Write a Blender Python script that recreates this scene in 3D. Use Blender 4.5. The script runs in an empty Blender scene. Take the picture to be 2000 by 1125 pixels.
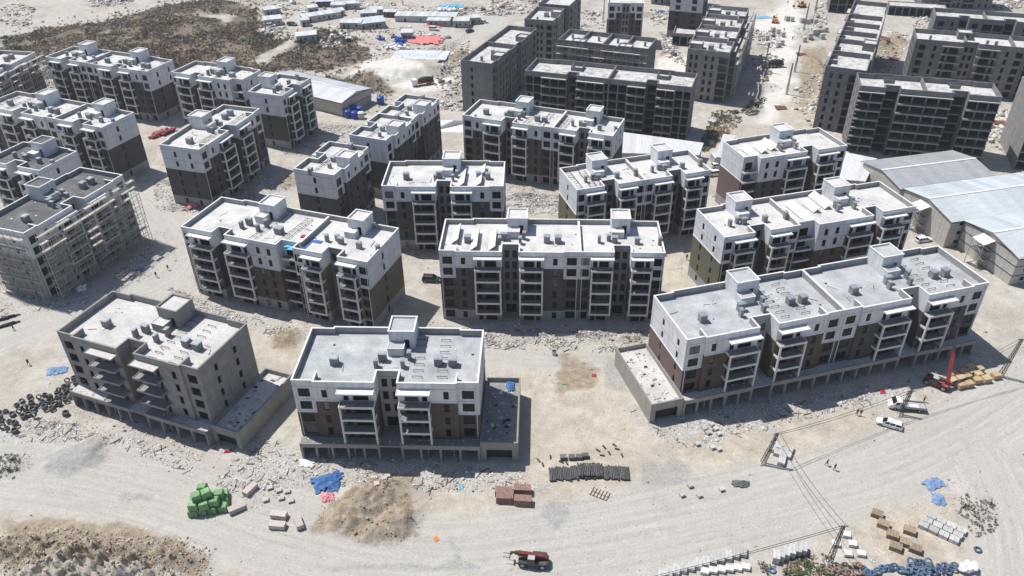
import bpy, bmesh, math, random
import numpy as np
from mathutils import Vector, Matrix
random.seed(7)
rng = np.random.default_rng(7)
R = math.radians
scene = bpy.context.scene
COL = scene.collection

# ---------------------------------------------------------------- camera
CAM_H, PITCH, ROLL, FPX = 111.82, R(34.395), R(-0.647), 1550.4
_fw = Vector((0, math.cos(PITCH), -math.sin(PITCH)))
_r0 = Vector((1, 0, 0)); _u0 = _r0.cross(_fw)
_r = math.cos(ROLL) * _r0 + math.sin(ROLL) * _u0
_u = -math.sin(ROLL) * _r0 + math.cos(ROLL) * _u0
cam_d = bpy.data.cameras.new('camera'); cam = bpy.data.objects.new('camera', cam_d); COL.objects.link(cam)
m = Matrix((( _r.x, _u.x, -_fw.x, 0), (_r.y, _u.y, -_fw.y, 0), (_r.z, _u.z, -_fw.z, CAM_H), (0, 0, 0, 1)))
cam.matrix_world = m
cam_d.sensor_width = 36; cam_d.lens = 36 * FPX / 2000; cam_d.clip_start = 1; cam_d.clip_end = 9000
scene.camera = cam

# ---------------------------------------------------------------- sky, sun, exposure
SUN = Vector((-0.47, 0.28, 1.0)).normalized()
world = bpy.data.worlds.new('World'); scene.world = world; world.use_nodes = True
wn = world.node_tree.nodes; wl = world.node_tree.links
sky = wn.new('ShaderNodeTexSky'); sky.sky_type = 'NISHITA'; sky.sun_disc = False
sky.sun_elevation = math.asin(SUN.z); sky.sun_rotation = math.atan2(SUN.x, SUN.y)
sky.air_density = 1.0; sky.dust_density = 0.9; sky.ozone_density = 1.0; sky.altitude = 400
wl.new(sky.outputs[0], wn['Background'].inputs[0]); wn['Background'].inputs[1].default_value = 0.085
sun_d = bpy.data.lights.new('sun', 'SUN'); sun_d.energy = 4.4; sun_d.angle = R(0.53); sun_d.color = (1.0, 0.965, 0.91)
sun = bpy.data.objects.new('sun', sun_d); COL.objects.link(sun)
sun.rotation_euler = SUN.to_track_quat('Z', 'Y').to_euler()
scene.view_settings.view_transform = 'Standard'; scene.view_settings.look = 'None'
scene.view_settings.exposure = 0.27; scene.view_settings.gamma = 1.0
scene.cycles.use_denoising = True
scene.cycles.max_bounces = 6; scene.cycles.diffuse_bounces = 3; scene.cycles.glossy_bounces = 3; scene.cycles.transmission_bounces = 2

# ---------------------------------------------------------------- placing helper: where a sight line meets level z
def at(u, v, z=0.0):
    d = _fw * FPX + _r * (u - 1000) - _u * (v - 562.5)
    t = (z - CAM_H) / d.z
    return (t * d.x, t * d.y)

# ---------------------------------------------------------------- materials
MAT = {}
def ramp_mat(name, c1, c2, scale=2.0, rough=0.85, bump=0.0, c3=None, fine=0.0, metal=0.0, stretch=None, spec=0.3, rand=0.0, stain=0.0, detail=6.0):
    """noise between two (three) base colours, optional fine grain, streak stretch, per-object variation"""
    mt = bpy.data.materials.new(name); mt.use_nodes = True
    nt = mt.node_tree; N = nt.nodes; L = nt.links
    b = N['Principled BSDF']
    tc = N.new('ShaderNodeTexCoord')
    src = tc.outputs['Object']
    if stretch:
        mp = N.new('ShaderNodeMapping'); mp.inputs['Scale'].default_value = stretch; L.new(src, mp.inputs[0]); s2 = mp.outputs[0]
    else: s2 = src
    if rand:
        oi = N.new('ShaderNodeObjectInfo'); ad = N.new('ShaderNodeVectorMath'); ad.operation = 'ADD'
        mu = N.new('ShaderNodeVectorMath'); mu.operation = 'SCALE'; mu.inputs[3].default_value = 37.0
        cb = N.new('ShaderNodeCombineXYZ'); L.new(oi.outputs['Random'], cb.inputs[0]); L.new(oi.outputs['Random'], cb.inputs[1])
        L.new(cb.outputs[0], mu.inputs[0]); L.new(s2, ad.inputs[0]); L.new(mu.outputs[0], ad.inputs[1]); s2 = ad.outputs[0]
    n = N.new('ShaderNodeTexNoise'); n.inputs['Scale'].default_value = scale; n.inputs['Detail'].default_value = detail; n.inputs['Roughness'].default_value = 0.62
    L.new(s2, n.inputs[0])
    r = N.new('ShaderNodeValToRGB'); L.new(n.outputs[0], r.inputs[0])
    e = r.color_ramp.elements; e[0].position = 0.33; e[0].color = (*c1, 1); e[1].position = 0.67; e[1].color = (*c2, 1)
    if c3: x = e.new(0.5); x.color = (*c3, 1)
    out = r.outputs[0]
    if fine:
        n2 = N.new('ShaderNodeTexNoise'); n2.inputs['Scale'].default_value = scale * 9; n2.inputs['Detail'].default_value = 4; L.new(s2, n2.inputs[0])
        mr = N.new('ShaderNodeMapRange'); mr.inputs[1].default_value = 0.3; mr.inputs[2].default_value = 0.7; mr.inputs[3].default_value = 1 - fine; mr.inputs[4].default_value = 1 + fine
        L.new(n2.outputs[0], mr.inputs[0])
        mx = N.new('ShaderNodeVectorMath'); mx.operation = 'SCALE'; L.new(out, mx.inputs[0]); L.new(mr.outputs[0], mx.inputs[3]); out = mx.outputs[0]
    if stain:
        mp2 = N.new('ShaderNodeMapping'); mp2.inputs['Scale'].default_value = (1.3, 1.3, 0.12); L.new(src, mp2.inputs[0])
        n3 = N.new('ShaderNodeTexNoise'); n3.inputs['Scale'].default_value = 1.0; n3.inputs['Detail'].default_value = 5; L.new(mp2.outputs[0], n3.inputs[0])
        mr = N.new('ShaderNodeMapRange'); mr.inputs[1].default_value = 0.45; mr.inputs[2].default_value = 0.75; mr.inputs[3].default_value = 1; mr.inputs[4].default_value = 1 - stain
        L.new(n3.outputs[0], mr.inputs[0])
        mx = N.new('ShaderNodeVectorMath'); mx.operation = 'SCALE'; L.new(out, mx.inputs[0]); L.new(mr.outputs[0], mx.inputs[3]); out = mx.outputs[0]
    if rand:
        mr = N.new('ShaderNodeMapRange'); mr.inputs[3].default_value = 1 - rand; mr.inputs[4].default_value = 1 + rand; L.new(oi.outputs['Random'], mr.inputs[0])
        mx = N.new('ShaderNodeVectorMath'); mx.operation = 'SCALE'; L.new(out, mx.inputs[0]); L.new(mr.outputs[0], mx.inputs[3]); out = mx.outputs[0]
    L.new(out, b.inputs['Base Color'])
    b.inputs['Roughness'].default_value = rough; b.inputs['Metallic'].default_value = metal
    b.inputs['Specular IOR Level'].default_value = spec
    if bump:
        bp = N.new('ShaderNodeBump'); bp.inputs['Strength'].default_value = bump; bp.inputs['Distance'].default_value = 0.05
        L.new(n.outputs[0], bp.inputs['Height']); L.new(bp.outputs[0], b.inputs['Normal'])
    MAT[name] = mt
    return mt
def g3(v, k=1.0): return tuple(x * k for x in v)
def flat(name, c, var=0.06, **kw): return ramp_mat(name, g3(c, 1 - var), g3(c, 1 + var), **kw)

ramp_mat('white', (0.58, 0.595, 0.62), (0.68, 0.69, 0.71), scale=0.35, rough=0.9, fine=0.05, stain=0.24)
ramp_mat('coping', (0.62, 0.62, 0.62), (0.74, 0.74, 0.74), scale=0.8, rough=0.9)
ramp_mat('plinth', (0.27, 0.27, 0.275), (0.33, 0.33, 0.33), scale=0.6, rough=0.9, fine=0.04, stain=0.12)
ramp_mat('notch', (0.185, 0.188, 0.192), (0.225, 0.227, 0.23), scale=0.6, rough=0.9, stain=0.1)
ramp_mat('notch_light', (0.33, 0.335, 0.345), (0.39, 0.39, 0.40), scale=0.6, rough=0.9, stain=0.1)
ramp_mat('charcoal', (0.060, 0.060, 0.058), (0.086, 0.085, 0.081), scale=0.5, rough=0.85, fine=0.05)
ramp_mat('brown', (0.085, 0.062, 0.053), (0.122, 0.092, 0.078), scale=0.5, rough=0.85, fine=0.05)
ramp_mat('redbrown', (0.145, 0.103, 0.090), (0.175, 0.125, 0.108), scale=0.7, rough=0.85, fine=0.05)
ramp_mat('olive', (0.125, 0.118, 0.082), (0.155, 0.145, 0.102), scale=0.7, rough=0.85, fine=0.05)
ramp_mat('greenblack', (0.060, 0.066, 0.050), (0.078, 0.084, 0.064), scale=0.7, rough=0.85, fine=0.05)
ramp_mat('frame_white', (0.58, 0.575, 0.56), (0.67, 0.665, 0.65), scale=1.0, rough=0.85, stain=0.08)
ramp_mat('balcony_floor', (0.17, 0.17, 0.172), (0.24, 0.24, 0.24), scale=1.0, rough=0.95, fine=0.1)
ramp_mat('conc', (0.225, 0.222, 0.215), (0.30, 0.297, 0.288), scale=0.45, rough=0.95, fine=0.06, stain=0.16, bump=0.1, c3=(0.265, 0.262, 0.255))
ramp_mat('conc_dark', (0.155, 0.158, 0.163), (0.225, 0.228, 0.232), scale=0.45, rough=0.95, fine=0.06, stain=0.18)
ramp_mat('block', (0.30, 0.275, 0.25), (0.36, 0.335, 0.305), scale=0.6, rough=0.95, fine=0.08, stain=0.15)
ramp_mat('roof_screed', (0.29, 0.305, 0.32), (0.48, 0.492, 0.505), scale=0.22, rough=0.9, fine=0.09, c3=(0.385, 0.397, 0.41), bump=0.05, detail=9)
ramp_mat('roof_pale', (0.43, 0.425, 0.415), (0.63, 0.62, 0.605), scale=0.25, rough=0.92, fine=0.08, c3=(0.55, 0.543, 0.53), detail=9)
ramp_mat('roof_warm', (0.42, 0.405, 0.39), (0.58, 0.565, 0.545), scale=0.2, rough=0.95, fine=0.10, c3=(0.52, 0.505, 0.485), bump=0.05)
ramp_mat('roof_rough', (0.30, 0.30, 0.295), (0.62, 0.61, 0.59), scale=0.55, rough=0.95, fine=0.22, c3=(0.5, 0.49, 0.475), bump=0.2)
ramp_mat('roof_bitumen', (0.085, 0.087, 0.092), (0.17, 0.17, 0.17), scale=0.25, rough=0.7, fine=0.1, c3=(0.10, 0.102, 0.107))
ramp_mat('chimney', (0.205, 0.205, 0.205), (0.29, 0.288, 0.285), scale=1.2, rough=0.92, fine=0.08, rand=0.14)
ramp_mat('zinc', (0.30, 0.34, 0.38), (0.42, 0.46, 0.50), scale=1.5, rough=0.45, metal=0.35, rand=0.1)
flat('joint', (0.09, 0.09, 0.095))
flat('steel', (0.065, 0.065, 0.065), rough=0.6, scale=4)
flat('galv', (0.33, 0.33, 0.33), rough=0.5, scale=4, metal=0.3)
ramp_mat('scaff', (0.34, 0.33, 0.31), (0.50, 0.48, 0.45), scale=3, rough=0.7)
ramp_mat('plank', (0.36, 0.33, 0.28), (0.52, 0.49, 0.43), scale=2, rough=0.9, rand=0.15)
ramp_mat('frame_dark', (0.022, 0.023, 0.025), (0.032, 0.033, 0.035), scale=3, rough=0.5)
ramp_mat('glass', (0.008, 0.009, 0.011), (0.016, 0.018, 0.021), scale=0.8, rough=0.10, spec=0.14, rand=0.5)
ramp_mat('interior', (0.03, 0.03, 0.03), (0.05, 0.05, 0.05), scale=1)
ramp_mat('solar', (0.70, 0.70, 0.71), (0.80, 0.80, 0.80), scale=1.0, rough=0.35, rand=0.05, spec=0.5)
ramp_mat('pvc_white', (0.6, 0.6, 0.6), (0.7, 0.7, 0.7), scale=3, rough=0.6)
ramp_mat('shed_roof_grey', (0.34, 0.355, 0.375), (0.42, 0.435, 0.455), scale=0.5, rough=0.5, fine=0.03, metal=0.1, stretch=(3, 0.25, 1), rand=0.08)
ramp_mat('shed_roof', (0.56, 0.57, 0.59), (0.66, 0.67, 0.69), scale=0.5, rough=0.55, fine=0.03, metal=0.1, stretch=(3, 0.25, 1), rand=0.09)
ramp_mat('shed_roof_blue', (0.49, 0.53, 0.555), (0.58, 0.62, 0.645), scale=0.5, rough=0.5, fine=0.03, metal=0.1, stretch=(3, 0.25, 1), rand=0.10)
ramp_mat('shed_wall', (0.42, 0.405, 0.37), (0.50, 0.485, 0.45), scale=0.8, rough=0.8, stain=0.1)
ramp_mat('cabin_wall', (0.36, 0.36, 0.355), (0.50, 0.495, 0.48), scale=0.8, rough=0.8, stain=0.25, rand=0.2)
ramp_mat('cabin_roof', (0.44, 0.47, 0.50), (0.62, 0.64, 0.66), scale=0.6, rough=0.6, fine=0.08, rand=0.15)
flat('blue_trim', (0.06, 0.07, 0.16))
ramp_mat('tarp_blue', (0.025, 0.08, 0.24), (0.07, 0.17, 0.40), scale=1.5, rough=0.6)
ramp_mat('tarp_lightblue', (0.10, 0.36, 0.58), (0.18, 0.48, 0.68), scale=1.5, rough=0.6)
ramp_mat('red_paint', (0.36, 0.03, 0.04), (0.46, 0.05, 0.055), scale=2, rough=0.5)

ramp_mat('glass_blind', (0.07, 0.075, 0.08), (0.20, 0.20, 0.20), scale=0.5, rough=0.4, spec=0.2, rand=0.4)
flat('conc_joint', (0.12, 0.12, 0.12))

ramp_mat('tarp_faded', (0.10, 0.19, 0.36), (0.24, 0.34, 0.50), scale=1.5, rough=0.7)
ramp_mat('bag_crimson', (0.22, 0.035, 0.055), (0.40, 0.10, 0.13), scale=1.5, rough=0.7, rand=0.35)
# ---------------------------------------------------------------- mesh collecting
class MB:
    def __init__(s): s.v = []; s.f = []; s.m = []; s.mats = []
    def mi(s, k):
        if k not in s.mats: s.mats.append(k)
        return s.mats.index(k)
    def quad(s, pts, k):
        b = len(s.v); s.v += [tuple(p) for p in pts]; s.f.append(tuple(range(b, b + len(pts)))); s.m.append(s.mi(k))
    def box(s, x0, x1, y0, y1, z0, z1, k, top=None, bottom=True):
        b = len(s.v); i = s.mi(k); j = s.mi(top) if top else i
        s.v += [(x0, y0, z0), (x1, y0, z0), (x1, y1, z0), (x0, y1, z0), (x0, y0, z1), (x1, y0, z1), (x1, y1, z1), (x0, y1, z1)]
        s.f += [(b, b+1, b+5, b+4), (b+1, b+2, b+6, b+5), (b+2, b+3, b+7, b+6), (b+3, b, b+4, b+7), (b+4, b+5, b+6, b+7)]
        s.m += [i, i, i, i, j]
        if bottom: s.f.append((b+3, b+2, b+1, b)); s.m.append(i)
    def hexa(s, p, k):
        b = len(s.v); i = s.mi(k); s.v += [tuple(q) for q in p]
        s.f += [(b, b+1, b+5, b+4), (b+1, b+2, b+6, b+5), (b+2, b+3, b+7, b+6), (b+3, b, b+4, b+7), (b+4, b+5, b+6, b+7), (b+3, b+2, b+1, b)]
        s.m += [i] * 6
    def bar(s, p, q, w, k, w2=None):
        p = Vector(p); q = Vector(q); d = (q - p)
        if d.length < 1e-6: return
        d.normalize(); a = d.cross(Vector((0, 0, 1)))
        if a.length < 1e-3: a = Vector((1, 0, 0))
        a.normalize(); c = d.cross(a); a *= w / 2; c *= (w2 or w) / 2
        s.hexa([p - a - c, p + a - c, q + a - c, q - a - c, p - a + c, p + a + c, q + a + c, q - a + c], k)
    def tube(s, p, q, r, k, n=8, r2=None, caps=True):
        p = Vector(p); q = Vector(q); d = (q - p).normalized(); a = d.cross(Vector((0, 0, 1)))
        if a.length < 1e-3: a = Vector((1, 0, 0))
        a.normalize(); c = d.cross(a); b = len(s.v); i = s.mi(k); r2 = r if r2 is None else r2
        for rr, o in ((r, p), (r2, q)):
            for t in range(n):
                an = 2 * math.pi * t / n; s.v.append(tuple(o + a * (rr * math.cos(an)) + c * (rr * math.sin(an))))
        for t in range(n):
            u = (t + 1) % n; s.f.append((b + t, b + u, b + n + u, b + n + t)); s.m.append(i)
        if caps: s.f += [tuple(range(b, b + n)), tuple(range(b + n, b + 2 * n))]; s.m += [i, i]
    def prism(s, poly, z0, z1, k, top=None):
        n = len(poly); b = len(s.v); i = s.mi(k)
        s.v += [(x, y, z0) for x, y in poly] + [(x, y, z1) for x, y in poly]
        for t in range(n):
            u = (t + 1) % n; s.f.append((b + t, b + u, b + n + u, b + n + t)); s.m.append(i)
        s.f.append(tuple(range(b + n, b + 2 * n))); s.m.append(s.mi(top) if top else i)
        s.f.append(tuple(range(b + n - 1, b - 1, -1))); s.m.append(i)
    def loft(s, rings, k, cap=True, close=True):
        n = len(rings[0]); b = len(s.v); i = s.mi(k)
        for rg in rings: s.v += [tuple(p) for p in rg]
        for a in range(len(rings) - 1):
            for t in range(n if close else n - 1):
                u = (t + 1) % n; s.f.append((b + a*n + t, b + a*n + u, b + (a+1)*n + u, b + (a+1)*n + t)); s.m.append(i)
        if cap: s.f += [tuple(range(b, b + n)), tuple(range(b + (len(rings)-1)*n, b + len(rings)*n))]; s.m += [i, i]
    def mesh(s, name):
        me = bpy.data.meshes.new(name); me.from_pydata(s.v, [], s.f)
        for k in s.mats: me.materials.append(MAT[k])
        if s.m: me.polygons.foreach_set('material_index', s.m)
        me.update(); return me
def obj(name, data, parent=None, loc=None, rot=None):
    if isinstance(data, MB): data = data.mesh(name)
    o = bpy.data.objects.new(name, data); COL.objects.link(o)
    if parent is not None: o.parent = parent
    if loc is not None: o.location = loc
    if rot is not None: o.rotation_euler = rot if not isinstance(rot, (int, float)) else (0, 0, rot)
    return o
def tag(o, label, cat, group=None, kind=None):
    o['label'] = label; o['category'] = cat
    if group: o['group'] = group
    if kind: o['kind'] = kind
    return o
def thing(name, label, cat, loc, rz=0.0, group=None):
    o = bpy.data.objects.new(name, None); COL.objects.link(o); o.location = loc; o.rotation_euler = (0, 0, rz); o.empty_display_size = 0.5
    return tag(o, label, cat, group)
def copy_tree(o, parent=None):
    c = o.copy(); COL.objects.link(c); c.parent = parent
    for ch in list(o.children): copy_tree(ch, c)
    return c
_cache = {}
def cached(key, fn):
    if key not in _cache: _cache[key] = fn()
    return _cache[key]

# ---------------------------------------------------------------- numpy value noise for the terrain
def _hash(ix, iy, s):
    h = (ix * 374761393 + iy * 668265263 + s * 974711) & 0x7fffffff
    h = ((h ^ (h >> 13)) * 1274126177) & 0x7fffffff
    return ((h ^ (h >> 16)) & 0xffff) / 65535.0
def vnoise(x, y, s=0):
    ix = np.floor(x).astype(np.int64); iy = np.floor(y).astype(np.int64); fx = x - ix; fy = y - iy
    fx = fx * fx * (3 - 2 * fx); fy = fy * fy * (3 - 2 * fy)
    a = _hash(ix, iy, s); b = _hash(ix + 1, iy, s); c = _hash(ix, iy + 1, s); d = _hash(ix + 1, iy + 1, s)
    return (a * (1 - fx) + b * fx) * (1 - fy) + (c * (1 - fx) + d * fx) * fy
def fbm(x, y, s=0, o=4):
    v = 0; a = 0.5; t = 0
    for i in range(o): v = v + a * vnoise(x * 2 ** i, y * 2 ** i, s + i * 17); t += a; a *= 0.5
    return v / t
def inpoly(x, y, poly):
    ins = np.zeros(np.shape(x), bool); n = len(poly)
    for i in range(n):
        x0, y0 = poly[i]; x1, y1 = poly[(i + 1) % n]
        if y0 == y1: continue
        c = ((y0 > y) != (y1 > y)) & (x < (x1 - x0) * (y - y0) / (y1 - y0) + x0); ins ^= c
    return ins
def segdist(x, y, pts):
    best = np.full(np.shape(x), 1e9); along = np.zeros(np.shape(x)); acc = 0
    for (x0, y0), (x1, y1) in zip(pts[:-1], pts[1:]):
        dx, dy = x1 - x0, y1 - y0; l = math.hypot(dx, dy)
        t = np.clip(((x - x0) * dx + (y - y0) * dy) / (l * l), 0, 1)
        d = np.hypot(x - x0 - t * dx, y - y0 - t * dy); k = d < best
        best = np.where(k, d, best); along = np.where(k, acc + t * l, along); acc += l
    return best, along
def G(*pts): return [at(u, v) for u, v in pts]

# mounds: (u, v, radius x, radius y, height, roughness)
MOUNDS = [(170, 1135, 20, 9, 4.6, 1.3), (60, 1085, 12, 6, 2.6, 1.4), (300, 1100, 9, 5.5, 2.2, 1.3), (150, 1075, 8, 4, 2.2, 1.4), (240, 1085, 6, 4, 1.8, 1.4), (725, 975, 6, 5.5, 2.5, 1.2), (690, 1005, 6, 4.5, 1.5, 1.2), (775, 1015, 4.5, 5.5, 1.8, 1.2), (735, 1042, 3.4, 2.5, 1.3, 1.3),
          (180, 875, 3.6, 5.2, 1.3, .3), (140, 895, 5, 4, .7, .3), (558, 660, 4.2, 4, 1.0, .6), (790, 140, 20, 11, 3.6, .12), (745, 150, 12, 9, 2.4, .12), (1410, 235, 7, 15, 1.0, .5), (1570, 70, 9, 8, 2.6, .8),
          (1590, 130, 5, 16, 2.5, .8), (1745, 75, 5, 14, 2.4, .8), (1715, 85, 8, 8, 2.5, .8), (1490, 170, 7, 5, 1.5, .9), (1080, 345, 7, 4, 1.0, 1), (985, 370, 5, 3, .8, 1), (1020, 375, 5, 4, .9, 1),
          (880, 185, 7, 5, 1.3, .9), (905, 110, 9, 5, 2.4, .9), (590, 250, 10, 6, 1.0, .5), (1900, 980, 4, 6, .5, 1), (1150, 655, 8, 1.6, .9, 1), (1230, 660, 5, 1.8, 1.0, 1), (20, 910, 4, 3.5, .9, .9), (1480, 95, 8, 5, 1.6, .7),
          (1880, 262, 10, 9, .8, 1), (1250, 30, 9, 5, 2, .7), (560, 365, 6, 3, .5, .6)]
SCRUB = [G((0, 72), (60, 64), (110, 52), (190, 42), (300, 22), (370, 6), (440, 4), (510, 20), (505, 45), (512, 62), (548, 78), (575, 88), (640, 62), (668, 70), (690, 78), (708, 92), (720, 118), (688, 132), (640, 140), (590, 138), (520, 150), (500, 170), (430, 190), (345, 190), (300, 185), (220, 170), (130, 165), (90, 150), (60, 112), (0, 96)),
         G((640, 145), (720, 150), (770, 172), (760, 190), (735, 190), (650, 165))]
BARE = [G((500, 112), (566, 84), (580, 92), (520, 128), (500, 126)), G((380, 22), (460, 35), (445, 52), (400, 40)), G((185, 62), (225, 58), (215, 68), (190, 70))]
ROAD = [G((-60, 905), (150, 930), (330, 965), (520, 1030), (700, 1072), (880, 1085), (1080, 1060), (1300, 1020), (1500, 975), (1700, 925), (1880, 850), (2060, 740)),
        G((1880, 850), (1960, 1000), (1985, 1200)), G((-50, 690), (120, 620), (300, 560), (360, 500), (300, 420), (250, 380)), G((520, 640), (400, 520)), G((560, 380), (480, 400), (430, 430)),
        G((1530, -10), (1545, 60), (1540, 120), (1520, 190), (1480, 230), (1395, 240)), G((950, 690), (1100, 705), (1230, 700)), G((-20, 75), (110, 42), (125, 15), (135, -5)), G((110, 42), (260, 22), (420, -2)),
        G((780, 40), (900, 75), (960, 50), (1000, 20), (1180, 45), (1330, 55), (1500, 55)), G((680, 80), (600, 100)), G((560, 60), (585, 30))]
def smooth(pts, n=6):
    out = []; P = [pts[0]] + list(pts) + [pts[-1]]
    for i in range(1, len(P) - 2):
        for k in range(n):
            t = k/n; q = []
            for c in (0, 1): a, b, c_, d = P[i-1][c], P[i][c], P[i+1][c], P[i+2][c]; q.append(.5*(2*b + (c_-a)*t + (2*a - 5*b + 4*c_ - d)*t*t + (3*b - a - 3*c_ + d)*t**3))
            out.append(tuple(q))
    return out + [pts[-1]]
ROAD = [smooth(p) if len(p) > 2 else p for p in ROAD]
TAN = [G((940, 660), (1250, 640), (1200, 720), (1230, 800), (1290, 860), (1500, 840), (1700, 800), (1640, 880), (1450, 920), (1200, 960), (1040, 990), (1000, 850), (1015, 740)),
       G((640, 950), (800, 910), (1040, 950), (1040, 1030), (900, 1060), (700, 1050), (620, 1000)), G((0, 1000), (130, 1000), (330, 1020), (430, 1125), (0, 1130)), G((440, 610), (600, 640), (575, 720), (480, 700)),
       G((1490, 200), (1640, 100), (1620, 250), (1450, 260), (1390, 330), (1370, 250)), G((1120, 380), (1350, 420), (1345, 540), (1300, 560), (1290, 450)), G((540, 235), (680, 240), (640, 300), (560, 310)), G((1840, 1000), (1700, 960), (1640, 1060), (1900, 1130))]
GREY = [G((90, 890), (200, 850), (215, 905), (120, 935), (80, 925)), G((1245, 900), (1350, 895), (1340, 950), (1250, 945)), G((1062, 975), (1120, 985), (1115, 1020), (1070, 1055), (1058, 1010)), G((240, 960), (300, 965), (290, 985), (235, 975)),
        G((860, 990), (880, 1095), (620, 1110), (500, 1098), (500, 1104), (640, 1120), (900, 1110), (960, 1105), (900, 1090)), G((1180, 690), (1245, 700), (1240, 770), (1180, 760)), G((1480, 170), (1530, 180), (1500, 240), (1450, 220))]
RUB_D = [G((0, 575), (200, 560), (300, 470), (300, 540), (180, 590), (0, 620)), G((860, 640), (1260, 645), (1250, 690), (870, 680)), G((480, 850), (600, 880), (1060, 930), (1040, 960), (600, 960), (470, 1000), (420, 940)), G((1230, 800), (1290, 830), (1500, 780), (1780, 740), (1780, 768), (1500, 838), (1320, 878)),
         G((0, 800), (160, 830), (400, 890), (380, 930), (200, 860), (0, 870)), G((330, 560), (430, 600), (560, 640), (560, 660), (330, 610)), G((420, 375), (560, 330), (575, 365), (440, 425)), G((545, 240), (700, 245), (650, 312), (550, 300)), G((960, 380), (1110, 380), (1090, 420), (980, 420)), G((300, 350), (430, 360), (420, 420), (300, 410))]
SOIL = [G((0, 1015), (90, 1010), (200, 1018), (320, 1040), (400, 1085), (430, 1125), (0, 1140)), G((640, 985), (690, 955), (730, 935), (800, 925), (815, 960), (800, 1010), (830, 1050), (780, 1065), (700, 1055), (640, 1045), (600, 1055)), G((525, 640), (590, 645), (585, 680), (530, 680)), G((430, 375), (490, 360), (500, 385), (440, 400)), G((545, 350), (585, 340), (580, 368), (545, 372)), G((1090, 690), (1180, 720), (1160, 760), (1080, 770)), G((1280, 640), (1320, 600), (1340, 560), (1300, 600)), G((1560, 95), (1620, 90), (1600, 180), (1560, 230)), G((1700, 70), (1780, 80), (1740, 140), (1690, 140)), G((880, 90), (930, 105), (910, 140), (870, 130)), G((1290, 330), (1340, 300), (1330, 330))]
SAND = [G((680, 148), (722, 118), (760, 118), (800, 132), (850, 148), (900, 152), (880, 172), (800, 175), (740, 165)), G((1470, 45), (1540, 0), (1560, 0), (1560, 60), (1530, 230), (1490, 240), (1500, 120)), G((1800, 205), (1985, 215), (1960, 245), (1900, 235)), G((1290, 110), (1340, 110), (1340, 150), (1290, 135))]
def mound_h(x, y):
    h = np.zeros(np.shape(x))
    for u, v, rx, ry, hh, ro in MOUNDS:
        cx, cy = at(u, v)
        k = (np.abs(x - cx) < rx * 1.9) & (np.abs(y - cy) < ry * 1.9)
        if not k.any(): continue
        xx = x[k]; yy = y[k]
        wob = 1 + 0.35 * (fbm(xx / rx * 2.2 + 7, yy / ry * 2.2, 5, 3) - .5) * 2
        d = np.hypot((xx - cx) / rx, (yy - cy) / ry) / wob
        b = np.clip(1 - d, 0, 1); b = np.minimum(b * 1.5, 1) ** 1.3 if ro > .2 else np.minimum(b * 3, 1)
        b = b * (1 + ro * 0.9 * (fbm(xx * .9, yy * .9, 9, 4) - .5)) + (0.5 * (b > .08) * ro * (np.abs(fbm(xx * .55 + yy * .2, yy * .35, 19, 4) - .5) - .12) * b / max(hh, .8))
        h[k] = np.maximum(h[k], hh * b)
    return h
def terrain(x, y):
    x = np.asarray(x, float); y = np.asarray(y, float)
    h = 0.4 * (fbm(x * .045, y * .045, 1, 3) - .5) + 0.16 * (fbm(x * .5, y * .5, 2, 4) - .5)
    h = h + mound_h(x, y)
    far = np.clip((y - 270) / 120, 0, 1) * np.clip((-x - 20) / 60, 0, 1)
    h = h + far * 5.0 * (fbm(x * .02 + 3, y * .025, 12, 3) - .35)
    return h
def gz(x, y): return float(terrain(np.array([x]), np.array([y]))[0])
def ground_at(u, v, dz=0.0):
    x, y = at(u, v); return (x, y, gz(x, y) + dz)

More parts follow.
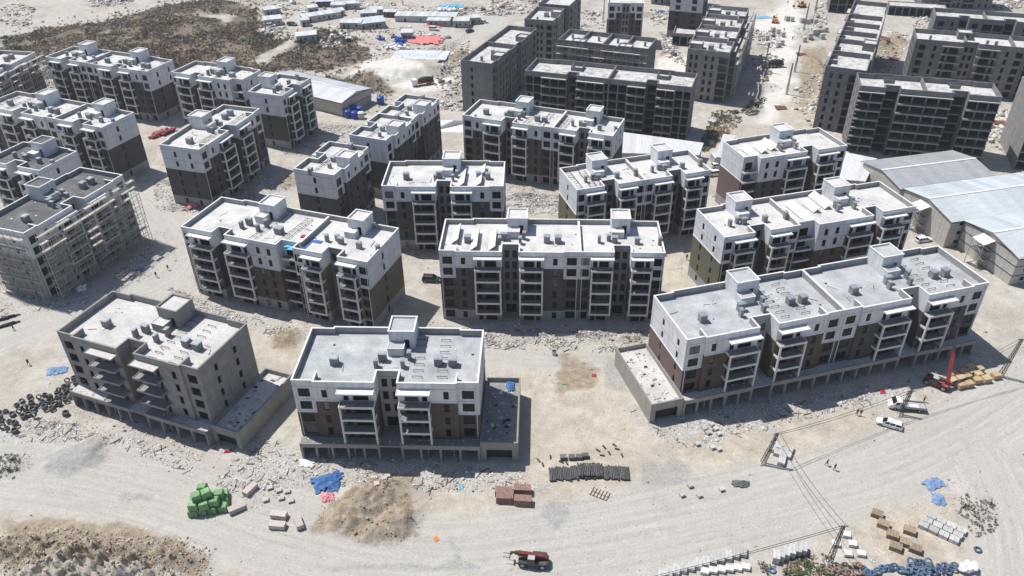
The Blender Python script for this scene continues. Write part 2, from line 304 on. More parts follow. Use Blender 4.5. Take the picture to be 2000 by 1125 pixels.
def make_ground():
    def axis(lo, hi, segs, out):
        a = [-o for o in reversed(out)] if lo < 0 else []
        return a
    xs = np.concatenate([[-4000, -2000, -1000, -600, -420], np.arange(-320, -140, 1.4), np.arange(-140, -92, .6), np.arange(-92, 92, .36), np.arange(92, 140, .6), np.arange(140, 320, 1.4), [420, 600, 1000, 2000, 4000]])
    ys = np.concatenate([[-4000, -1500, -500, -100, 20], np.arange(66, 128, .33), np.arange(128, 175, .5), np.arange(175, 260, .8), np.arange(260, 480, 1.4), [560, 700, 1000, 2000, 5000]])
    X, Y = np.meshgrid(xs, ys)
    Z = terrain(X, Y)
    edge = (np.abs(X) > 330) | (Y > 500) | (Y < 40)
    Z = np.where(edge, 0, Z)
    scr = np.zeros(X.shape); tan = np.zeros(X.shape); gr = np.zeros(X.shape); rd = np.zeros(X.shape); rub = np.zeros(X.shape); soil = np.zeros(X.shape); sand = np.zeros(X.shape)
    wx = X + 5 * (fbm(X * .12, Y * .12, 31, 3) - .5) * 2; wy = Y + 5 * (fbm(X * .12, Y * .12, 47, 3) - .5) * 2
    for p in SCRUB: scr[inpoly(wx, wy, p)] = 1
    for p in BARE: scr[inpoly(wx, wy, p)] = 0.15
    for p in SAND: sand[inpoly(wx, wy, p)] = 1
    for p in TAN: tan[inpoly(wx, wy, p)] = 1
    wx2 = X + 1.6 * (fbm(X * .4, Y * .4, 31, 3) - .5) * 2; wy2 = Y + 1.6 * (fbm(X * .4, Y * .4, 47, 3) - .5) * 2
    for p in SOIL: soil[inpoly(wx2, wy2, p)] = 1
    for p in GREY: gr[inpoly(wx2, wy2, p)] = 1
    for p in RUB_D: rub[inpoly(wx, wy, p)] = 1
    al = np.zeros(X.shape); ac = np.full(X.shape, 50.0)
    for i, p in enumerate(ROAD):
        w = [8.5, 6, 5, 3, 3, 5, 4, 3.5, 3, 5, 2.5, 2.5][i]
        d, a = segdist(X, Y, p); k = d < ac; ac = np.where(k, d, ac); al = np.where(k, a, al)
        rd = np.maximum(rd, np.clip((w + 2 - d) / 3.5, 0, 1))
    # wheel tracks: pairs of lines wandering along the roads and lanes
    trm = np.zeros(X.shape); tr_rng = np.random.default_rng(21)
    lanes = [(0, 16, 7.5), (1, 5, 4), (2, 7, 4), (3, 3, 2), (4, 3, 2.5), (6, 4, 4), (5, 5, 4)]; extra = [G((1230, 700), (1150, 800), (1200, 900), (1320, 1000)), G((1040, 860), (1130, 840), (1300, 900), (1500, 960)), G((870, 700), (960, 680), (1080, 660), (1260, 650)), G((500, 720), (560, 680), (640, 600)), G((700, 1060), (760, 1000), (860, 960), (960, 1000), (1080, 1050)), G((1650, 880), (1800, 800), (1950, 690)), G((1500, 900), (1650, 860), (1760, 840)), G((20, 760), (150, 680), (330, 590), (420, 540)), G((820, 500), (845, 580), (830, 640)), G((1320, 600), (1340, 520), (1320, 450))]
    curves = []
    for i, nt_, spread in lanes:
        for _ in range(nt_):
            p = np.array(ROAD[i]); d = np.gradient(p, axis=0); d /= np.linalg.norm(d, axis=1, keepdims=True) + 1e-9; o0, o1, ph = tr_rng.uniform(-spread, spread), tr_rng.uniform(-1.5, 1.5), tr_rng.uniform(0, 6); nrm = np.stack([-d[:, 1], d[:, 0]], -1)
            curves.append(p + nrm*(o0 + o1*np.sin(np.linspace(0, 5, len(p)) + ph))[:, None])
    curves += [np.array(smooth(p, 8)) for p in extra for _ in (0,)] + [np.array(smooth([(x + 1.2, y + .8) for x, y in p], 8)) for p in extra]
    for c in curves:
        seg = np.linalg.norm(np.diff(c, axis=0), axis=1); s_ = np.concatenate([[0], np.cumsum(seg)]); t = np.arange(0, s_[-1], .22); px = np.interp(t, s_, c[:, 0]); py = np.interp(t, s_, c[:, 1]); dx, dy = np.gradient(px), np.gradient(py); l = np.hypot(dx, dy) + 1e-9
        st_ = tr_rng.uniform(.35, 1); brk = vnoise(t*.06 + tr_rng.uniform(0, 99), t*0, 3)
        for sd in (-.95, .95):
            qx, qy = px - dy/l*sd, py + dx/l*sd; ix = np.searchsorted(xs, qx); iy = np.searchsorted(ys, qy); ok = (ix > 6) & (ix < len(xs) - 6) & (iy > 6) & (iy < len(ys) - 6) & (qy < 255)
            for ox in (-1, 0, 1):
                for oy in (-1, 0, 1):
                    jx, jy = ix[ok] + ox, iy[ok] + oy; w = np.exp(-((xs[jx] - qx[ok])**2 + (ys[jy] - qy[ok])**2)/.075)*st_*np.clip((brk[ok] - .25)*2.2, 0, 1); np.maximum.at(trm, (jy, jx), w)
    Z = Z - .045*np.where(edge, 0, trm)
    # ruts in the road are shallow real relief
    rut = rd * 0.02 * np.sin(ac * 2.9 + 2 * fbm(al * .05, ac * .3, 3, 2) * 3)
    Z = Z + np.where(edge, 0, rut)
    def blur(a, n=2):
        for _ in range(n): a = (a + np.roll(a, 1, 0) + np.roll(a, -1, 0) + np.roll(a, 1, 1) + np.roll(a, -1, 1)) / 5
        return a
    scr, tan, gr, rub, soil, sand = blur(scr, 12), blur(tan, 10), blur(gr, 4), blur(rub, 4), blur(soil, 9), blur(sand, 3)
    ny, nx = X.shape
    V = np.stack([X, Y, Z], -1).reshape(-1, 3)
    idx = np.arange(nx * ny).reshape(ny, nx)
    F = np.stack([idx[:-1, :-1], idx[:-1, 1:], idx[1:, 1:], idx[1:, :-1]], -1).reshape(-1, 4)
    me = bpy.data.meshes.new('ground')
    me.vertices.add(len(V)); me.vertices.foreach_set('co', V.ravel()); me.loops.add(F.size); me.loops.foreach_set('vertex_index', F.ravel())
    me.polygons.add(len(F)); me.polygons.foreach_set('loop_start', np.arange(0, F.size, 4)); me.polygons.foreach_set('loop_total', np.full(len(F), 4))
    me.update(calc_edges=True); me.polygons.foreach_set('use_smooth', np.ones(len(F), bool))
    ca = me.color_attributes.new('region', 'FLOAT_COLOR', 'POINT'); ca.data.foreach_set('color', np.stack([scr, tan, gr, rd], -1).astype(np.float32).ravel())
    cb = me.color_attributes.new('track', 'FLOAT_COLOR', 'POINT'); cb.data.foreach_set('color', np.stack([ac, al, rub, np.ones(X.shape)], -1).astype(np.float32).ravel())
    cc_ = me.color_attributes.new('soil', 'FLOAT_COLOR', 'POINT'); cc_.data.foreach_set('color', np.stack([soil, sand, mound_h(X, Y)*0 + trm, np.ones(X.shape)], -1).astype(np.float32).ravel())
    me.materials.append(ground_mat())
    o = obj('ground', me); o['kind'] = 'structure'; return o

def ground_mat():
    mt = bpy.data.materials.new('ground'); mt.use_nodes = True; nt = mt.node_tree; N = nt.nodes; L = nt.links; b = N['Principled BSDF']
    tc = N.new('ShaderNodeTexCoord'); P = tc.outputs['Object']
    reg = N.new('ShaderNodeAttribute'); reg.attribute_name = 'region'; trk = N.new('ShaderNodeAttribute'); trk.attribute_name = 'track'; soa = N.new('ShaderNodeAttribute'); soa.attribute_name = 'soil'; so = N.new('ShaderNodeSeparateColor'); L.new(soa.outputs['Color'], so.inputs[0])
    sr = N.new('ShaderNodeSeparateColor'); L.new(reg.outputs['Color'], sr.inputs[0]); st = N.new('ShaderNodeSeparateColor'); L.new(trk.outputs['Color'], st.inputs[0])
    def noise(scale, detail=6, rough=.65, vec=P):
        n = N.new('ShaderNodeTexNoise'); n.inputs['Scale'].default_value = scale; n.inputs['Detail'].default_value = detail; n.inputs['Roughness'].default_value = rough; L.new(vec, n.inputs[0]); return n.outputs[0]
    def ramp(f, *stops):
        r = N.new('ShaderNodeValToRGB'); L.new(f, r.inputs[0]); e = r.color_ramp.elements
        e[0].position = stops[0][0]; e[0].color = (*stops[0][1], 1); e[1].position = stops[-1][0]; e[1].color = (*stops[-1][1], 1)
        for p, c in stops[1:-1]: x = e.new(p); x.color = (*c, 1)
        return r.outputs[0]
    def mix(f, a, c, blend='MIX'):
        m = N.new('ShaderNodeMix'); m.data_type = 'RGBA'; m.blend_type = blend
        if isinstance(f, (int, float)): m.inputs[0].default_value = f
        else: L.new(f, m.inputs[0])
        L.new(a, m.inputs[6]); L.new(c, m.inputs[7]); return m.outputs[2]
    def mrange(f, a, c, lo=0.0, hi=1.0):
        m = N.new('ShaderNodeMapRange'); m.inputs[1].default_value = a; m.inputs[2].default_value = c; m.inputs[3].default_value = lo; m.inputs[4].default_value = hi; L.new(f, m.inputs[0]); return m.outputs[0]
    def mul(a, c):
        m = N.new('ShaderNodeMath'); m.operation = 'MULTIPLY'; L.new(a, m.inputs[0])
        if isinstance(c, (int, float)): m.inputs[1].default_value = c
        else: L.new(c, m.inputs[1])
        return m.outputs[0]
    big = noise(.05, 5); mid = noise(.35, 8, .72); fine = noise(2.2, 8, .75); grit = noise(6.0, 3, .8); patch = noise(.11, 5, .6)
    base = ramp(mid, (.26, (.30, .272, .235)), (.42, (.435, .402, .355)), (.58, (.505, .473, .425)), (.76, (.60, .575, .535)))
    tanc = ramp(mid, (.25, (.30, .25, .19)), (.42, (.455, .40, .325)), (.6, (.545, .492, .412)), (.8, (.635, .595, .53)))
    col = mix(mul(sr.outputs[1], mrange(big, .3, .6, .45, 1)), base, tanc)
    # brown earth patches
    col = mix(mrange(noise(.085, 9, .72), .455, .66, 0, .85), col, ramp(fine, (.3, (.25, .21, .165)), (.7, (.41, .36, .295))))
    col = mix(mrange(noise(.17, 8, .72), .56, .70, 0, .6), col, ramp(fine, (.3, (.36, .355, .345)), (.7, (.52, .51, .49))))
    # rubble patches speckled with pale plaster and grey concrete dust
    rubc = ramp(fine, (.30, (.22, .21, .20)), (.46, (.38, .365, .34)), (.58, (.53, .515, .49)), (.72, (.72, .71, .69)))
    col = mix(mul(st.outputs[2], mrange(mid, .38, .58, .1, .9)), col, rubc)
    # hauling roads: fine pale dust with broken streaks along the wheels
    cb = N.new('ShaderNodeCombineXYZ'); L.new(mul(st.outputs[0], 1.1), cb.inputs[0]); L.new(mul(st.outputs[1], .06), cb.inputs[1])
    streak = noise(1.0, 7, .75, cb.outputs[0])
    cb2 = N.new('ShaderNodeCombineXYZ'); L.new(mul(st.outputs[0], 5.0), cb2.inputs[0]); L.new(mul(st.outputs[1], .55), cb2.inputs[1]); tread = noise(1.0, 4, .7, cb2.outputs[0])
    roadc = ramp(streak, (.26, (.345, .322, .285)), (.42, (.435, .415, .38)), (.56, (.48, .463, .43)), (.75, (.56, .547, .52)))
    roadc = mix(mul(mrange(tread, .56, .68), mrange(patch, .5, .62, 0, .55)), roadc, ramp(fine, (.3, (.27, .255, .23)), (.7, (.36, .34, .31))))
    col = mix(mul(reg.outputs['Alpha'], mrange(mid, .3, .55, .55, .95)), col, roadc)
    # grey gravel
    gsum = N.new('ShaderNodeMath'); gsum.operation = 'ADD'; L.new(sr.outputs[2], gsum.inputs[0]); L.new(mrange(noise(.7, 8, .75), .2, .8, -.7, .7), gsum.inputs[1])
    col = mix(mrange(gsum.outputs[0], .45, 1.2, 0, .8), col, ramp(fine, (.3, (.21, .212, .215)), (.7, (.37, .37, .37))))
    # wheel tracks press the dust into a slightly darker line
    col = mix(mul(so.outputs[2], mrange(tread, .3, .65, .25, .75)), col, ramp(fine, (.3, (.30, .28, .25)), (.7, (.42, .40, .37))))
    # turned brown soil of the spoil heaps, white sand
    soilc = ramp(noise(.8, 8, .75), (.28, (.155, .118, .08)), (.45, (.27, .215, .155)), (.6, (.35, .29, .215)), (.76, (.46, .41, .33)))
    ss = N.new('ShaderNodeMath'); ss.operation = 'ADD'; L.new(so.outputs[0], ss.inputs[0]); L.new(mrange(noise(.45, 8, .72), .25, .75, -.6, .6), ss.inputs[1])
    col = mix(mrange(ss.outputs[0], .35, .95, 0, .95), col, soilc)
    col = mix(mul(so.outputs[1], mrange(mid, .25, .5, .5, .95)), col, ramp(mid, (.3, (.60, .57, .52)), (.7, (.70, .68, .64))))
    # pebbles and scraps
    for sc, lo, thr in ((1.7, .47, .17), (3.6, .42, .2)):
        vo = N.new('ShaderNodeTexVoronoi'); vo.inputs['Scale'].default_value = sc; L.new(P, vo.inputs['Vector']); sv = N.new('ShaderNodeSeparateColor'); L.new(vo.outputs['Color'], sv.inputs[0])
        th = N.new('ShaderNodeMath'); th.operation = 'LESS_THAN'; L.new(vo.outputs['Distance'], th.inputs[0]); L.new(mrange(sv.outputs[0], .2, 1, 0, thr*1.7), th.inputs[1])
        col = mix(mul(mul(th.outputs[0], mrange(noise(.23, 5, .7), lo, lo + .14)), .85), col, ramp(sv.outputs[1], (0, (.11, .10, .09)), (.35, (.28, .26, .235)), (.6, (.45, .43, .40)), (1, (.72, .71, .69))))
    # dry scrub soil
    scr = ramp(noise(.12, 9, .72), (.30, (.115, .108, .082)), (.46, (.155, .13, .10)), (.58, (.205, .16, .118)), (.68, (.26, .205, .145)), (.80, (.40, .35, .29)))
    sb = N.new('ShaderNodeMath'); sb.operation = 'ADD'; L.new(sr.outputs[0], sb.inputs[0]); L.new(mrange(noise(.13, 8, .7), .25, .75, -.55, .55), sb.inputs[1])
    col = mix(mrange(sb.outputs[0], .3, .8), col, scr)
    # grit
    gm = N.new('ShaderNodeVectorMath'); gm.operation = 'SCALE'; L.new(col, gm.inputs[0]); L.new(mrange(grit, .3, .7, .86, 1.12), gm.inputs[3])
    gm2 = N.new('ShaderNodeVectorMath'); gm2.operation = 'SCALE'; L.new(gm.outputs[0], gm2.inputs[0]); L.new(mrange(fine, .3, .7, .88, 1.1), gm2.inputs[3])
    L.new(gm2.outputs[0], b.inputs['Base Color']); b.inputs['Roughness'].default_value = .97; b.inputs['Specular IOR Level'].default_value = .15
    bp = N.new('ShaderNodeBump'); bp.inputs['Strength'].default_value = .55; bp.inputs['Distance'].default_value = .18; L.new(fine, bp.inputs['Height'])
    bp2 = N.new('ShaderNodeBump'); bp2.inputs['Strength'].default_value = .4; bp2.inputs['Distance'].default_value = .5; L.new(mid, bp2.inputs['Height']); L.new(bp2.outputs[0], bp.inputs['Normal'])
    L.new(bp.outputs[0], b.inputs['Normal'])
    return mt
make_ground()
# ---------------------------------------------------------------- apartment blocks
PART = {'white': 'upper_wall', 'plinth': 'ground_floor_wall', 'conc': 'concrete_wall', 'conc_dark': 'concrete_wall'}
def inset(poly, d):
    n = len(poly); out = []
    for i in range(n):
        a = Vector(poly[i - 1]); b = Vector(poly[i]); c = Vector(poly[(i + 1) % n])
        e1 = (b - a).normalized(); e2 = (c - b).normalized()
        n1 = Vector((-e1.y, e1.x)); n2 = Vector((-e2.y, e2.x))
        if abs(e1.cross(e2)) < 1e-4: out.append(tuple(b + n1 * d))
        else: out.append(tuple(b + n1 * d + n2 * d))
    return out
def window_mesh(w, h, far):
    def mk():
        f = MB(); t = 0.07
        for x0, x1, z0, z1 in ((-w/2, w/2, -h/2, -h/2+t), (-w/2, w/2, h/2-t, h/2), (-w/2, -w/2+t, -h/2+t, h/2-t), (w/2-t, w/2, -h/2+t, h/2-t)): f.box(x0, x1, -.03, .05, z0, z1, 'frame_dark')
        if w > 1.3: f.box(-.035, .035, -.028, .05, -h/2+t, h/2-t, 'frame_dark')
        if h > 2.0: f.box(-w/2+t, w/2-t, -.026, .05, -h/2+.75, -h/2+.81, 'frame_dark')
        p = f if far else MB()
        p.quad([(-w/2, .02, -h/2), (w/2, .02, -h/2), (w/2, .02, h/2), (-w/2, .02, h/2)], 'glass')
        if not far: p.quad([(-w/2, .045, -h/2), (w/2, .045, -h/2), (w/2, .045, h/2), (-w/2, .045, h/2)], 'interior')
        if far: return (f.mesh('window'), None, None)
        q = MB(); q.quad([(-w/2, .02, -h/2), (w/2, .02, -h/2), (w/2, .02, h/2), (-w/2, .02, h/2)], 'glass_blind')
        return (f.mesh('window'), p.mesh('pane'), q.mesh('pane'))
    return cached(('win', round(w, 2), round(h, 2), far), mk)
def pieces(m):
    """split collected faces into runs of wall that touch each other"""
    par = list(range(len(m.f)))
    def find(i):
        while par[i] != i: par[i] = par[par[i]]; i = par[i]
        return i
    seen = {}
    for i, f in enumerate(m.f):
        for q in f:
            x, y, _ = m.v[q]; k = (round(x, 1), round(y, 1))
            if k in seen: par[find(i)] = find(seen[k])
            else: seen[k] = i
    out = {}
    for i, f in enumerate(m.f):
        n = out.setdefault(find(i), MB()); n.quad([m.v[q] for q in f], m.mats[m.m[i]])
    return list(out.values())
class Wall:
    """collects wall faces by material, leaving real openings, and remembers where windows go"""
    def __init__(s): s.mb = {}; s.wins = []
    def g(s, k):
        if k not in s.mb: s.mb[k] = MB()
        return s.mb[k]
    def add(s, p0, p1, bands, ops, depth=.2, win=True):
        p0 = Vector(p0); p1 = Vector(p1); d = p1 - p0; ln = d.length
        if ln < 1e-4: return
        d /= ln; inn = Vector((-d.y, d.x))
        ops = [o for o in ops if o[0] > .02 and o[1] < ln - .02]
        us = sorted({0.0, ln, *[round(o[0], 4) for o in ops], *[round(o[1], 4) for o in ops]})
        def P(u, z, dp=0.0): q = p0 + d * u + inn * dp; return (q.x, q.y, z)
        for z0, z1, k in bands:
            zs = sorted({z0, z1, *[z for o in ops for z in (o[2], o[3]) if z0 < z < z1]})
            m = s.g(k)
            for a, b in zip(zs[:-1], zs[1:]):
                zc = (a + b) / 2; run = None
                for u0, u1 in zip(us[:-1], us[1:]):
                    uc = (u0 + u1) / 2
                    hole = any(o[0] < uc < o[1] and o[2] < zc < o[3] for o in ops)
                    if hole:
                        if run is not None: m.quad([P(run, a), P(u0, a), P(u0, b), P(run, b)], k); run = None
                    elif run is None: run = u0
                if run is not None: m.quad([P(run, a), P(ln, a), P(ln, b), P(run, b)], k)
        for o in ops:
            u0, u1, z0, z1 = o[:4]; zc = (z0 + z1) / 2
            k = next((b[2] for b in bands if b[0] <= zc <= b[1]), bands[-1][2]); m = s.g(k)
            for a, b in (((u0, z0), (u1, z0)), ((u1, z0), (u1, z1)), ((u1, z1), (u0, z1)), ((u0, z1), (u0, z0))):
                m.quad([P(*a), P(*b), P(*b, depth), P(*a, depth)], k)
            if win:
                q = p0 + d * ((u0 + u1) / 2) + inn * (depth - .07)
                s.wins.append(((q.x, q.y, zc), math.atan2(d.y, d.x), u1 - u0, z1 - z0))
def seg_ops(kind, w, zs, fh, nf, conc, rnd):
    ops = []
    for k in range(nf):
        z = zs[k]; sill = z + .85; head = min(z + fh - .42, sill + 1.72)
        if kind == 'bay': ww = min(2.2, w * .82); ops.append((w/2 - ww/2, w/2 + ww/2, z + .6, z + min(2.58, fh - .36)))
        elif kind == 'strip': ops.append((w*.42 - .5, w*.42 + .5, z + .72, head))
        elif kind == 'rstrip': ops.append((w*.58 - .5, w*.58 + .5, z + .72, head))
        elif kind == 'twin':
            for c in (.3, .68): ops.append((w*c - .5, w*c + .5, z + .72, head))
        elif kind == 'notch':
            if k == 0 and not conc: ops.append((w*.18, w*.82, z + .05, z + 2.4))
            else:
                for c in (.27, .73): ops.append((w*c - min(.55, w*.14), w*c + min(.55, w*.14), z + .6, head))
        elif kind == 'balc':
            ops.append((w*.12, w*.12 + .95, z + .08, z + 2.3)); ops.append((w*.38, w*.80, z + .08, z + 2.3))
        elif kind == 'balcr':
            ops.append((w*.88 - .95, w*.88, z + .08, z + 2.3)); ops.append((w*.20, w*.62, z + .08, z + 2.3))
        elif kind == 'rbalc': ops.append((w*.2, w*.75, z + .08, z + 2.3))
        elif kind == 'open':
            n = max(1, round(w / 3.4)); c = w / n
            for i in range(n): ops.append((i*c + .22, (i+1)*c - .22, z + .02, z + fh - .34))
        elif kind == 'half':   # lower floors already walled up
            n = max(1, round(w / 3.4)); c = w / n
            for i in range(n):
                if k < nf - 2 - (i % 2): ops.append((i*c + c/2 - .55, i*c + c/2 + .55, z + .75, head))
                else: ops.append((i*c + .16, (i+1)*c - .16, z + .02, z + fh - .34))
        elif kind == 'stair': ops.append((w/2 - .5, w/2 + .5, z + 1.2, z + 2.3))
    return ops
def balcony_mesh(w, pr, conc, th=.32):
    def mk():
        k = 'conc' if conc else 'frame_white'; m = MB()
        m.box(0, w, -pr, 0, -th, 0, k, top='conc' if conc else 'balcony_floor')
        m.box(0, w, -pr, -pr + .14, .003, .16, k); m.box(0, .14, -pr + .14, -.0, .003, .16, k); m.box(w - .14, w, -pr + .14, 0, .003, .16, k)
        return m.mesh('balcony')
    return cached(('balc', round(w, 2), pr, conc), mk)
def rail_mesh(w, pr):
    def mk():
        m = MB(); n = max(4, int(w / .55))
        m.box(.04, w - .04, -pr + .05, -pr + .09, 1.02, 1.07, 'steel'); m.box(.04, .08, -pr + .1, 0, 1.02, 1.07, 'steel'); m.box(w - .08, w - .04, -pr + .1, 0, 1.02, 1.07, 'steel')
        for i in range(n + 1): x = .05 + (w - .14) * i / n; m.box(x, x + .03, -pr + .055, -pr + .085, .16, 1.02, 'steel', bottom=False)
        return m.mesh('railing')
    return cached(('rail', round(w, 2), pr), mk)
def canopy_mesh(w, pr, conc):
    def mk():
        k = 'conc' if conc else 'coping'; m = MB()
        m.box(0, w, -pr, 0, -.16, 0, k, top='roof_warm' if conc else 'coping'); m.box(0, w, -pr, -pr + .12, .003, .13, k); m.box(0, .12, -pr + .12, 0, .003, .13, k); m.box(w - .12, w, -pr + .12, 0, .003, .13, k)
        return m.mesh('canopy')
    return cached(('canopy', round(w, 2), pr, conc), mk)
def chimney(parent, x, y, z, w, d, h, cap=True, mat='chimney'):
    def mk():
        m = MB(); m.box(-w/2, w/2, -d/2, d/2, 0, h, mat); return m.mesh('chimney')
    def mkc():
        m = MB(); m.box(-w/2 - .09, w/2 + .09, -d/2 - .09, d/2 + .09, 0, .1, 'zinc'); m.box(-w/2 + .1, w/2 - .1, -d/2 + .1, d/2 - .1, .1, .16, 'zinc'); return m.mesh('cap')
    o = obj('chimney', cached(('chim', w, d, h, mat), mk), parent, (x, y, z))
    if cap: obj('cap', cached(('cap', w, d), mkc), o, (0, 0, h))
def tower(parent, x0, x1, y0, y1, z, h, wm, roofm, ground=None, door=True):
    W = Wall(); hh = z + h; zb = ground if ground is not None else z
    dx = (x0 + x1) / 2
    W.add((x0, y0), (x1, y0), [(z, hh, wm)], [((x1-x0)*.58, (x1-x0)*.58 + 1.0, z + .1, z + 2.2)] if door else [], .2, True)
    W.add((x1, y0), (x1, y1), [(zb if zb == z else z, hh, wm)], [], .2); W.add((x0, y1), (x0, y0), [(z, hh, wm)], [], .2)
    W.add((x1, y1), (x0, y1), [(zb, hh, wm)], [], .2)
    m = W.g(wm); m.quad([(x0, y0, hh - .28), (x1, y0, hh - .28), (x1, y1, hh - .28), (x0, y1, hh - .28)], roofm)
    t = obj('stair_tower', m, parent)
    r = MB(); b = .2; o = .1
    r.box(x0 - o, x1 + o, y0 - o, y0 + b, hh - .06, hh + .1, 'coping' if wm == 'white' else wm); r.box(x0 - o, x1 + o, y1 - b, y1 + o, hh - .06, hh + .1, 'coping' if wm == 'white' else wm)
    r.box(x0 - o, x0 + b, y0 + b, y1 - b, hh - .06, hh + .1, 'coping' if wm == 'white' else wm); r.box(x1 - b, x1 + o, y0 + b, y1 - b, hh - .06, hh + .1, 'coping' if wm == 'white' else wm)
    for (ax, bx, ay, by) in ((x0, x1, y0, y0 + b), (x0, x1, y1 - b, y1), (x0, x0 + b, y0 + b, y1 - b), (x1 - b, x1, y0 + b, y1 - b)): r.box(ax + .002, bx - .002, ay + .002, by - .002, hh - .3, hh - .062, wm)
    obj('rim', r, t)
    for loc, ang, w, hgt in W.wins:
        obj('door', window_mesh(w, hgt, True)[0], t, loc, ang)
def hoop(parent, x, y, z, w=1.9, h=.36, rz=0.0):
    def mk():
        m = MB(); t = .085; m.box(-w/2, -w/2 + t, -t/2, t/2, 0, h, 'steel'); m.box(w/2 - t, w/2, -t/2, t/2, 0, h, 'steel'); m.box(-w/2, w/2, -t/2 - .002, t/2 + .002, h, h + t, 'steel'); return m.mesh('roof_bracket')
    obj('roof_bracket', cached(('hoop', w, h), mk), parent, (x, y, z), rz)
def rack(parent, x0, y0, x1, y1, z, w=1.3, n=7, white=False):
    """ladder-like steel rack lying on the roof"""
    m = MB(); d = Vector((x1 - x0, y1 - y0)); l = d.length; k = 'steel' if not white else 'galv'
    for s in (-w/2, w/2): m.box(0, l, s - .04, s + .04, .3, .38, k)
    for i in range(n + 1):
        x = l * i / n; m.box(x - .035, x + .035, -w/2 - .03, w/2 + .03, .382, .44, k)
        if i % 2 == 0:
            for s in (-w/2, w/2): m.box(x - .04, x + .04, s - .038, s + .038, 0, .3, k)
    obj('pipe_rack', m, parent, (x0, y0, z), math.atan2(d.y, d.x))
def solar_row(parent, x, y, z, n, rz=0.0, pw=1.2, pl=2.0, tilt=38):
    """n panels side by side along local +y, leaning so that their high edge is on +x"""
    def mk():
        m = MB(); m.box(0, pl, .02, pw - .02, 0, .07, 'solar'); m.box(-.02, pl + .02, 0, .02, -.01, .08, 'galv'); return m.mesh('solar_panel')
    pm = cached(('solar', pw, pl), mk)
    f = MB(); t = R(tilt); cx, sz = math.cos(t) * pl, math.sin(t) * pl
    for i in range(n + 1):
        yy = i * pw * .999
        f.bar((0, yy, .1), (cx, yy, .1), .06, 'galv'); f.bar((cx - .05, yy, .1), (cx - .05, yy, sz), .06, 'galv')
    f.box(-.03, .05, 0, n * pw, .03, .1, 'galv'); f.box(cx - .08, cx, 0, n * pw, .03, .1, 'galv')
    a = obj('solar_array', f, parent, (x, y, z), rz)
    for i in range(n): obj('solar_panel', pm, a, (0, i * pw, .22), (0, -t, 0))
def equip_A(p, x0, w, W, z, wm, rm, mirror=False, hoops=False, big=True, ch='chimney', hpar=1.3, bd=0.0, th=2.7):
    """roof furniture of a wide module"""
    X = (lambda u: x0 + w * (1 - u)) if mirror else (lambda u: x0 + w * u)
    a, b = sorted((X(.475), X(.62))); tower(p, a, b, W - 4.9 - bd, W - .02 - bd, z, hpar + th, wm, rm)
    a, b = sorted((X(.475), X(.565))); m = MB(); m.box(a, b, W - 7.2 - bd, W - 4.92 - bd, z, z + 1.75, wm, top=rm); t_ = obj('lift_box', m, p)
    r = MB(); r.box(a - .06, b + .06, W - 7.27 - bd, W - 7.1 - bd, z + 1.72, z + 1.86, 'coping'); r.box(a - .06, a + .1, W - 7.1 - bd, W - 4.93 - bd, z + 1.72, z + 1.86, 'coping'); r.box(b - .1, b + .06, W - 7.1 - bd, W - 4.93 - bd, z + 1.72, z + 1.86, 'coping'); obj('rim', r, t_)
    for u, v, cw, cd, chh in ((.452, .47, 1.5, .9, 1.75), (.424, .355, .62, 1.0, 1.75), (.60, .50, .62, 1.0, 1.85), (.572, .36, .62, 1.0, 1.7)): chimney(p, X(u), W * v, z, cw, cd, chh, mat=ch)
    if big:
        for u, v in ((.19, .40), (.765, .42), (.845, .41)): chimney(p, X(u), W * v, z, 1.45, 1.35, 1.6, mat=ch)
    if hoops:
        for u, n0 in ((.665, 8), (.80, 8)):
            for i in range(n0): hoop(p, X(u - .015 * i / n0), W * (.06 + .9 * i / n0), z, rz=random.uniform(-.05, .05))
def equip_B(p, x0, w, W, z, wm, rm, mirror=False, hpar=1.3, ch='chimney', th=2.7):
    X = (lambda u: x0 + w * (1 - u)) if mirror else (lambda u: x0 + w * u)
    a, b = sorted((X(.40), X(.63))); tower(p, a, b, W - 4.6, W - .02, z, hpar + th, wm, rm)
    a, b = sorted((X(.40), X(.55))); m = MB(); m.box(a, b, W - 6.6, W - 4.62, z, z + 1.6, wm, top='coping'); obj('lift_box', m, p)
    for u, v, cw, cd, chh in ((.36, .48, .9, .8, 1.5), (.43, .43, 1.2, .9, 1.5), (.24, .42, .65, .9, 1.7), (.70, .40, 1.1, .9, 1.5), (.97, .38, .7, .9, 1.9)): chimney(p, X(u), W * v, z, cw, cd, chh, mat=ch)

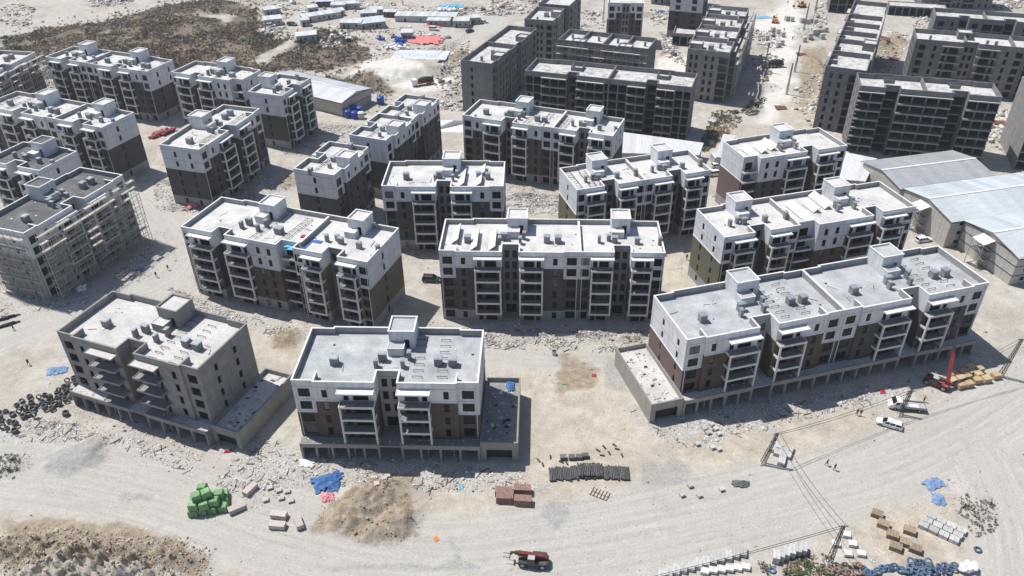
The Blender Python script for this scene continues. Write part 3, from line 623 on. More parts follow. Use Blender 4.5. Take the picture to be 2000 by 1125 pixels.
def building(name, label, x, y, adeg, W, segs, fh=2.95, nf=6, base=0.0, par=1.2, low='charcoal', conc=None, ends=((.42,), (.42,)), back=None, stubs=(), dividers=(), roof='roof_pale',
             far=False, white_levels=2, notchm='notch', balk0=1, rails=True, endlow=None, columns=True, proj=1.6, pitched=True, ledge=True, group='apartment blocks of the estate', endblank=None, scale_to=None):
    L = sum(s[1] for s in segs)
    if scale_to: segs = [(s[0], s[1] * scale_to / L, *s[2:]) for s in segs]; L = scale_to
    root = thing(name, label, 'building', (x, y, 0), R(adeg), group)
    zs = [base + k * fh for k in range(nf + 1)]; zr = zs[nf]; h = zr + par; zg = zs[1] if base == 0 else base
    zb = -.9 if base == 0 else base
    rnd = random.Random(sum(map(ord, label)))
    WL = Wall()
    def bands(kind, lw):
        if conc: return [(zb, h, conc)]
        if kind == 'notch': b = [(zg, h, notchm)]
        else:
            wl = white_levels if kind in ('bay', 'twin', 'end', 'rbalc') else white_levels - 1
            b = [(zg, zs[nf - wl], lw), (zs[nf - wl], h, 'white')]
        return ([(zb, zg, 'plinth')] if base == 0 else []) + b
    pts = []; px = 0.0; ledges = MB(); joints = MB()
    if back is None: back = [('bay', L*.13, .5), ('twin', L*.27, 0), ('stair', L*.2, 0), ('twin', L*.27, 0), ('bay', L*.13, .5)]
    bs = sum(b[1] for b in back); back = [(b[0], b[1] * L / bs, *b[2:]) for b in back]
    fpts = []
    for s in segs:
        lw = s[3] if len(s) > 3 and s[3] else low
        if pts and abs(pts[-1][1] - s[2]) > 1e-6:
            stepk = 'notch' if False else 'step'
            WL.add((px, pts[-1][1]), (px, s[2]), bands('bay' if 'twin' in (s[0], prev) else stepk, prevlow if s[2] > pts[-1][1] else lw), [], .2)
        if not pts or pts[-1] != (px, s[2]): pts.append((px, s[2]))
        WL.add((px, s[2]), (px + s[1], s[2]), bands(s[0], lw), seg_ops(s[0], s[1], zs, fh, nf, conc, rnd), .22, win=not conc)
        if not conc and ledge and s[0] in ('bay', 'strip', 'rstrip', 'twin'):
            zw = zs[nf - (white_levels if s[0] in ('bay', 'twin') else white_levels - 1)]
            ledges.box(px + .02, px + s[1] - .02, s[2] - .1, s[2] + .02, zw - .1, zw + .12, 'coping')
        if not conc and s[0] in ('bay', 'strip', 'rstrip', 'twin', 'balc', 'balcr', 'notch'):
            for k in range(nf - (white_levels if s[0] in ('bay', 'twin') else white_levels - 1) + 1, nf + 1):
                joints.quad([(px + .03, s[2] - .006, zs[k] - .03), (px + s[1] - .03, s[2] - .006, zs[k] - .03), (px + s[1] - .03, s[2] - .006, zs[k] + .03), (px + .03, s[2] - .006, zs[k] + .03)], 'joint')
        px += s[1]; pts.append((px, s[2])); prev = s[0]; prevlow = lw
    # right end, back, left end
    yb = W - back[0][2]
    def end(pa, pb, cols, lw):
        ln = (Vector(pb) - Vector(pa)).length; ops = []
        if cols and isinstance(cols[0], tuple):
            tw = sum(c[1] for c in cols); u = 0
            for kd, cw in cols:
                cw = cw * ln / tw; ops += [(u + o[0], u + o[1], o[2], o[3]) for o in seg_ops(kd, cw, zs, fh, nf, conc, rnd)]; u += cw
            cols = ()
        for c in cols:
            for k in range(nf): ops.append((ln*c - .45, ln*c + .45, zs[k] + .75, zs[k] + min(2.45, fh - .4)))
        WL.add(pa, pb, bands('end', lw), ops, .22, win=not conc)
        if conc:
            d = (Vector(pb) - Vector(pa)).normalized(); o = Vector((d.y, -d.x)); a = Vector(pa) + o*.006; b = Vector(pb) + o*.006
            for k in range(1, nf + 1): joints.quad([(a.x, a.y, zs[k] - .035), (b.x, b.y, zs[k] - .035), (b.x, b.y, zs[k] + .035), (a.x, a.y, zs[k] + .035)], 'conc_joint')
        if not conc:
            d = (Vector(pb) - Vector(pa)).normalized(); o = Vector((d.y, -d.x))
            q0 = Vector(pa); q1 = Vector(pb)
            for k in range(nf - white_levels + 1, nf + 1):
                a = q0 + o * .006 + d * .05; b = q1 + o * .006 - d * .05
                joints.quad([(a.x, a.y, zs[k] - .03), (b.x, b.y, zs[k] - .03), (b.x, b.y, zs[k] + .03), (a.x, a.y, zs[k] + .03)], 'joint')
            zw = zs[nf - white_levels]
            a = q0 + o * .1; b = q1 + o * .1; c = q1 - o * .02; e = q0 - o * .02
            ledges.prism([tuple(a), tuple(b), tuple(c), tuple(e)], zw - .1, zw + .12, 'coping')
    el = endlow or (low, low)
    end((L, pts[-1][1]), (L, yb), ends[1], el[1])
    pts.append((L, yb)); px = L
    for s in back:
        yy = W - s[2]
        if abs(pts[-1][1] - yy) > 1e-6:
            WL.add(pts[-1], (px, yy), bands('step', low), [], .2); pts.append((px, yy))
        WL.add((px, yy), (px - s[1], yy), bands(s[0], low), seg_ops(s[0], s[1], zs, fh, nf, conc, rnd), .22, win=not conc)
        px -= s[1]; pts.append((px if abs(px) > 1e-6 else 0.0, yy))
    end((0, pts[-1][1]), (0, pts[0][1]), ends[0], el[0])
    # parts
    for k, m in WL.mb.items():
        for c in pieces(m): obj(PART.get(k, 'recess_wall' if k.startswith('notch') else 'lower_wall'), c, root)
    for c in (pieces(ledges) if ledges.v else []): obj('cornice', c, root)
    if joints.v: obj('wall_joints', joints, root)
    for loc, ang, w, hh in WL.wins:
        fm, pm, pb = window_mesh(w, hh, far); o = obj('window', fm, root, loc, ang)
        if pm: obj('pane', pb if rnd.random() < .06 else pm, o)
    if not conc:   # rain pipes down the corners and the party wall
        def dp():
            d_ = MB(); d_.box(-.06, .06, -.13, -.012, zb + .2, zr + .2, 'pvc_white'); d_.box(-.11, .11, -.18, -.012, zr + .2, zr + .5, 'pvc_white'); return d_.mesh('rain_pipe')
        me_ = cached(('pipe', zb, zr), dp)
        for xx in [.45, L - .45] + [q for d in dividers for q in (d - .55, d + .5)]:
            acc = 0
            for s in segs:
                if acc <= xx <= acc + s[1]: obj('rain_pipe', me_, root, (xx, s[2], 0)); break
                acc += s[1]
    # drop repeated points, then roof and parapet
    poly = []
    for p in pts:
        if not poly or (Vector(p) - Vector(poly[-1])).length > 1e-4: poly.append(p)
    if (Vector(poly[0]) - Vector(poly[-1])).length < 1e-4: poly.pop()
    inn = inset(poly, .24); out = inset(poly, -.05); n = len(poly)
    m = MB(); m.quad([(a, b, zr) for a, b in inn], roof); obj('roof', m, root)
    pm = conc or 'plinth'
    m = MB()
    for i in range(n):
        j = (i + 1) % n; m.quad([(*inn[j], zr), (*inn[i], zr), (*inn[i], h), (*inn[j], h)], pm)
    q = obj('parapet', m, root)
    m = MB(); ck = 'coping' if not conc else conc
    i2 = inset(poly, .29)
    for i in range(n):
        j = (i + 1) % n
        m.quad([(*out[i], h + .06), (*out[j], h + .06), (*i2[j], h + .06), (*i2[i], h + .06)], ck); m.quad([(*out[i], h - .08), (*out[j], h - .08), (*out[j], h + .06), (*out[i], h + .06)], ck)
        m.quad([(*i2[j], h - .05), (*i2[i], h - .05), (*i2[i], h + .06), (*i2[j], h + .06)], ck); m.quad([(*out[j], h - .08), (*out[i], h - .08), (*poly[i], h - .08), (*poly[j], h - .08)], ck)
    obj('coping', m, q)
    for sx, y0, y1 in stubs:
        m = MB(); m.box(sx - .12, sx + .12, y0 + .31, y1, zr + .002, h - .003, pm); m.box(sx - .16, sx + .16, y0 + .31, y1 + .04, h - .002, h + .058, ck); obj('parapet_return', m, root)
    for dx in dividers:
        ya = max([p[1] for p in poly if abs(p[0] - dx) < 3 and p[1] < W / 2] or [0.0])
        m = MB(); m.box(dx - .2, dx + .2, ya + .31, W - .85, zr + .002, h - .003, pm); m.box(dx - .26, dx + .26, ya + .31, W - .85, h - .002, h + .058, ck); obj('party_wall', m, root)
    if conc:   # bare floors and cross walls inside
        m = MB()
        for k in range(0, nf): m.quad([(a, b, zs[k] + .01) for a, b in inn], conc)
        m.quad([(a, b, zr - .12) for a, b in inn], conc)
        obj('floor_slab', m, root); m = MB(); px = 0
        for s in segs[:-1]: px += s[1]; m.quad([(px, s[2] + .3, zb), (px, W*.55, zb), (px, W*.55, zr - .13), (px, s[2] + .3, zr - .13)], conc)
        m.quad([(.3, W*.9, zb), (L - .3, W*.9, zb), (L - .3, W*.9, zr - .13), (.3, W*.9, zr - .13)], conc); px = 0
        for s in segs:
            if s[0] in ('open', 'half'):
                n_ = max(1, round(s[1] / 3.4))
                for i_ in range(1, n_): xq = px + s[1]*i_/n_; m.quad([(xq, s[2] + .25, zb), (xq, W*.89, zb), (xq, W*.89, zr - .13), (xq, s[2] + .25, zr - .13)], conc)
            px += s[1]
        obj('inner_wall', m, root)
    # balconies
    px = 0
    for s in segs:
        if s[0] in ('balc', 'balcr') or (len(s) > 4 and s[4] == 'b'):
            bw = s[1] - .25; bx = px + .12; yf = s[2]; k1 = nf - 1
            bm = balcony_mesh(bw, proj, bool(conc))
            for k in range(balk0, nf):
                o = obj('balcony', bm, root, (bx, yf, zs[k]))
                if rails and not conc and (k == nf - 1 or rnd.random() < .15): obj('railing', rail_mesh(bw, proj), o)
            if columns and not conc:
                m = MB()
                def colmesh(hh=zs[k1] - zs[balk0] - .32):
                    c = MB(); c.box(-.17, .17, -.17, .17, 0, hh, 'frame_white'); return c.mesh('column')
                cm = cached(('col', round(zs[k1] - zs[balk0], 3)), colmesh)
                for cx in (bx + .19, bx + bw - .19): obj('column', cm, root, (cx, yf - proj + .19, zs[balk0] + .001))
            obj('canopy', canopy_mesh(bw + .25, proj - .1, bool(conc)), root, (bx - .12, yf - .002, zr - .05))
        if s[0] == 'rbalc' and not conc:
            bm = balcony_mesh(s[1] - .06, 1.5, False)
            for k in range(1, nf): obj('balcony', bm, root, (px + .03, s[2], zs[k]))
        px += s[1]
    root['_zr'] = zr; root['_L'] = L
    return root
def S(kind, w, y=0.0, low=None, *r): return (kind, w, y, low, *r)
def mod_A(low=None, w=33.5, p=-.35, n=3.0):
    k = w / 1255
    return [S('bay', 145*k, 0, low), S('strip', 165*k, p, low), S('balc', 250*k, p, low), S('notch', 150*k, n, low), S('balcr', 225*k, p, low), S('rstrip', 175*k, p, low), S('bay', 145*k, 0, low)]
def mod_B(low=None, w=19.5, n=3.0):
    k = w / 685
    return [S('bay', 85*k, 0, low), S('balc', 190*k, 0, low), S('notch', 138*k, n, low), S('balcr', 180*k, 0, low), S('bay', 92*k, 0, low)]
def stubs_A(x0, w, ln=2.6, p=-.35):
    k = w / 1255
    return [(x0 + 145*k + .12, p, ln), (x0 + 1110*k - .12, p, ln)]
ramp_mat('cement_d', (0.36, 0.355, 0.345), (0.52, 0.51, 0.495), scale=1.5, rough=0.95)
# ---------------------------------------------------------------- the front row on open shop podiums
def podium(root, L, W, base, front=-2.4, gap=(), mat='block', annex=None, top='roof_warm', gaps_open=True):
    m = MB(); m.box(0, L, front, W - .6, base - .32, base - .006, mat, top=top); obj('podium_slab', m, root)
    m = MB(); spans = []; x = 0
    for a, b in gap: spans.append((x, a)); x = b
    spans.append((x, L))
    for a, b in spans:
        m.box(a, b, front - .003, front + .25, base - .75, base + .22, mat)
    obj('edge_beam', m, root)
    def cm():
        c = MB(); c.box(-.2, .2, -.25, .25, -.9, base - .33, mat); return c.mesh('column')
    mesh = cached(('podcol', base, mat), cm)
    for a, b in spans:
        n = max(2, round((b - a) / 3.3))
        for i in range(n + 1): obj('column', mesh, root, (min(max(a + (b - a) * i / n, a + .21), b - .21), front + .27, 0))
    m = MB(); m.box(.3, L - .3, 5.0, 5.25, -.9, base - .33, mat); m.box(.001, .3, front + .55, W - .7, -.9, base - .33, mat); m.box(L - .3, L - .001, front + .55, W - .7, -.9, base - .33, mat)
    m.box(.3, L - .3, W - .95, W - .7, -.9, base - .33, mat)
    for a, b in spans:
        for i in range(1, 3): xx = a + (b - a) * i / 3; m.box(xx - .1, xx + .1, front + .8, 4.99, -.9, base - .33, mat)
    obj('shop_wall', m, root)
    if annex:
        x0, x1, y0, y1, hh = annex
        wl = Wall()
        wl.add((x0, y0), (x1, y0), [(-.9, hh, mat)], [((x1-x0)*.16, (x1-x0)*.84, -.5, 2.9)], .35, False)
        wl.add((x1, y0), (x1, y1), [(-.9, hh, mat)], [], .2); wl.add((x1, y1), (x0, y1), [(-.9, hh, mat)], [], .2); wl.add((x0, y1), (x0, y0), [(-.9, hh, mat)], [], .2)
        g = wl.g(mat); t = .32; fl = base - .15
        ix0, ix1, iy0, iy1 = x0 + t, x1 - t, y0 + t, y1 - t
        for a, b in (((ix0, iy0), (ix1, iy0)), ((ix1, iy0), (ix1, iy1)), ((ix1, iy1), (ix0, iy1)), ((ix0, iy1), (ix0, iy0))): g.quad([(*a, fl), (*b, fl), (*b, hh), (*a, hh)], mat)
        g.quad([(ix0, iy0, fl), (ix1, iy0, fl), (ix1, iy1, fl), (ix0, iy1, fl)], top)
        o = obj('annex', g, root); c = MB()
        for a in ((x0, x1, y0, iy0), (x0, x1, iy1, y1), (x0, ix0, iy0, iy1), (ix1, x1, iy0, iy1)): c.box(*a, hh + .002, hh + .07, 'conc')
        obj('coping', c, o)
        c = MB()
        for i in range(90):
            xx, yy, q = random.uniform(ix0 + .3, ix1 - .3), random.uniform(iy0 + .3, iy1 - .3), random.choice((.12, .18, .25, .4)); w_, d_, h_ = q*random.uniform(.5, 1.6), q, q*.5; c.hexa([(xx - w_, yy - d_, fl + .003), (xx + w_, yy - d_*.6, fl + .003), (xx + w_*.8, yy + d_, fl + .003), (xx - w_*.6, yy + d_, fl + .003), (xx - w_*.7, yy - d_*.6, fl + h_), (xx + w_*.6, yy - d_*.5, fl + h_*.7), (xx + w_*.5, yy + d_*.6, fl + h_), (xx - w_*.5, yy + d_*.7, fl + h_*.8)], random.choice(('cement_d', 'cement_d', 'coping', 'block', 'interior')))
        for i in range(70):
            xx, yy, q = random.uniform(.3, L - .3), random.uniform(front + .5, -.2), random.choice((.1, .15, .22)); c.box(xx - q, xx + q*random.random(), yy - q*.6, yy + q*.6, base + .002, base + q*.5, random.choice(('cement_d', 'coping', 'block')))
        db = obj('annex_debris', c, o); db['kind'] = 'stuff'
        c = MB(); c.box(ix0 + .5, ix1 - .5, y0 + .9, y0 + 1.0, -.9, 2.95, 'interior'); obj('garage_back', c, o)
G1 = 'front row blocks above shop podiums'
kA = 33.7 / 1255
b = building('apartment_building', 'bare grey concrete block with dark open windows and roof brackets, lower left', -89.4, 124.2, -21.0, 15.4, mod_A(w=33.7), fh=3.1, nf=4, base=3.9, par=1.4, conc='conc', roof='roof_warm', balk0=0, proj=1.95,
             ends=((.5,), (.3, .68)), stubs=stubs_A(0, 33.7), group=G1)
equip_A(b, 0, 33.7, 15.4, b['_zr'], 'conc', 'roof_warm', hoops=True, hpar=1.4)
podium(b, 33.7, 15.4, 3.9, gap=((15.0, 19.2),), mat='conc', annex=(33.72, 40.3, -1.0, 17.0, 4.7))
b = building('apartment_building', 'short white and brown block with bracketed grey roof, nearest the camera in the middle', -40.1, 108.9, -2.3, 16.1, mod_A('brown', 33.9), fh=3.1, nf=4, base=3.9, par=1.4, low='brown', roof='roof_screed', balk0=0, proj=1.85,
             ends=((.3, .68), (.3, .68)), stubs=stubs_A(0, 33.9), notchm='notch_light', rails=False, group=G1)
equip_A(b, 0, 33.9, 16.1, b['_zr'], 'white', 'roof_screed', hoops=True, hpar=1.4)
podium(b, 33.9, 16.1, 3.9, gap=((15.1, 19.1),), annex=(33.92, 41.0, -1.9, 16.7, 4.7), top='conc')
sg = mod_A('brown', 34.7) + [S(s[0], s[1], s[2], 'charcoal') for s in mod_A(None, 34.7)]
b = building('apartment_building', 'longest white block with two roof towers and a walled garage annex, lower right', 33.3, 119.2, 15.3, 16.0, sg, fh=3.1, nf=4, base=3.9, par=1.4, low='brown', roof='roof_screed', balk0=0, proj=1.85,
             ends=((.36, .8), (.36, .8)), endlow=('redbrown', 'charcoal'), stubs=stubs_A(0, 34.7) + stubs_A(34.7, 34.7), dividers=(34.7,), notchm='notch_light', rails=False, group=G1,
             back=[('bay', 4, .5), ('twin', 9, 0), ('stair', 7, 0), ('twin', 9, 0), ('bay', 8, .5), ('twin', 9, 0), ('stair', 7, 0), ('twin', 9, 0), ('bay', 4, .5)])
equip_A(b, 0, 34.7, 16.0, b['_zr'], 'white', 'roof_screed', hoops=True, hpar=1.4); equip_A(b, 34.7, 34.7, 16.0, b['_zr'], 'white', 'roof_screed', hoops=True, hpar=1.4)
podium(b, 69.4, 16.0, 3.9, gap=((15.3, 19.5), (50.0, 54.2)), annex=(-7.1, -.02, -2.2, 16.4, 4.7))

# ---------------------------------------------------------------- second row
G2 = 'six storey finished blocks'
sg = [S('strip', 2.2, 0, 'brown'), S('balc', 6.6, 0, 'charcoal'), S('notch', 3.4, 2.8), S('balcr', 6.6, 0, 'brown'), S('twin', 7.6, 0, 'brown'), S('rbalc', 4.4, 2.4, 'brown')] + mod_B('olive', 19.2)
b = building('apartment_building', 'white block with brown and olive lower walls and blue sheets on its roof', -77.9, 162.9, -19.7, 16.2, sg, low='olive', ends=((.5,), (.45,)), endlow=('charcoal', 'olive'), dividers=(30.8,), roof='roof_pale', scale_to=49.2, rails=False, group=G2)
z = b['_zr']; equip_A(b, 0, 30.2, 16.2, z, 'white', 'roof_pale', hoops=False, big=False); chimney(b, 22.6, 6.5, z, 1.9, 1.5, 1.5)
equip_B(b, 30.8, 18.4, 16.2, z, 'white', 'roof_pale', mirror=False)
rack(b, 18.3, 1.4, 19.2, 14.2, z, 1.5, 9); rack(b, 25.2, .8, 26.2, 14.2, z, 1.5, 10)
for i, (cx, cy, sx, sy) in enumerate(((28.6, 2.2, 1.6, .9), (29.4, 1.2, 1.2, .7))):
    m = MB(); m.hexa([(cx-sx, cy-sy, z+.02), (cx+sx, cy-sy*.6, z+.02), (cx+sx, cy+sy, z+.02), (cx-sx*.6, cy+sy, z+.02), (cx-sx, cy-sy, z+.1), (cx+sx, cy-sy*.6, z+.14), (cx+sx, cy+sy, z+.08), (cx-sx*.6, cy+sy, z+.18)], 'tarp_lightblue'); obj('roof_sheet', m, b)
m = MB(); m.box(31.3, 32.2, 1.0, 7.2, z + .02, z + .1, 'tarp_blue'); m.box(32.4, 34.4, 5.2, 6.4, z + .02, z + .12, 'tarp_blue'); obj('roof_sheet', m, b)
m = MB(); m.box(28.4, 29.4, 6.2, 7.1, z + .02, z + .35, 'red_paint'); obj('roof_crate', m, b)
sg = mod_A('charcoal', 31.6) + mod_B('charcoal', 18.7)
b = building('apartment_building', 'long white and charcoal block facing the camera squarely, solar rows at its left', -16.3, 150.9, -2.5, 14.7, sg, low='charcoal', ends=((.3, .7), (.3, .7)), dividers=(31.6,), stubs=stubs_A(0, 31.6), roof='roof_pale', group=G2)
z = b['_zr']; equip_A(b, 0, 31.6, 14.7, z, 'white', 'roof_pale'); equip_B(b, 31.6, 18.7, 14.7, z, 'white', 'roof_pale')
for xx, n, yy in ((2.4, 6, 4.6), (6.9, 7, 1.6), (11.0, 7, 1.6)): solar_row(b, xx, yy, z, n)
sg = mod_B('olive', 19.6) + [S('rbalc', 4.4, 1.2, 'brown'), S('twin', 7.9, -1.0, 'brown'), S('balc', 6.8, -1.0, 'brown'), S('notch', 3.3, 3.0), S('balcr', 6.2, 0, 'brown'), S('bay', 3.0, 0, 'brown')]
b = building('apartment_building', 'white block with olive left end wall and white solar rows, beside the pale blue sheds', 48.5, 155.1, 15.4, 14.5, sg, low='olive', ends=((.3, .72), (.4,)), endlow=('olive', 'brown'), dividers=(19.7,), roof='roof_pale', scale_to=51.2, group=G2)
z = b['_zr']; equip_B(b, 0, 19.6, 14.5, z, 'white', 'roof_pale', mirror=False); equip_A(b, 19.8, 31.2, 14.5, z, 'white', 'roof_pale', big=False)
for xx, n, yy in ((22.6, 8, 1.6), (27.0, 4, 5.8), (30.6, 6, 6.6)): solar_row(b, xx, yy, z, n)
# ---------------------------------------------------------------- third row
b = building('apartment_building', 'single white and charcoal block with solar rows at the right of its roof', -33.2, 182.7, -1.8, 15.0, mod_A('charcoal', 31.3), low='charcoal', ends=((.3, .7), (.3, .7)), stubs=stubs_A(0, 31.3), roof='roof_pale', group=G2)
z = b['_zr']; equip_A(b, 0, 31.3, 15.0, z, 'white', 'roof_pale', big=False); chimney(b, 5.6, 6.3, z, 1.45, 1.35, 1.7); chimney(b, 24.6, 7.2, z, 1.3, 1.2, 1.6); chimney(b, 27.0, 6.6, z, 1.3, 1.2, 1.6)
for xx, n, yy in ((19.6, 7, 1.4), (24.0, 4, 1.6), (24.6, 4, 8.0)): solar_row(b, xx, yy, z, n)
sg = mod_B('olive', 18.9) + mod_B('charcoal', 18.8)
b = building('apartment_building', 'white block with two roof towers and a black rack grid at its left roof end', 16.7, 179.1, 16.3, 13.8, sg, low='charcoal', ends=((.5,), (.5,)), endlow=('olive', 'charcoal'), dividers=(18.9,), roof='roof_pale', group=G2)
z = b['_zr']; equip_B(b, 0, 18.9, 13.8, z, 'white', 'roof_pale', mirror=False); equip_B(b, 18.9, 18.8, 13.8, z, 'white', 'roof_pale')
rack(b, 1.6, 1.0, 1.7, 12.4, z, 1.7, 9); rack(b, 5.4, 1.0, 5.6, 12.0, z, 1.7, 9)
sg = [S('rbalc', 4.0, 2.0, 'charcoal'), S('twin', 8.0, 0, 'charcoal'), S('balc', 6.6, 0, 'charcoal'), S('notch', 3.3, 3.0), S('balcr', 6.3, 0, 'olive'), S('bay', 3.0, 0, 'charcoal')]
b = building('apartment_building', 'white block with red brown blank end wall and three solar rows', 63.9, 195.2, 16.7, 13.6, sg, low='charcoal', ends=((), (.4,)), endlow=('redbrown', 'charcoal'), roof='roof_pale', scale_to=31.2, group=G2)
z = b['_zr']; equip_A(b, 0, 31.2, 13.6, z, 'white', 'roof_pale', big=False)
for xx, n, yy in ((3.2, 6, 2.0), (7.2, 4, 4.6), (10.6, 5, 5.4)): solar_row(b, xx, yy, z, n)
BK2 = [('bay', 2.6, .0), ('strip', 2.2, .5), ('stair', 4.6, 0), ('twin', 5.0, .9), ('rbalc', 4.2, .5)]
b = building('apartment_building', 'short white and dark block seen end on, its tower on the right side', -51.7, 210.9, 250.1, 13.2, mod_B('charcoal', 18.7), low='charcoal', ends=((.5,), (.5,)), roof='roof_pale', group=G2,
             back=[('rbalc', 4.2, .9), ('rstrip', 3, 0), ('stair', 4.6, 0), ('strip', 3, .0), ('bay', 3.9, .6)])
z = b['_zr']; tower(b, 7.0, 11.5, 13.2 - 4.2, 13.2 - .02, z, 2.9, 'white', 'roof_pale'); rack(b, 2.0, 5.6, 17.6, 5.0, z, .7, 12); chimney(b, 9.0, 6.5, z, 1.3, 1, 1.3); chimney(b, 18.2, 5.0, z, 1.4, .9, 1.9); chimney(b, 1.0, 7.5, z, 1.4, .9, 1.9); chimney(b, 13.0, 7.6, z, .8, .8, 1.2)
b = building('apartment_building', 'two part white and dark block seen end on, pipe rack on each roof', -34.0, 247.5, 248.3, 12.9, mod_B('charcoal', 17.2) + mod_B('greenblack', 17.3), low='charcoal', ends=((.5,), (.5,)), endlow=('charcoal', 'greenblack'), dividers=(17.2,), roof='roof_pale', group=G2, far=True,
             back=[('rbalc', 4, .9), ('rstrip', 3, 0), ('stair', 4.4, 0), ('strip', 3, 0), ('bay', 3, .6), ('rbalc', 4, .9), ('rstrip', 3, 0), ('stair', 4.4, 0), ('strip', 3, 0), ('bay', 3, .6)])
z = b['_zr']
for x0 in (0, 17.2): tower(b, x0 + 6.6, x0 + 10.9, 12.9 - 4.2, 12.9 - .02, z, 2.9, 'white', 'roof_pale'); rack(b, x0 + 1.6, 5.6, x0 + 16.2, 4.8, z, .7, 12); chimney(b, x0 + 9, 6.4, z, 1.3, 1, 1.3); chimney(b, x0 + 1, 7.0, z, 1.4, .9, 1.9); chimney(b, x0 + 13, 7.6, z, .8, .8, 1.2)
# ---------------------------------------------------------------- upper middle
sg = mod_A('brown', 28.9) + mod_B('charcoal', 18.2)
b = building('apartment_building', 'white and dark brown block with two towers, just below the bare concrete blocks', -14.5, 229.3, -21.3, 14.2, sg, low='brown', ends=((.5,), (.35, .7)), endlow=('charcoal', 'greenblack'), dividers=(28.9,), stubs=stubs_A(0, 28.9), roof='roof_pale', group=G2, far=True)
z = b['_zr']; equip_A(b, 0, 28.9, 14.2, z, 'white', 'roof_pale'); equip_B(b, 28.9, 18.2, 14.2, z, 'white', 'roof_pale'); rack(b, 19.4, 1, 20, 12.6, z, 1.4, 8); rack(b, 24.2, 1, 24.6, 12.6, z, 1.4, 8); rack(b, 31, 1, 31.2, 10.6, z, 1.4, 7)
# ---------------------------------------------------------------- left cluster
sg = mod_B('charcoal', 18.6) + mod_A('charcoal', 28.5)
b = building('apartment_building', 'long white and charcoal block standing against the brown scrub hillside', -170.4, 289.5, -21.8, 13.6, sg, low='charcoal', ends=((.5,), (.35, .78)), dividers=(18.6,), stubs=stubs_A(18.6, 28.5), roof='roof_pale', group=G2, far=True)
z = b['_zr']; equip_B(b, 0, 18.6, 13.6, z, 'white', 'roof_pale', mirror=False); equip_A(b, 18.6, 28.5, 13.6, z, 'white', 'roof_pale')
sg = [S('strip', 2.0, 0), S('balc', 6.2, 0), S('notch', 3.0, 2.6), S('balcr', 6.2, 0), S('twin', 7.0, 0), S('rbalc', 3.9, 2.2)]
b = building('apartment_building', 'stepped white block with small windows on its upper floors, left of the long white shed', -117.8, 271.2, -21.8, 13.0, sg, low='brown', roof='roof_pale', scale_to=28.3, group=G2, far=True)
z = b['_zr']; equip_A(b, 0, 28.3, 13.0, z, 'white', 'roof_pale', big=False); chimney(b, 21, 6, z, 1.9, 1.5, 1.4); rack(b, 16.5, 1, 17, 11.5, z, 1.4, 8)
b = building('apartment_building', 'short white and greenish black block right beside the long white shed', -73.8, 247.0, 70.1, 13.2, mod_B('greenblack', 17.9), low='greenblack', ends=((.5,), (.5,)), roof='roof_pale', group=G2, far=True)
z = b['_zr']; equip_B(b, 0, 17.9, 13.2, z, 'white', 'roof_pale', mirror=False); rack(b, 1.0, 2.6, 16, 2.6, z, 1.2, 9)
b = building('apartment_building', 'white and charcoal block with windowed end wall above the pink bag heap', -87.4, 206.1, 72.8, 13.6, mod_A('charcoal', 31.6), low='charcoal', ends=((.35, .72), (.5,)), stubs=stubs_A(0, 31.6), roof='roof_pale', group=G2, far=True)
z = b['_zr']; equip_A(b, 0, 31.6, 13.6, z, 'white', 'roof_pale', big=False); chimney(b, 5.5, 7, z, 1.6, 1.5, 1.6); chimney(b, 24, 7.5, z, 1.5, 1.5, 1.6); chimney(b, 27, 7.6, z, 1.5, 1.5, 1.6); rack(b, 6.0, 3.4, 14.5, 3.4, z, 1.4, 7); rack(b, 17, 3.0, 28, 3.2, z, 1.4, 8)
sg = mod_A('charcoal', 30.6) + mod_B('charcoal', 19.6)
b = building('apartment_building', 'long white block at the left edge, behind the block with grimy dark roof', -167.8, 242.2, -23.0, 13.4, sg, low='charcoal', ends=((.5,), (.42,)), dividers=(30.6,), stubs=stubs_A(0, 30.6), roof='roof_pale', group=G2, far=True)
z = b['_zr']; equip_A(b, 0, 30.6, 13.4, z, 'white', 'roof_pale'); equip_B(b, 30.6, 19.6, 13.4, z, 'white', 'roof_pale'); rack(b, 3, 1, 3, 12, z, 1.4, 7); rack(b, 8, 1, 8, 12, z, 1.4, 7)
b = building('apartment_building', 'white block with grimy dark roof cut by the left edge', -144.6, 200.8, -20.7, 13.6, mod_B('charcoal', 19.6), low='charcoal', ends=((.5,), (.42,)), roof='roof_bitumen', group=G2, far=True)
z = b['_zr']; equip_B(b, 0, 19.6, 13.6, z, 'white', 'roof_bitumen')
b = building('apartment_building', 'white block under scaffolding with black bitumen roof at the left edge', -113.7, 160.5, 70.0, 14.8, mod_A(None, 32.3), low='plinth', ends=((.3, .7), (.5,)), endlow=('plinth', 'plinth'), notchm='notch_light', roof='roof_bitumen', stubs=stubs_A(0, 32.3), rails=False, ledge=False, group=G2)
for o in b.children:
    if o.name.startswith('balcony'): pass
z = b['_zr']; equip_A(b, 0, 32.3, 14.8, z, 'white', 'roof_bitumen')
b = building('apartment_building', 'part built grey and white block cut by the upper left edge of the view', -182.4, 263.4, 80.0, 15.0, mod_A('charcoal', 32.1), low='charcoal', ends=((.5,), (.5,)), notchm='notch', roof='roof_pale', rails=False, group=G2, far=True, white_levels=2)
z = b['_zr']; equip_A(b, 0, 32.1, 15.0, z, 'white', 'roof_pale')
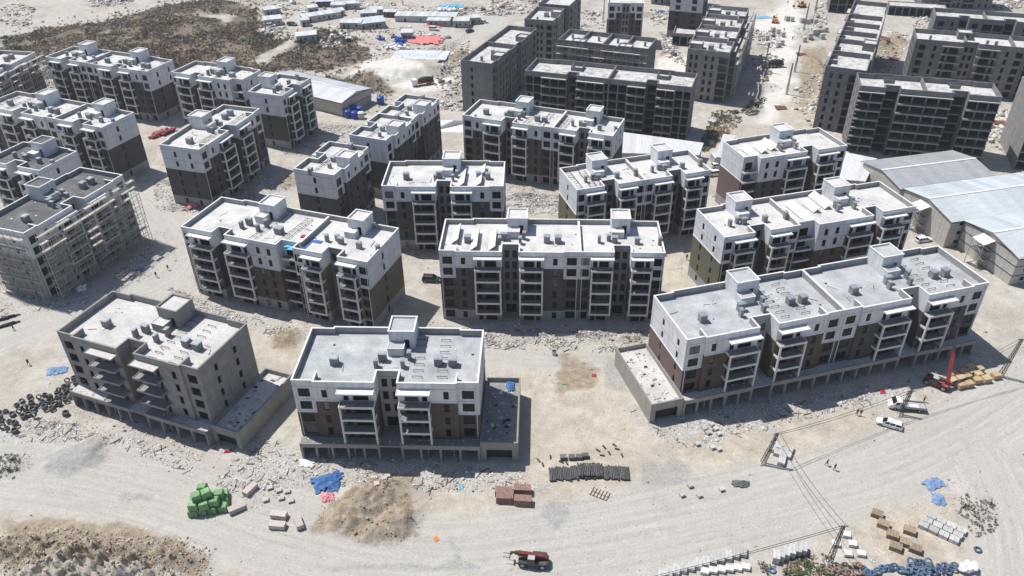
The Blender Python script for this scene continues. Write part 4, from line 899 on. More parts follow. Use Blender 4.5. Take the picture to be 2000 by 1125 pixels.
# ---------------------------------------------------------------- bare concrete blocks at the top
G3 = 'unfinished concrete blocks'
sg = [S('half', 5.8, 0), S('open', 9.0, 0, None, 'b'), S('half', 3.4, 3.0), S('open', 9.6, 0, None, 'b'), S('open', 1.5, 0), S('open', 6.4, 0), S('open', 6.2, 0, None, 'b'), S('open', 3.6, 3.0), S('open', 6.0, 0, None, 'b'), S('open', 5.4, 0)]
b = building('concrete_building', 'wide grey concrete frame of open dark cells with rough roof, above the white blocks', 5.4, 267.8, -18.5, 14.2, sg, conc='conc_dark', roof='roof_rough', ends=((.5,), (.3, .7)), dividers=(29.0,), scale_to=56.9, par=1.5, proj=1.5, group=G3)
z = b['_zr']
for xx in (14, 44): 
    m = MB(); m.box(xx, xx + 4, 8.5, 8.7, z + .002, z + 1.3, 'conc_dark'); m.box(xx, xx + .2, 8.7, 13, z + .002, z + 1.3, 'conc_dark'); m.box(xx + 3.8, xx + 4, 8.7, 13, z + .002, z + 1.3, 'conc_dark'); obj('shaft_wall', m, b)
b = building('concrete_building', 'dark grey concrete block seen end on, tallest looking one left of the open frames', -.2, 321.0, 247.6, 12.6, [S('half', 5), S('open', 7, 0, None, 'b'), S('half', 10.5), S('open', 7, 0, None, 'b'), S('half', 5), S('half', 10.6)], conc='conc_dark', roof='roof_rough', ends=((.5,), (.35,)), dividers=(22.5,), group=G3, par=1.6,
             back=[('bay', 4, .6), ('twin', 7, 0), ('twin', 5, .4), ('twin', 6, 0), ('bay', 4, .6), ('twin', 7, 0), ('stair', 5, 0), ('bay', 6, .5)])
z = b['_zr']; tower(b, 33, 37.5, 8.4, 12.58, z, 2.0, 'conc_dark', 'roof_pale'); tower(b, 9, 13.5, 8.4, 12.58, z, 1.8, 'conc_dark', 'roof_rough'); chimney(b, 39, 5.5, z, .9, .7, 1.6); chimney(b, 30, 6, z, 1.2, 1, 1.2)
b = building('concrete_building', 'small grey concrete block with rows of open windows, behind the end on dark block', 11.8, 348.0, 253.2, 12.8, [S('twin', 6), S('balc', 6.5), S('twin', 6.4)], conc='conc', roof='roof_pale', ends=((.3, .6), [('twin', 5), ('twin', 5), ('bay', 4)]), group=G3, par=1.6,
             back=[('bay', 5, .6), ('twin', 8, 0), ('bay', 6, .6)])
z = b['_zr']; tower(b, 5, 9, 8.6, 12.78, z, 2.4, 'conc', 'roof_pale'); chimney(b, 15, 4.5, z, .7, .7, 1.5); chimney(b, 8, 6.5, z, 2.2, 1.6, 1.7, cap=False)
b = building('concrete_building', 'grey concrete block wrapped in scaffolding with four pale roof bays', 56.1, 301.9, 158.0, 14.2, [S('open', 9), S('half', 8.4), S('open', 9), S('half', 8.4)], conc='conc_dark', roof='roof_pale', ends=((.3, .7), (.3, .7)), dividers=(9, 17.4, 26.4), group=G3, par=1.6,
             back=[('bay', 5, .0), ('stair', 3.4, -.6), ('bay', 8.6, .5), ('twin', 5, 0), ('stair', 3.4, -.6), ('bay', 8.6, .5)])
z = b['_zr']; tower(b, 6.2, 11.2, 11.0, 14.78, z, 1.9, 'conc', 'roof_pale'); tower(b, 24.2, 29.2, 11.0, 14.78, z, 1.9, 'conc', 'roof_pale')
for xx in (3, 13.5, 21, 31.5): chimney(b, xx, 6, z, .8, .7, 1.6)
b = building('concrete_building', 'long grey concrete block running away from the camera with side scaffolding and cluttered roof', 79.6, 283.9, 69.5, 15.6, [S('half', 7), S('open', 7, 0, None, 'b'), S('half', 4, 2.5), S('open', 7, 0, None, 'b'), S('half', 7)] * 2, conc='conc', roof='roof_rough', ends=([('open', 3.6), ('twin', 6), ('twin', 5)][::-1], (.5,)), dividers=(16, 32, 48), scale_to=62, group=G3, par=1.6)
z = b['_zr']
for x0 in (4, 19, 35, 51): tower(b, x0, x0 + 4.6, 10.6, 15.58, z, 2.4, 'conc', 'roof_pale'); chimney(b, x0 + 2, 7.5, z, 2.2, 1.8, 1.9, cap=False, mat='conc'); chimney(b, x0 + 5, 4.5, z, .9, .8, 1.7)
b = building('concrete_building', 'long dark concrete block running away beside the dirt road, low cross walls on its roof', 144.9, 341.2, 244.2, 13.4, [S('twin', 8), S('open', 7, 0, None, 'b'), S('twin', 8), S('half', 7)] * 3, nf=7, conc='conc_dark', roof='roof_rough', ends=((.5,), [('twin', 7.5), ('open', 5)]), dividers=(22, 34, 46, 57, 72), scale_to=90, group=G3, par=1.6)
z = b['_zr']; tower(b, 58, 63, 9.0, 13.38, z, 2.6, 'conc_dark', 'roof_pale')
for xx, yy in ((20, 4), (30, 3), (40, 4), (52, 2.2), (66, 2.2), (76, 2.4), (82, 3)):
    m = MB(); m.box(xx, xx + .25, .32, yy, z + .002, z + 1.4, 'conc_dark'); obj('parapet_return', m, b)
sg = [S('open', 7.6, 0, None, 'b'), S('open', 4.2, 2.6), S('open', 7.8, 0, None, 'b'), S('open', 7.2, 0, None, 'b'), S('open', 4.2, 2.6), S('open', 8.8, 0, None, 'b')]
b = building('concrete_building', 'tall concrete frame of black open cells behind the pale sheds, seven open storeys', 110.2, 241.3, -16.0, 13.0, sg, nf=7, conc='conc_dark', roof='roof_rough', ends=((.3, .7), (.3, .7)), dividers=(19.6,), scale_to=40.6, par=1.6, proj=1.3, group=G3)
z = b['_zr']
for xx in (8.2, 27.6):
    m = MB(); m.box(xx, xx + 3.2, 9.0, 9.2, z + .002, z + 1.2, 'conc_dark'); m.box(xx, xx + 3.2, 11.4, 11.6, z + .002, z + 1.2, 'conc_dark'); obj('shaft_wall', m, b)
sg = [S('bay', 5.4), S('strip', 4), S('balc', 7), S('twin', 5, 1.5), S('balcr', 7.4), S('rstrip', 4.4), S('bay', 4.2), S('open', 8, -1), S('open', 8, -1)]
b = building('concrete_building', 'dark concrete block with white roof slabs behind the tall open frame, right edge', 152.8, 297.6, -19.5, 14.6, sg, conc='conc_dark', roof='roof_pale', ends=((.2, .4, .6, .8), (.5,)), dividers=(17.5, 33.4), group=G3, par=1.6, proj=1.3)
z = b['_zr']; tower(b, 15.2, 20, 9.6, 14.58, z, 2.6, 'conc_dark', 'roof_pale'); chimney(b, 5.5, 6, z, .8, .9, 1.5); chimney(b, 25, 6, z, .9, .9, 1.4); chimney(b, 28, 6, z, 1, .9, 1.4)
sg = [S('bay', 5), S('strip', 4), S('open', 3.5, 3), S('bay', 5, 0), S('open', 8, 0), S('open', 4, 3), S('bay', 8, 0), S('open', 8, 0)]
b = building('concrete_building', 'farther dark concrete block with pale roof bays near the upper right corner', 173.6, 327.5, -19.0, 13.2, sg, conc='conc_dark', roof='roof_rough', ends=((.3, .7), (.5,)), dividers=(19,), group=G3, par=1.6)
# farthest ones, cut by the upper edge
x0, y0 = at(1065.5, 7, 18.9)
b = building('concrete_building', 'grey concrete block at the top edge, left of the narrow white topped block', x0 + 3.5, y0 + 17, 250, 13.8, [S('half', 10), S('half', 9)], conc='conc_dark', roof='roof_pale', ends=((.5,), [('stair', 3), ('bay', 5), ('bay', 5)]), group=G3, par=1.6, back=[('bay', 6), ('stair', 4), ('bay', 6)] and [('bay', 6, 0), ('stair', 4, 0), ('bay', 6, 0)])
x0, y0 = at(1188, 5, 18.9)
b = building('apartment_building', 'narrow white topped block with dark grey central strip at the top edge of the view', x0, y0, -6, 15, [S('bay', 3.6), S('strip', 2.6), S('notch', 3.2, -.5), S('rstrip', 2.6), S('bay', 3.4)], low='charcoal', ends=((.5,), (.5,)), far=True, group=G2)
x0, y0 = at(1797, 14); x1, y1 = at(1934, 18)
b = building('concrete_building', 'dark block with framed balconies cut by the top edge near the upper right corner', x0, y0, math.degrees(math.atan2(y1 - y0, x1 - x0)), 14, [S('twin', 9), S('open', 6, 0, None, 'b'), S('twin', 6), S('open', 6, 0, None, 'b'), S('twin', 9)], conc='conc_dark', roof='roof_pale', scale_to=math.hypot(x1 - x0, y1 - y0), group=G3)
x0, y0 = at(1318, 17)
b = building('concrete_building', 'dark open frame block cut by the top edge above the rubble yard', x0, y0, -6, 14, [S('open', 7), S('open', 7)], conc='conc_dark', roof='roof_pale', group=G3)
x0, y0 = at(1275, 14)
b = building('concrete_building', 'grey concrete wall end of a block at the top edge beside the white topped block', x0, y0 + 6, -8, 14, [S('twin', 8)], conc='conc', roof='roof_pale', group=G3)
x0, y0 = at(1617, 24); 
b = building('concrete_building', 'two storey concrete frame at the top edge left of the long dark block', x0, y0, -14, 12, [S('open', 8), S('open', 6)], nf=2, fh=4.2, conc='conc_dark', roof='roof_rough', group=G3)
x0, y0 = at(1733, 29)
b = building('concrete_building', 'low one storey concrete colonnade near the top right, in front of a dark block', x0, y0, -17, 9, [S('open', 16), S('open', 10)], nf=1, fh=4.2, conc='conc_dark', roof='roof_rough', par=.3, group=G3)
x0, y0 = at(1312, 88)
b = building('concrete_building', 'low concrete garage annex with rough roof beside the long scaffolded block', x0, y0, -16, 13, [S('open', 10)], nf=1, fh=4.4, conc='conc', roof='roof_rough', par=1.0, ends=((), ()), group=G3)
x0, y0 = at(1979, 330); x1, y1 = at(1971, 276)
b = building('concrete_building', 'bare concrete end wall leaning in at the right edge of the view', x0, y0, -17, math.hypot(x1 - x0, y1 - y0), [S('open', 10), S('open', 10)], nf=7, conc='conc', roof='roof_rough', ends=((), ()), par=1.6, group=G3)
x0, y0 = at(1373, 3, 18.9)
b = building('apartment_building', 'white walled block at the top edge behind the long scaffolded concrete block', x0 + 2, y0 + 8, 69.5, 15, [S('half', 8), S('open', 8)], conc=None, low='charcoal', roof='roof_pale', far=True, group=G2, ends=([('bay', 4), ('bay', 4)], (.5,)))
# ---------------------------------------------------------------- scaffolding
def scaffold(label, parent_xy, adeg, x0, x1, yf, h, depth=1.1, lift=2.0, bay=2.4, deck=.75, seed=1):
    """tube scaffold in front of a facade that runs from x0 to x1 at depth yf of the building placed at parent_xy, adeg"""
    rd = random.Random(seed)
    t = thing('scaffolding', label, 'scaffolding', (*parent_xy, 0), R(adeg), 'scaffolds round unfinished blocks')
    m = MB(); n = max(1, round((x1 - x0) / bay)); b = (x1 - x0) / n; nl = int(h / lift)
    for i in range(n + 1):
        for y in (yf - .35, yf - .35 - depth): m.bar((x0 + i*b, y, -.4), (x0 + i*b, y, h + rd.uniform(-.4, .9)), .09, 'scaff')
        for k in range(1, nl + 1): m.bar((x0 + i*b, yf - .3, k*lift), (x0 + i*b, yf - .4 - depth, k*lift), .06, 'scaff')
    for k in range(1, nl + 1):
        for y in (yf - .35, yf - .35 - depth): m.bar((x0 - .2, y, k*lift), (x1 + .2, y, k*lift), .08, 'scaff')
        m.bar((x0 - .2, yf - .35 - depth, k*lift + 1.0), (x1 + .2, yf - .35 - depth, k*lift + 1.0), .05, 'scaff')
    for i in range(0, n, 2): m.bar((x0 + i*b, yf - .4 - depth, 0), (x0 + min(n, i+2)*b, yf - .4 - depth, h*.5), .05, 'scaff'); m.bar((x0 + min(n, i+2)*b, yf - .4 - depth, h*.5), (x0 + i*b, yf - .4 - depth, h), .05, 'scaff')
    obj('tube_frame', m, t)
    def pm():
        p = MB(); p.box(0, b*.98, -depth*.75, 0, 0, .06, 'plank'); return p.mesh('deck_board')
    me = pm()
    for k in range(1, nl + 1):
        for i in range(n):
            if rd.random() < deck: obj('deck_board', me, t, (x0 + i*b, yf - .42, k*lift + .04), (rd.uniform(-.03, .03), 0, rd.uniform(-.02, .02)))
    return t
scaffold('tube scaffold with board decks along the balcony side of the bitumen roofed white block', (-113.7, 160.5), 70.0, .5, 32, -2.4, 18.2, seed=2)
xe = (-113.7, 160.5); a = R(70.0 - 90)
scaffold('tube scaffold across the end wall of the bitumen roofed white block', (xe[0] - 14.8 * math.cos(a), xe[1] - 14.8 * math.sin(a)), -20.0, 0, 14.6, 0, 18.6, lift=2.9, deck=1.0, seed=3)
scaffold('tube scaffold on the part built block cut by the upper left edge', (-182.4, 263.4), 80.0, 6, 32, -2.3, 18, deck=.6, seed=4)
ca, sa = math.cos(R(158)), math.sin(R(158)); bx, by = 56.1 + 34.8*ca - 14.9*sa, 301.9 + 34.8*sa + 14.9*ca
scaffold('tube scaffold with pale decks on the four bay concrete block', (bx, by), -22.0, 0, 34.8, 0, 18.5, lift=2.9, deck=.8, seed=5)
scaffold('tube scaffold along the shaded side of the long grey concrete block', (79.6, 283.9), 69.5, 2, 60, -1.9, 18.5, lift=2.9, deck=.8, seed=6)

# ---------------------------------------------------------------- sheds with pitched sheet roofs
def shed(label, pl, pr, z, rise, length, roofm='shed_roof', wallm='shed_wall', trim=None, storeys=3, wins=True, over=.5, group='sheet roofed site sheds', pitch=1.05):
    x0, y0 = at(*pl, z); x1, y1 = at(*pr, z); w = math.hypot(x1 - x0, y1 - y0); a = math.atan2(y1 - y0, x1 - x0)
    t = thing('shed', label, 'shed', (x0, y0, 0), a, group)
    m = MB(); m.quad([(0, 0, -.8), (w, 0, -.8), (w, 0, z), (w/2, 0, z + rise), (0, 0, z)], wallm); m.quad([(w, length, -.8), (0, length, -.8), (0, length, z), (w/2, length, z + rise), (w, length, z)], wallm)
    m.quad([(w, 0, -.8), (w, length, -.8), (w, length, z), (w, 0, z)], wallm); m.quad([(0, length, -.8), (0, 0, -.8), (0, 0, z), (0, length, z)], wallm); obj('wall', m, t)
    # wall panels on the gable and on the sides
    ph = z / storeys; n = max(3, round(w / 3.0)); pw = w / n
    def pmesh(ww, hh):
        def mk():
            p = MB(); p.box(.07, ww - .07, -.05, 0, .08, hh - .06, wallm); return p.mesh('wall_panel')
        return cached(('wp', round(ww, 3), round(hh, 3), wallm), mk)
    for k in range(storeys):
        for i in range(n): obj('wall_panel', pmesh(pw, ph), t, (i*pw, -.002, k*ph))
    nl = max(3, round(length / 6.0)); pl_ = length / nl
    for k in range(storeys):
        for i in range(nl): obj('wall_panel', pmesh(pl_, ph), t, (w + .002, i*pl_, k*ph), R(90))
    if trim:
        m = MB()
        for k in range(1, storeys + 1): m.box(-.06, w + .08, -.09, -.055, k*ph - .14, k*ph + .1, trim); m.box(w + .058, w + .1, -.05, length, k*ph - .14, k*ph + .1, trim)
        obj('trim', m, t)
    if wins:
        wm = window_mesh(1.1, 1.0, True)[0]
        for k in range(storeys):
            for i in range(nl): obj('window', wm, t, (w + .075, i*pl_ + pl_*.5, k*ph + ph*.55), R(90))
    # roof sheets, one by one, with standing ribs
    sl = math.hypot(w/2 + over, rise * (w/2 + over) / (w/2)); an = math.atan2(rise, w/2); ns = max(6, round((length + 2*over) / (pitch * 2.2))); sw = (length + 2*over) / ns
    def rm():
        p = MB(); p.box(0, sl, 0, sw - .012, 0, .05, roofm); q = max(2, round(sw / .75))
        for i in range(q): yy = sw * (i + .5) / q; p.box(.02, sl - .02, yy - .04, yy + .04, .05, .11, roofm)
        return p.mesh('roof_sheet')
    rme = rm(); zt = z - over * rise / (w/2)
    for i in range(ns):
        obj('roof_sheet', rme, t, (-over, -over + i*sw, zt), (0, -an, 0))
        obj('roof_sheet', rme, t, (w + over, -over + (i + 1)*sw - .012, zt), (0, -an, R(180)))
    for gx_ in (-over - .08, w + over + .08): m = MB(); m.box(gx_ - .12, gx_ + .12, -over, length + over, zt - .2, zt + .02, 'frame_dark'); obj('gutter', m, t)
    m = MB(); m.bar((w/2, -over, z + rise + .1), (w/2, length + over, z + rise + .1), .7, 'coping', .06); obj('ridge_cap', m, t)
    return t, w
for k in ('shed_roof', 'shed_roof_blue'):
    pass
t, w = shed('grey sheet roofed shed below the tall open concrete frame, farthest of the three big ones', (1687, 316), (1760, 368), 6.4, 1.55, 31, 'shed_roof_grey', storeys=2)
t, w = shed('pale blue sheet roofed shed in the middle of the three big ones at the right', (1769, 368.5), (1860, 432), 8.1, 1.8, 38, 'shed_roof_blue')
STAIRS = [(t, w)]
t2, w2 = shed('pale blue sheet roofed shed with dark blue trim at the right edge', (1887, 431), (1992, 503), 8.1, 1.8, 38, 'shed_roof_blue', trim='blue_trim'); STAIRS.append((t2, w2))
shed('long white gable shed with rows of small windows beside the blue water tanks', (666, 200), (723, 172), 5.4, 1.5, 40, storeys=2, trim='frame_dark')
shed('white low shed roof between the white blocks and the concrete frame', (1210, 308), (1222, 272), 4.0, .9, 1, wins=False, storeys=1) if False else None
def lean_shed(label, pts, z, rise, roofm='shed_roof'):
    """mono pitch shed from its four eave corners in the plan, first two at the low side"""
    w = [at(u, v, z) for u, v in pts]; cx = sum(p[0] for p in w)/4; cy = sum(p[1] for p in w)/4
    t = thing('shed', label, 'shed', (cx, cy, 0), 0, 'sheet roofed site sheds'); q = [(p[0]-cx, p[1]-cy) for p in w]
    zz = [z, z, z + rise, z + rise]; m = MB()
    for i in range(4): j = (i+1) % 4; m.quad([(q[i][0]*.97, q[i][1]*.97, -.6), (q[j][0]*.97, q[j][1]*.97, -.6), (q[j][0]*.97, q[j][1]*.97, zz[j]), (q[i][0]*.97, q[i][1]*.97, zz[i])], 'shed_wall')
    obj('wall', m, t); n = max(5, int(math.hypot(q[1][0]-q[0][0], q[1][1]-q[0][1]) / 1.6))
    for i in range(n):
        f0, f1 = i/n, (i+.985)/n; L_ = lambda a, b, f: (a[0]+(b[0]-a[0])*f, a[1]+(b[1]-a[1])*f)
        a, b, c, d = L_(q[0], q[1], f0), L_(q[0], q[1], f1), L_(q[3], q[2], f1), L_(q[3], q[2], f0)
        p = MB(); p.hexa([(*a, z+.02), (*b, z+.02), (*c, z+rise+.02), (*d, z+rise+.02), (*a, z+.08), (*b, z+.08), (*c, z+rise+.08), (*d, z+rise+.08)], roofm); e = L_(a, b, .5); f = L_(d, c, .5); p.bar((*e, z+.11), (*f, z+rise+.11), .08, roofm); obj('roof_sheet', p, t)
lean_shed('long pale shed roof between the white block with rack grid and the concrete frame', [(1208, 299), (1366, 303), (1374, 284), (1212, 262)], 4.0, .8)
lean_shed('small white shed roof left of the red brown end wall', [(1398, 307), (1418, 309), (1438, 268), (1412, 265)], 3.6, .6)
lean_shed('white shed roof wedged between a solar roofed block and the grey shed', [(1636, 350), (1690, 355), (1712, 314), (1652, 302)], 4.2, .7)
for i, (t, w) in enumerate(STAIRS):   # outside stair under a flat hood on each gable
    s = thing('outside_stair', ['steel outside stair under a white hood on the middle blue shed', 'steel outside stair under a white hood on the blue trimmed shed'][i], 'stair', tuple(t.location), t.rotation_euler.z, 'outside stairs of the sheds')
    x0 = w*.36; m = MB(); m.hexa([(x0, -3.4, 7.4), (x0+4.2, -3.4, 7.4), (x0+4.2, -.3, 8.2), (x0, -.3, 8.2), (x0, -3.4, 7.5), (x0+4.2, -3.4, 7.5), (x0+4.2, -.3, 8.3), (x0, -.3, 8.3)], 'coping'); obj('hood', m, s)
    m = MB()
    for px_ in (x0 + .1, x0 + 4.1):
        for py in (-3.3, -.35): m.bar((px_, py, -.4), (px_, py, 7.6), .12, 'galv')
    obj('post_frame', m, s)
    for k in range(3):
        z0 = k*2.5; fl = MB(); up = k % 2 == 0
        for q in range(10):
            xx = x0 + .4 + 3.2 * ((q + .5)/10 if up else 1 - (q + .5)/10); fl.box(xx - .16, xx + .16, -3.0, -1.9, z0 + 2.5*q/10 + .2, z0 + 2.5*q/10 + .25, 'galv')
        a_, b_ = (x0 + .4, x0 + 3.6) if up else (x0 + 3.6, x0 + .4)
        for yy in (-3.05, -1.85): fl.bar((a_, yy, z0 + .2), (b_, yy, z0 + 2.6), .1, 'galv'); fl.bar((a_, yy, z0 + 1.2), (b_, yy, z0 + 3.6), .05, 'galv')
        obj('stair_flight', fl, s); ld = MB(); ld.box(x0 + .1, x0 + 4.1, -1.8, -.35, z0 + 2.45, z0 + 2.52, 'galv'); ld.box(x0 + .1, x0 + 4.1, -1.83, -1.8, z0 + 3.4, z0 + 3.46, 'galv'); obj('landing', ld, s)
# ---------------------------------------------------------------- site cabins at the back
def cabin(label, u, v, w, d, h, rz, roofm='cabin_roof', wallm='cabin_wall', slope=.25, doors=1, wn=2, doorm='frame_dark'):
    x, y = at(u, v); z = gz(x, y)
    t = thing('site_cabin', label, 'cabin', (x, y, z), R(rz), 'site cabins of the builders yard')
    m = MB(); m.hexa([(-w/2, -d/2, -1), (w/2, -d/2, -1), (w/2, d/2, -1), (-w/2, d/2, -1), (-w/2, -d/2, h), (w/2, -d/2, h), (w/2, d/2, h + slope), (-w/2, d/2, h + slope)], wallm); obj('wall', m, t)
    n = max(3, round(w / 1.8)); sw = (w + .5)/n
    def rm():
        p = MB(); p.hexa([(0, -d/2 - .3, 0), (sw - .03, -d/2 - .3, 0), (sw - .03, d/2 + .3, slope*1.05), (0, d/2 + .3, slope*1.05), (0, -d/2 - .3, .07), (sw - .03, -d/2 - .3, .07), (sw - .03, d/2 + .3, slope*1.05 + .07), (0, d/2 + .3, slope*1.05 + .07)], roofm); return p.mesh('roof_sheet')
    me = rm()
    for i in range(n): obj('roof_sheet', me, t, (-w/2 - .25 + i*sw, 0, h + .03))
    for i in range(doors): dm = MB(); xx = -w/2 + w*(.15 + .5*i); dm.box(xx, xx + .9, -d/2 - .06, -d/2 - .003, 0, 2.0, doorm); obj('door', dm, t)
    for i in range(wn): obj('window', window_mesh(.9, .8, True)[0], t, (-w/2 + w*(.42 + .38*i/max(1, wn-1)) if wn > 1 else w*.2, -d/2 - .03, 1.5))
    # panel posts
    m = MB(); k = max(2, round(w/2.4))
    for i in range(k + 1): xx = -w/2 + w*i/k; m.box(xx - .05, xx + .05, -d/2 - .04, -d/2 - .002, 0, h - .05, 'galv')
    obj('panel_posts', m, t)
CABINS = [('white roofed cabin beside the far track, behind the one with a parked car', 532, 30, 8, 5, 3, 28), ('white roofed cabin with a white car parked before it', 534, 50, 8.4, 6, 3.2, 20),
 ('small grey cabin behind the long diagonal grey shed', 612, 26, 5, 4, 3, 20), ('long diagonal grey roofed shed in the middle of the yard', 628, 42, 19, 5.5, 2.9, 30), ('grey cabin with double door right of the diagonal shed', 660, 35, 6.5, 4.6, 2.8, 24),
 ('small grey lean hut at the lower end of the diagonal shed', 597, 54, 4, 3.4, 3, 25), ('white roofed cabin standing alone on the scrub slope', 600, 84, 9, 5.5, 3.1, 18), ('low grey hut with flat pale roof attached to the broad shed', 688, 60, 10, 5, 2.8, -4),
 ('broad blue grey roofed shed near the red and blue heaps', 724, 56, 13, 9, 2.9, 20), ('grey hut with wide sloping roof behind the broad shed', 721, 37, 8, 4.5, 2.6, 8), ('small dark hut behind the broad blue grey shed', 736, 29, 6, 5, 2.5, 15),
 ('dark blue container at the top edge of the yard', 637, 12, 9, 4, 3, 3), ('open sided grey lean to at the top edge of the yard', 662, 20, 7, 5, 2.8, 3), ('grey panelled cabin at the top edge right of the lean to', 687, 18, 8, 4, 3, 5),
 ('small brown hut with a red door by the long grey shed', 763, 34, 6, 3.6, 2.6, -5), ('long grey roofed storage shed with a dark porch', 834, 42, 30, 7, 3.2, -6), ('grey porch roof in front of the long storage shed', 858, 50, 11, 4.4, 2.7, -6),
 ('pale roofed cabin with panelled front at the end of the storage shed', 902, 51, 7.5, 5.5, 3.2, -4), ('grey box cabin at the right end of the yard row', 928, 45, 5, 4.5, 3.2, 10), ('blue white roofed container between the blue drums and red sheets', 796, 78, 5, 4.5, 3.2, 2), ('tiny brown cabinet standing in the scrub below the broad shed', 682, 86, 2, 1.5, 1.7, 10),
 ('small pale hut left of the big white shed roof near two parked vans', 1402, 318, 4, 3.5, 2.6, 10)]
for c in CABINS:
    lab, u, v, w, d, h, rz = c
    dk = 'blue_trim' if 'dark blue' in lab else ('brown' if 'brown' in lab else 'cabin_wall')
    cabin(lab, u, v, w, d, h, rz, wallm=dk, roofm='shed_roof_blue' if 'blue' in lab and 'dark' not in lab else 'cabin_roof', doorm='red_paint' if 'red door' in lab else 'frame_dark', doors=1 if w < 12 else 2, wn=2 if w < 12 else 4)
# ---------------------------------------------------------------- vehicles
ramp_mat('car_white', (0.70, 0.70, 0.70), (0.78, 0.78, 0.78), scale=2, rough=0.25, spec=0.5)
ramp_mat('car_dark', (0.030, 0.031, 0.032), (0.045, 0.046, 0.047), scale=2, rough=0.35, spec=0.5)
ramp_mat('car_glass', (0.012, 0.014, 0.016), (0.02, 0.022, 0.025), scale=2, rough=0.08, spec=0.6)
ramp_mat('tyre', (0.022, 0.022, 0.022), (0.05, 0.048, 0.045), scale=5, rough=0.9)
ramp_mat('rim', (0.30, 0.30, 0.30), (0.42, 0.42, 0.42), scale=5, rough=0.4, metal=0.5)
ramp_mat('machine_red', (0.20, 0.032, 0.034), (0.31, 0.062, 0.062), scale=1.5, rough=0.45, fine=0.1)
ramp_mat('machine_maroon', (0.11, 0.022, 0.024), (0.19, 0.045, 0.045), scale=1.5, rough=0.6, fine=0.15)
ramp_mat('machine_dusty', (0.06, 0.05, 0.046), (0.16, 0.135, 0.12), scale=1.5, rough=0.8, fine=0.15)
ramp_mat('machine_dark', (0.03, 0.03, 0.03), (0.07, 0.068, 0.066), scale=3, rough=0.6)
ramp_mat('machine_orange', (0.55, 0.22, 0.04), (0.66, 0.30, 0.06), scale=2, rough=0.5)
ramp_mat('dust_grey', (0.34, 0.335, 0.33), (0.48, 0.47, 0.46), scale=1.5, rough=0.8, fine=0.1)
ramp_mat('lamp_red', (0.4, 0.02, 0.02), (0.45, 0.03, 0.03), scale=2, rough=0.3)
ramp_mat('lamp_clear', (0.7, 0.7, 0.68), (0.8, 0.8, 0.78), scale=2, rough=0.15)
def wheel(t, x, y, r, w):
    def ty():
        m = MB(); m.tube((0, -w/2, 0), (0, w/2, 0), r, 'tyre', 16); return m.mesh('wheel')
    def ri():
        m = MB(); m.tube((0, -w/2 - .012, 0), (0, w/2 + .012, 0), r*.58, 'rim', 10); return m.mesh('rim')
    o = obj('wheel', cached(('wheel', r, w), ty), t, (x, y, r)); obj('rim', cached(('rim', r, w), ri), o)
def ring(x, hw, z0, z1, inset_=.06, bev=.08):
    return [(x, -hw + inset_, z0), (x, -hw, z0 + bev*1.5), (x, -hw, z1 - bev), (x, -hw + bev*1.6, z1), (x, hw - bev*1.6, z1), (x, hw, z1 - bev), (x, hw, z0 + bev*1.5), (x, hw - inset_, z0)]
def car(label, u, v, head, paint='car_white', L=4.6, W=1.82, H=1.48, kind='wagon', group=None):
    x, y = at(u, v); z = gz(x, y); t = thing('car', label, 'car', (x, y, z), R(head), group); hw = W/2; gc = .24; r = .33 if kind != 'suv' else .39
    if kind == 'suv': gc = .34
    belt = H * .60
    m = MB(); prof = [(-L/2, hw*.86, gc + .12, belt*.90), (-L/2 + .18, hw*.97, gc, belt), (-L/4, hw, gc, belt), (L*.16, hw, gc, belt), (L*.33, hw*.98, gc, belt*.95), (L/2 - .25, hw*.92, gc, belt*.86), (L/2, hw*.74, gc + .1, belt*.72)]
    m.loft([ring(a, b, c, d) for a, b, c, d in prof], paint); body = obj('body', m, t)
    m = MB(); xb = -L/2 + (.12 if kind in ('wagon', 'van', 'suv') else .75); xf = L*.27; tb = xb + (.28 if kind != 'sedan' else .6); tf = xf - .85 if kind != 'van' else xf - .5; k = hw*.93; kt = hw*.76
    m.hexa([(xb, -k, belt - .02), (xf, -k, belt - .02), (xf, k, belt - .02), (xb, k, belt - .02), (tb, -kt, H - .05), (tf, -kt, H - .05), (tf, kt, H - .05), (tb, kt, H - .05)], 'car_glass'); obj('windows', m, t)
    m = MB(); m.hexa([(tb - .05, -kt - .02, H - .06), (tf + .06, -kt - .02, H - .06), (tf + .06, kt + .02, H - .06), (tb - .05, kt + .02, H - .06), (tb + .08, -kt + .1, H), (tf - .1, -kt + .1, H), (tf - .1, kt - .1, H), (tb + .08, kt - .1, H)], paint)
    obj('roof', m, t); m = MB()
    for s in (-1, 1):
        for f in (0, .36, .68, 1):
            xx = xb + (xf - xb)*f; xt = tb + (tf - tb)*f; m.bar((xx, s*(k + .004), belt - .02), (xt, s*(kt + .006), H - .05), .075, paint)
    obj('pillars', m, t)
    for sx in (-.31, .31):
        for s in (-1, 1): wheel(t, L*sx, s*(hw - .1), r, .2)
    for s in (-1, 1):
        p = MB(); p.box(L/2 - .22, L/2 - .02, s*hw*.62 - .14, s*hw*.62 + .14, belt*.66, belt*.80, 'lamp_clear'); obj('headlight', p, t)
        p = MB(); p.box(-L/2 - .015, -L/2 + .12, s*hw*.74 - .1, s*hw*.74 + .1, belt*.66, belt*.9, 'lamp_red'); obj('tail_light', p, t)
    return t
car('white estate car on the dirt near the lattice pole', 1736, 831, 152, L=4.9)
car('dark sport utility car parked between two blocks', 843, 549, -6, 'car_dark', L=4.7, W=1.9, H=1.85, kind='suv')
car('white van parked left of the red brown end wall', 1396, 343, 12, L=4.6, W=1.8, H=1.9, kind='van')
car('white car parked behind the white van by the small shed', 1402, 327, 8, L=4.5)
car('white car at the foot of the middle blue shed', 1803, 471, 12, L=4.6)
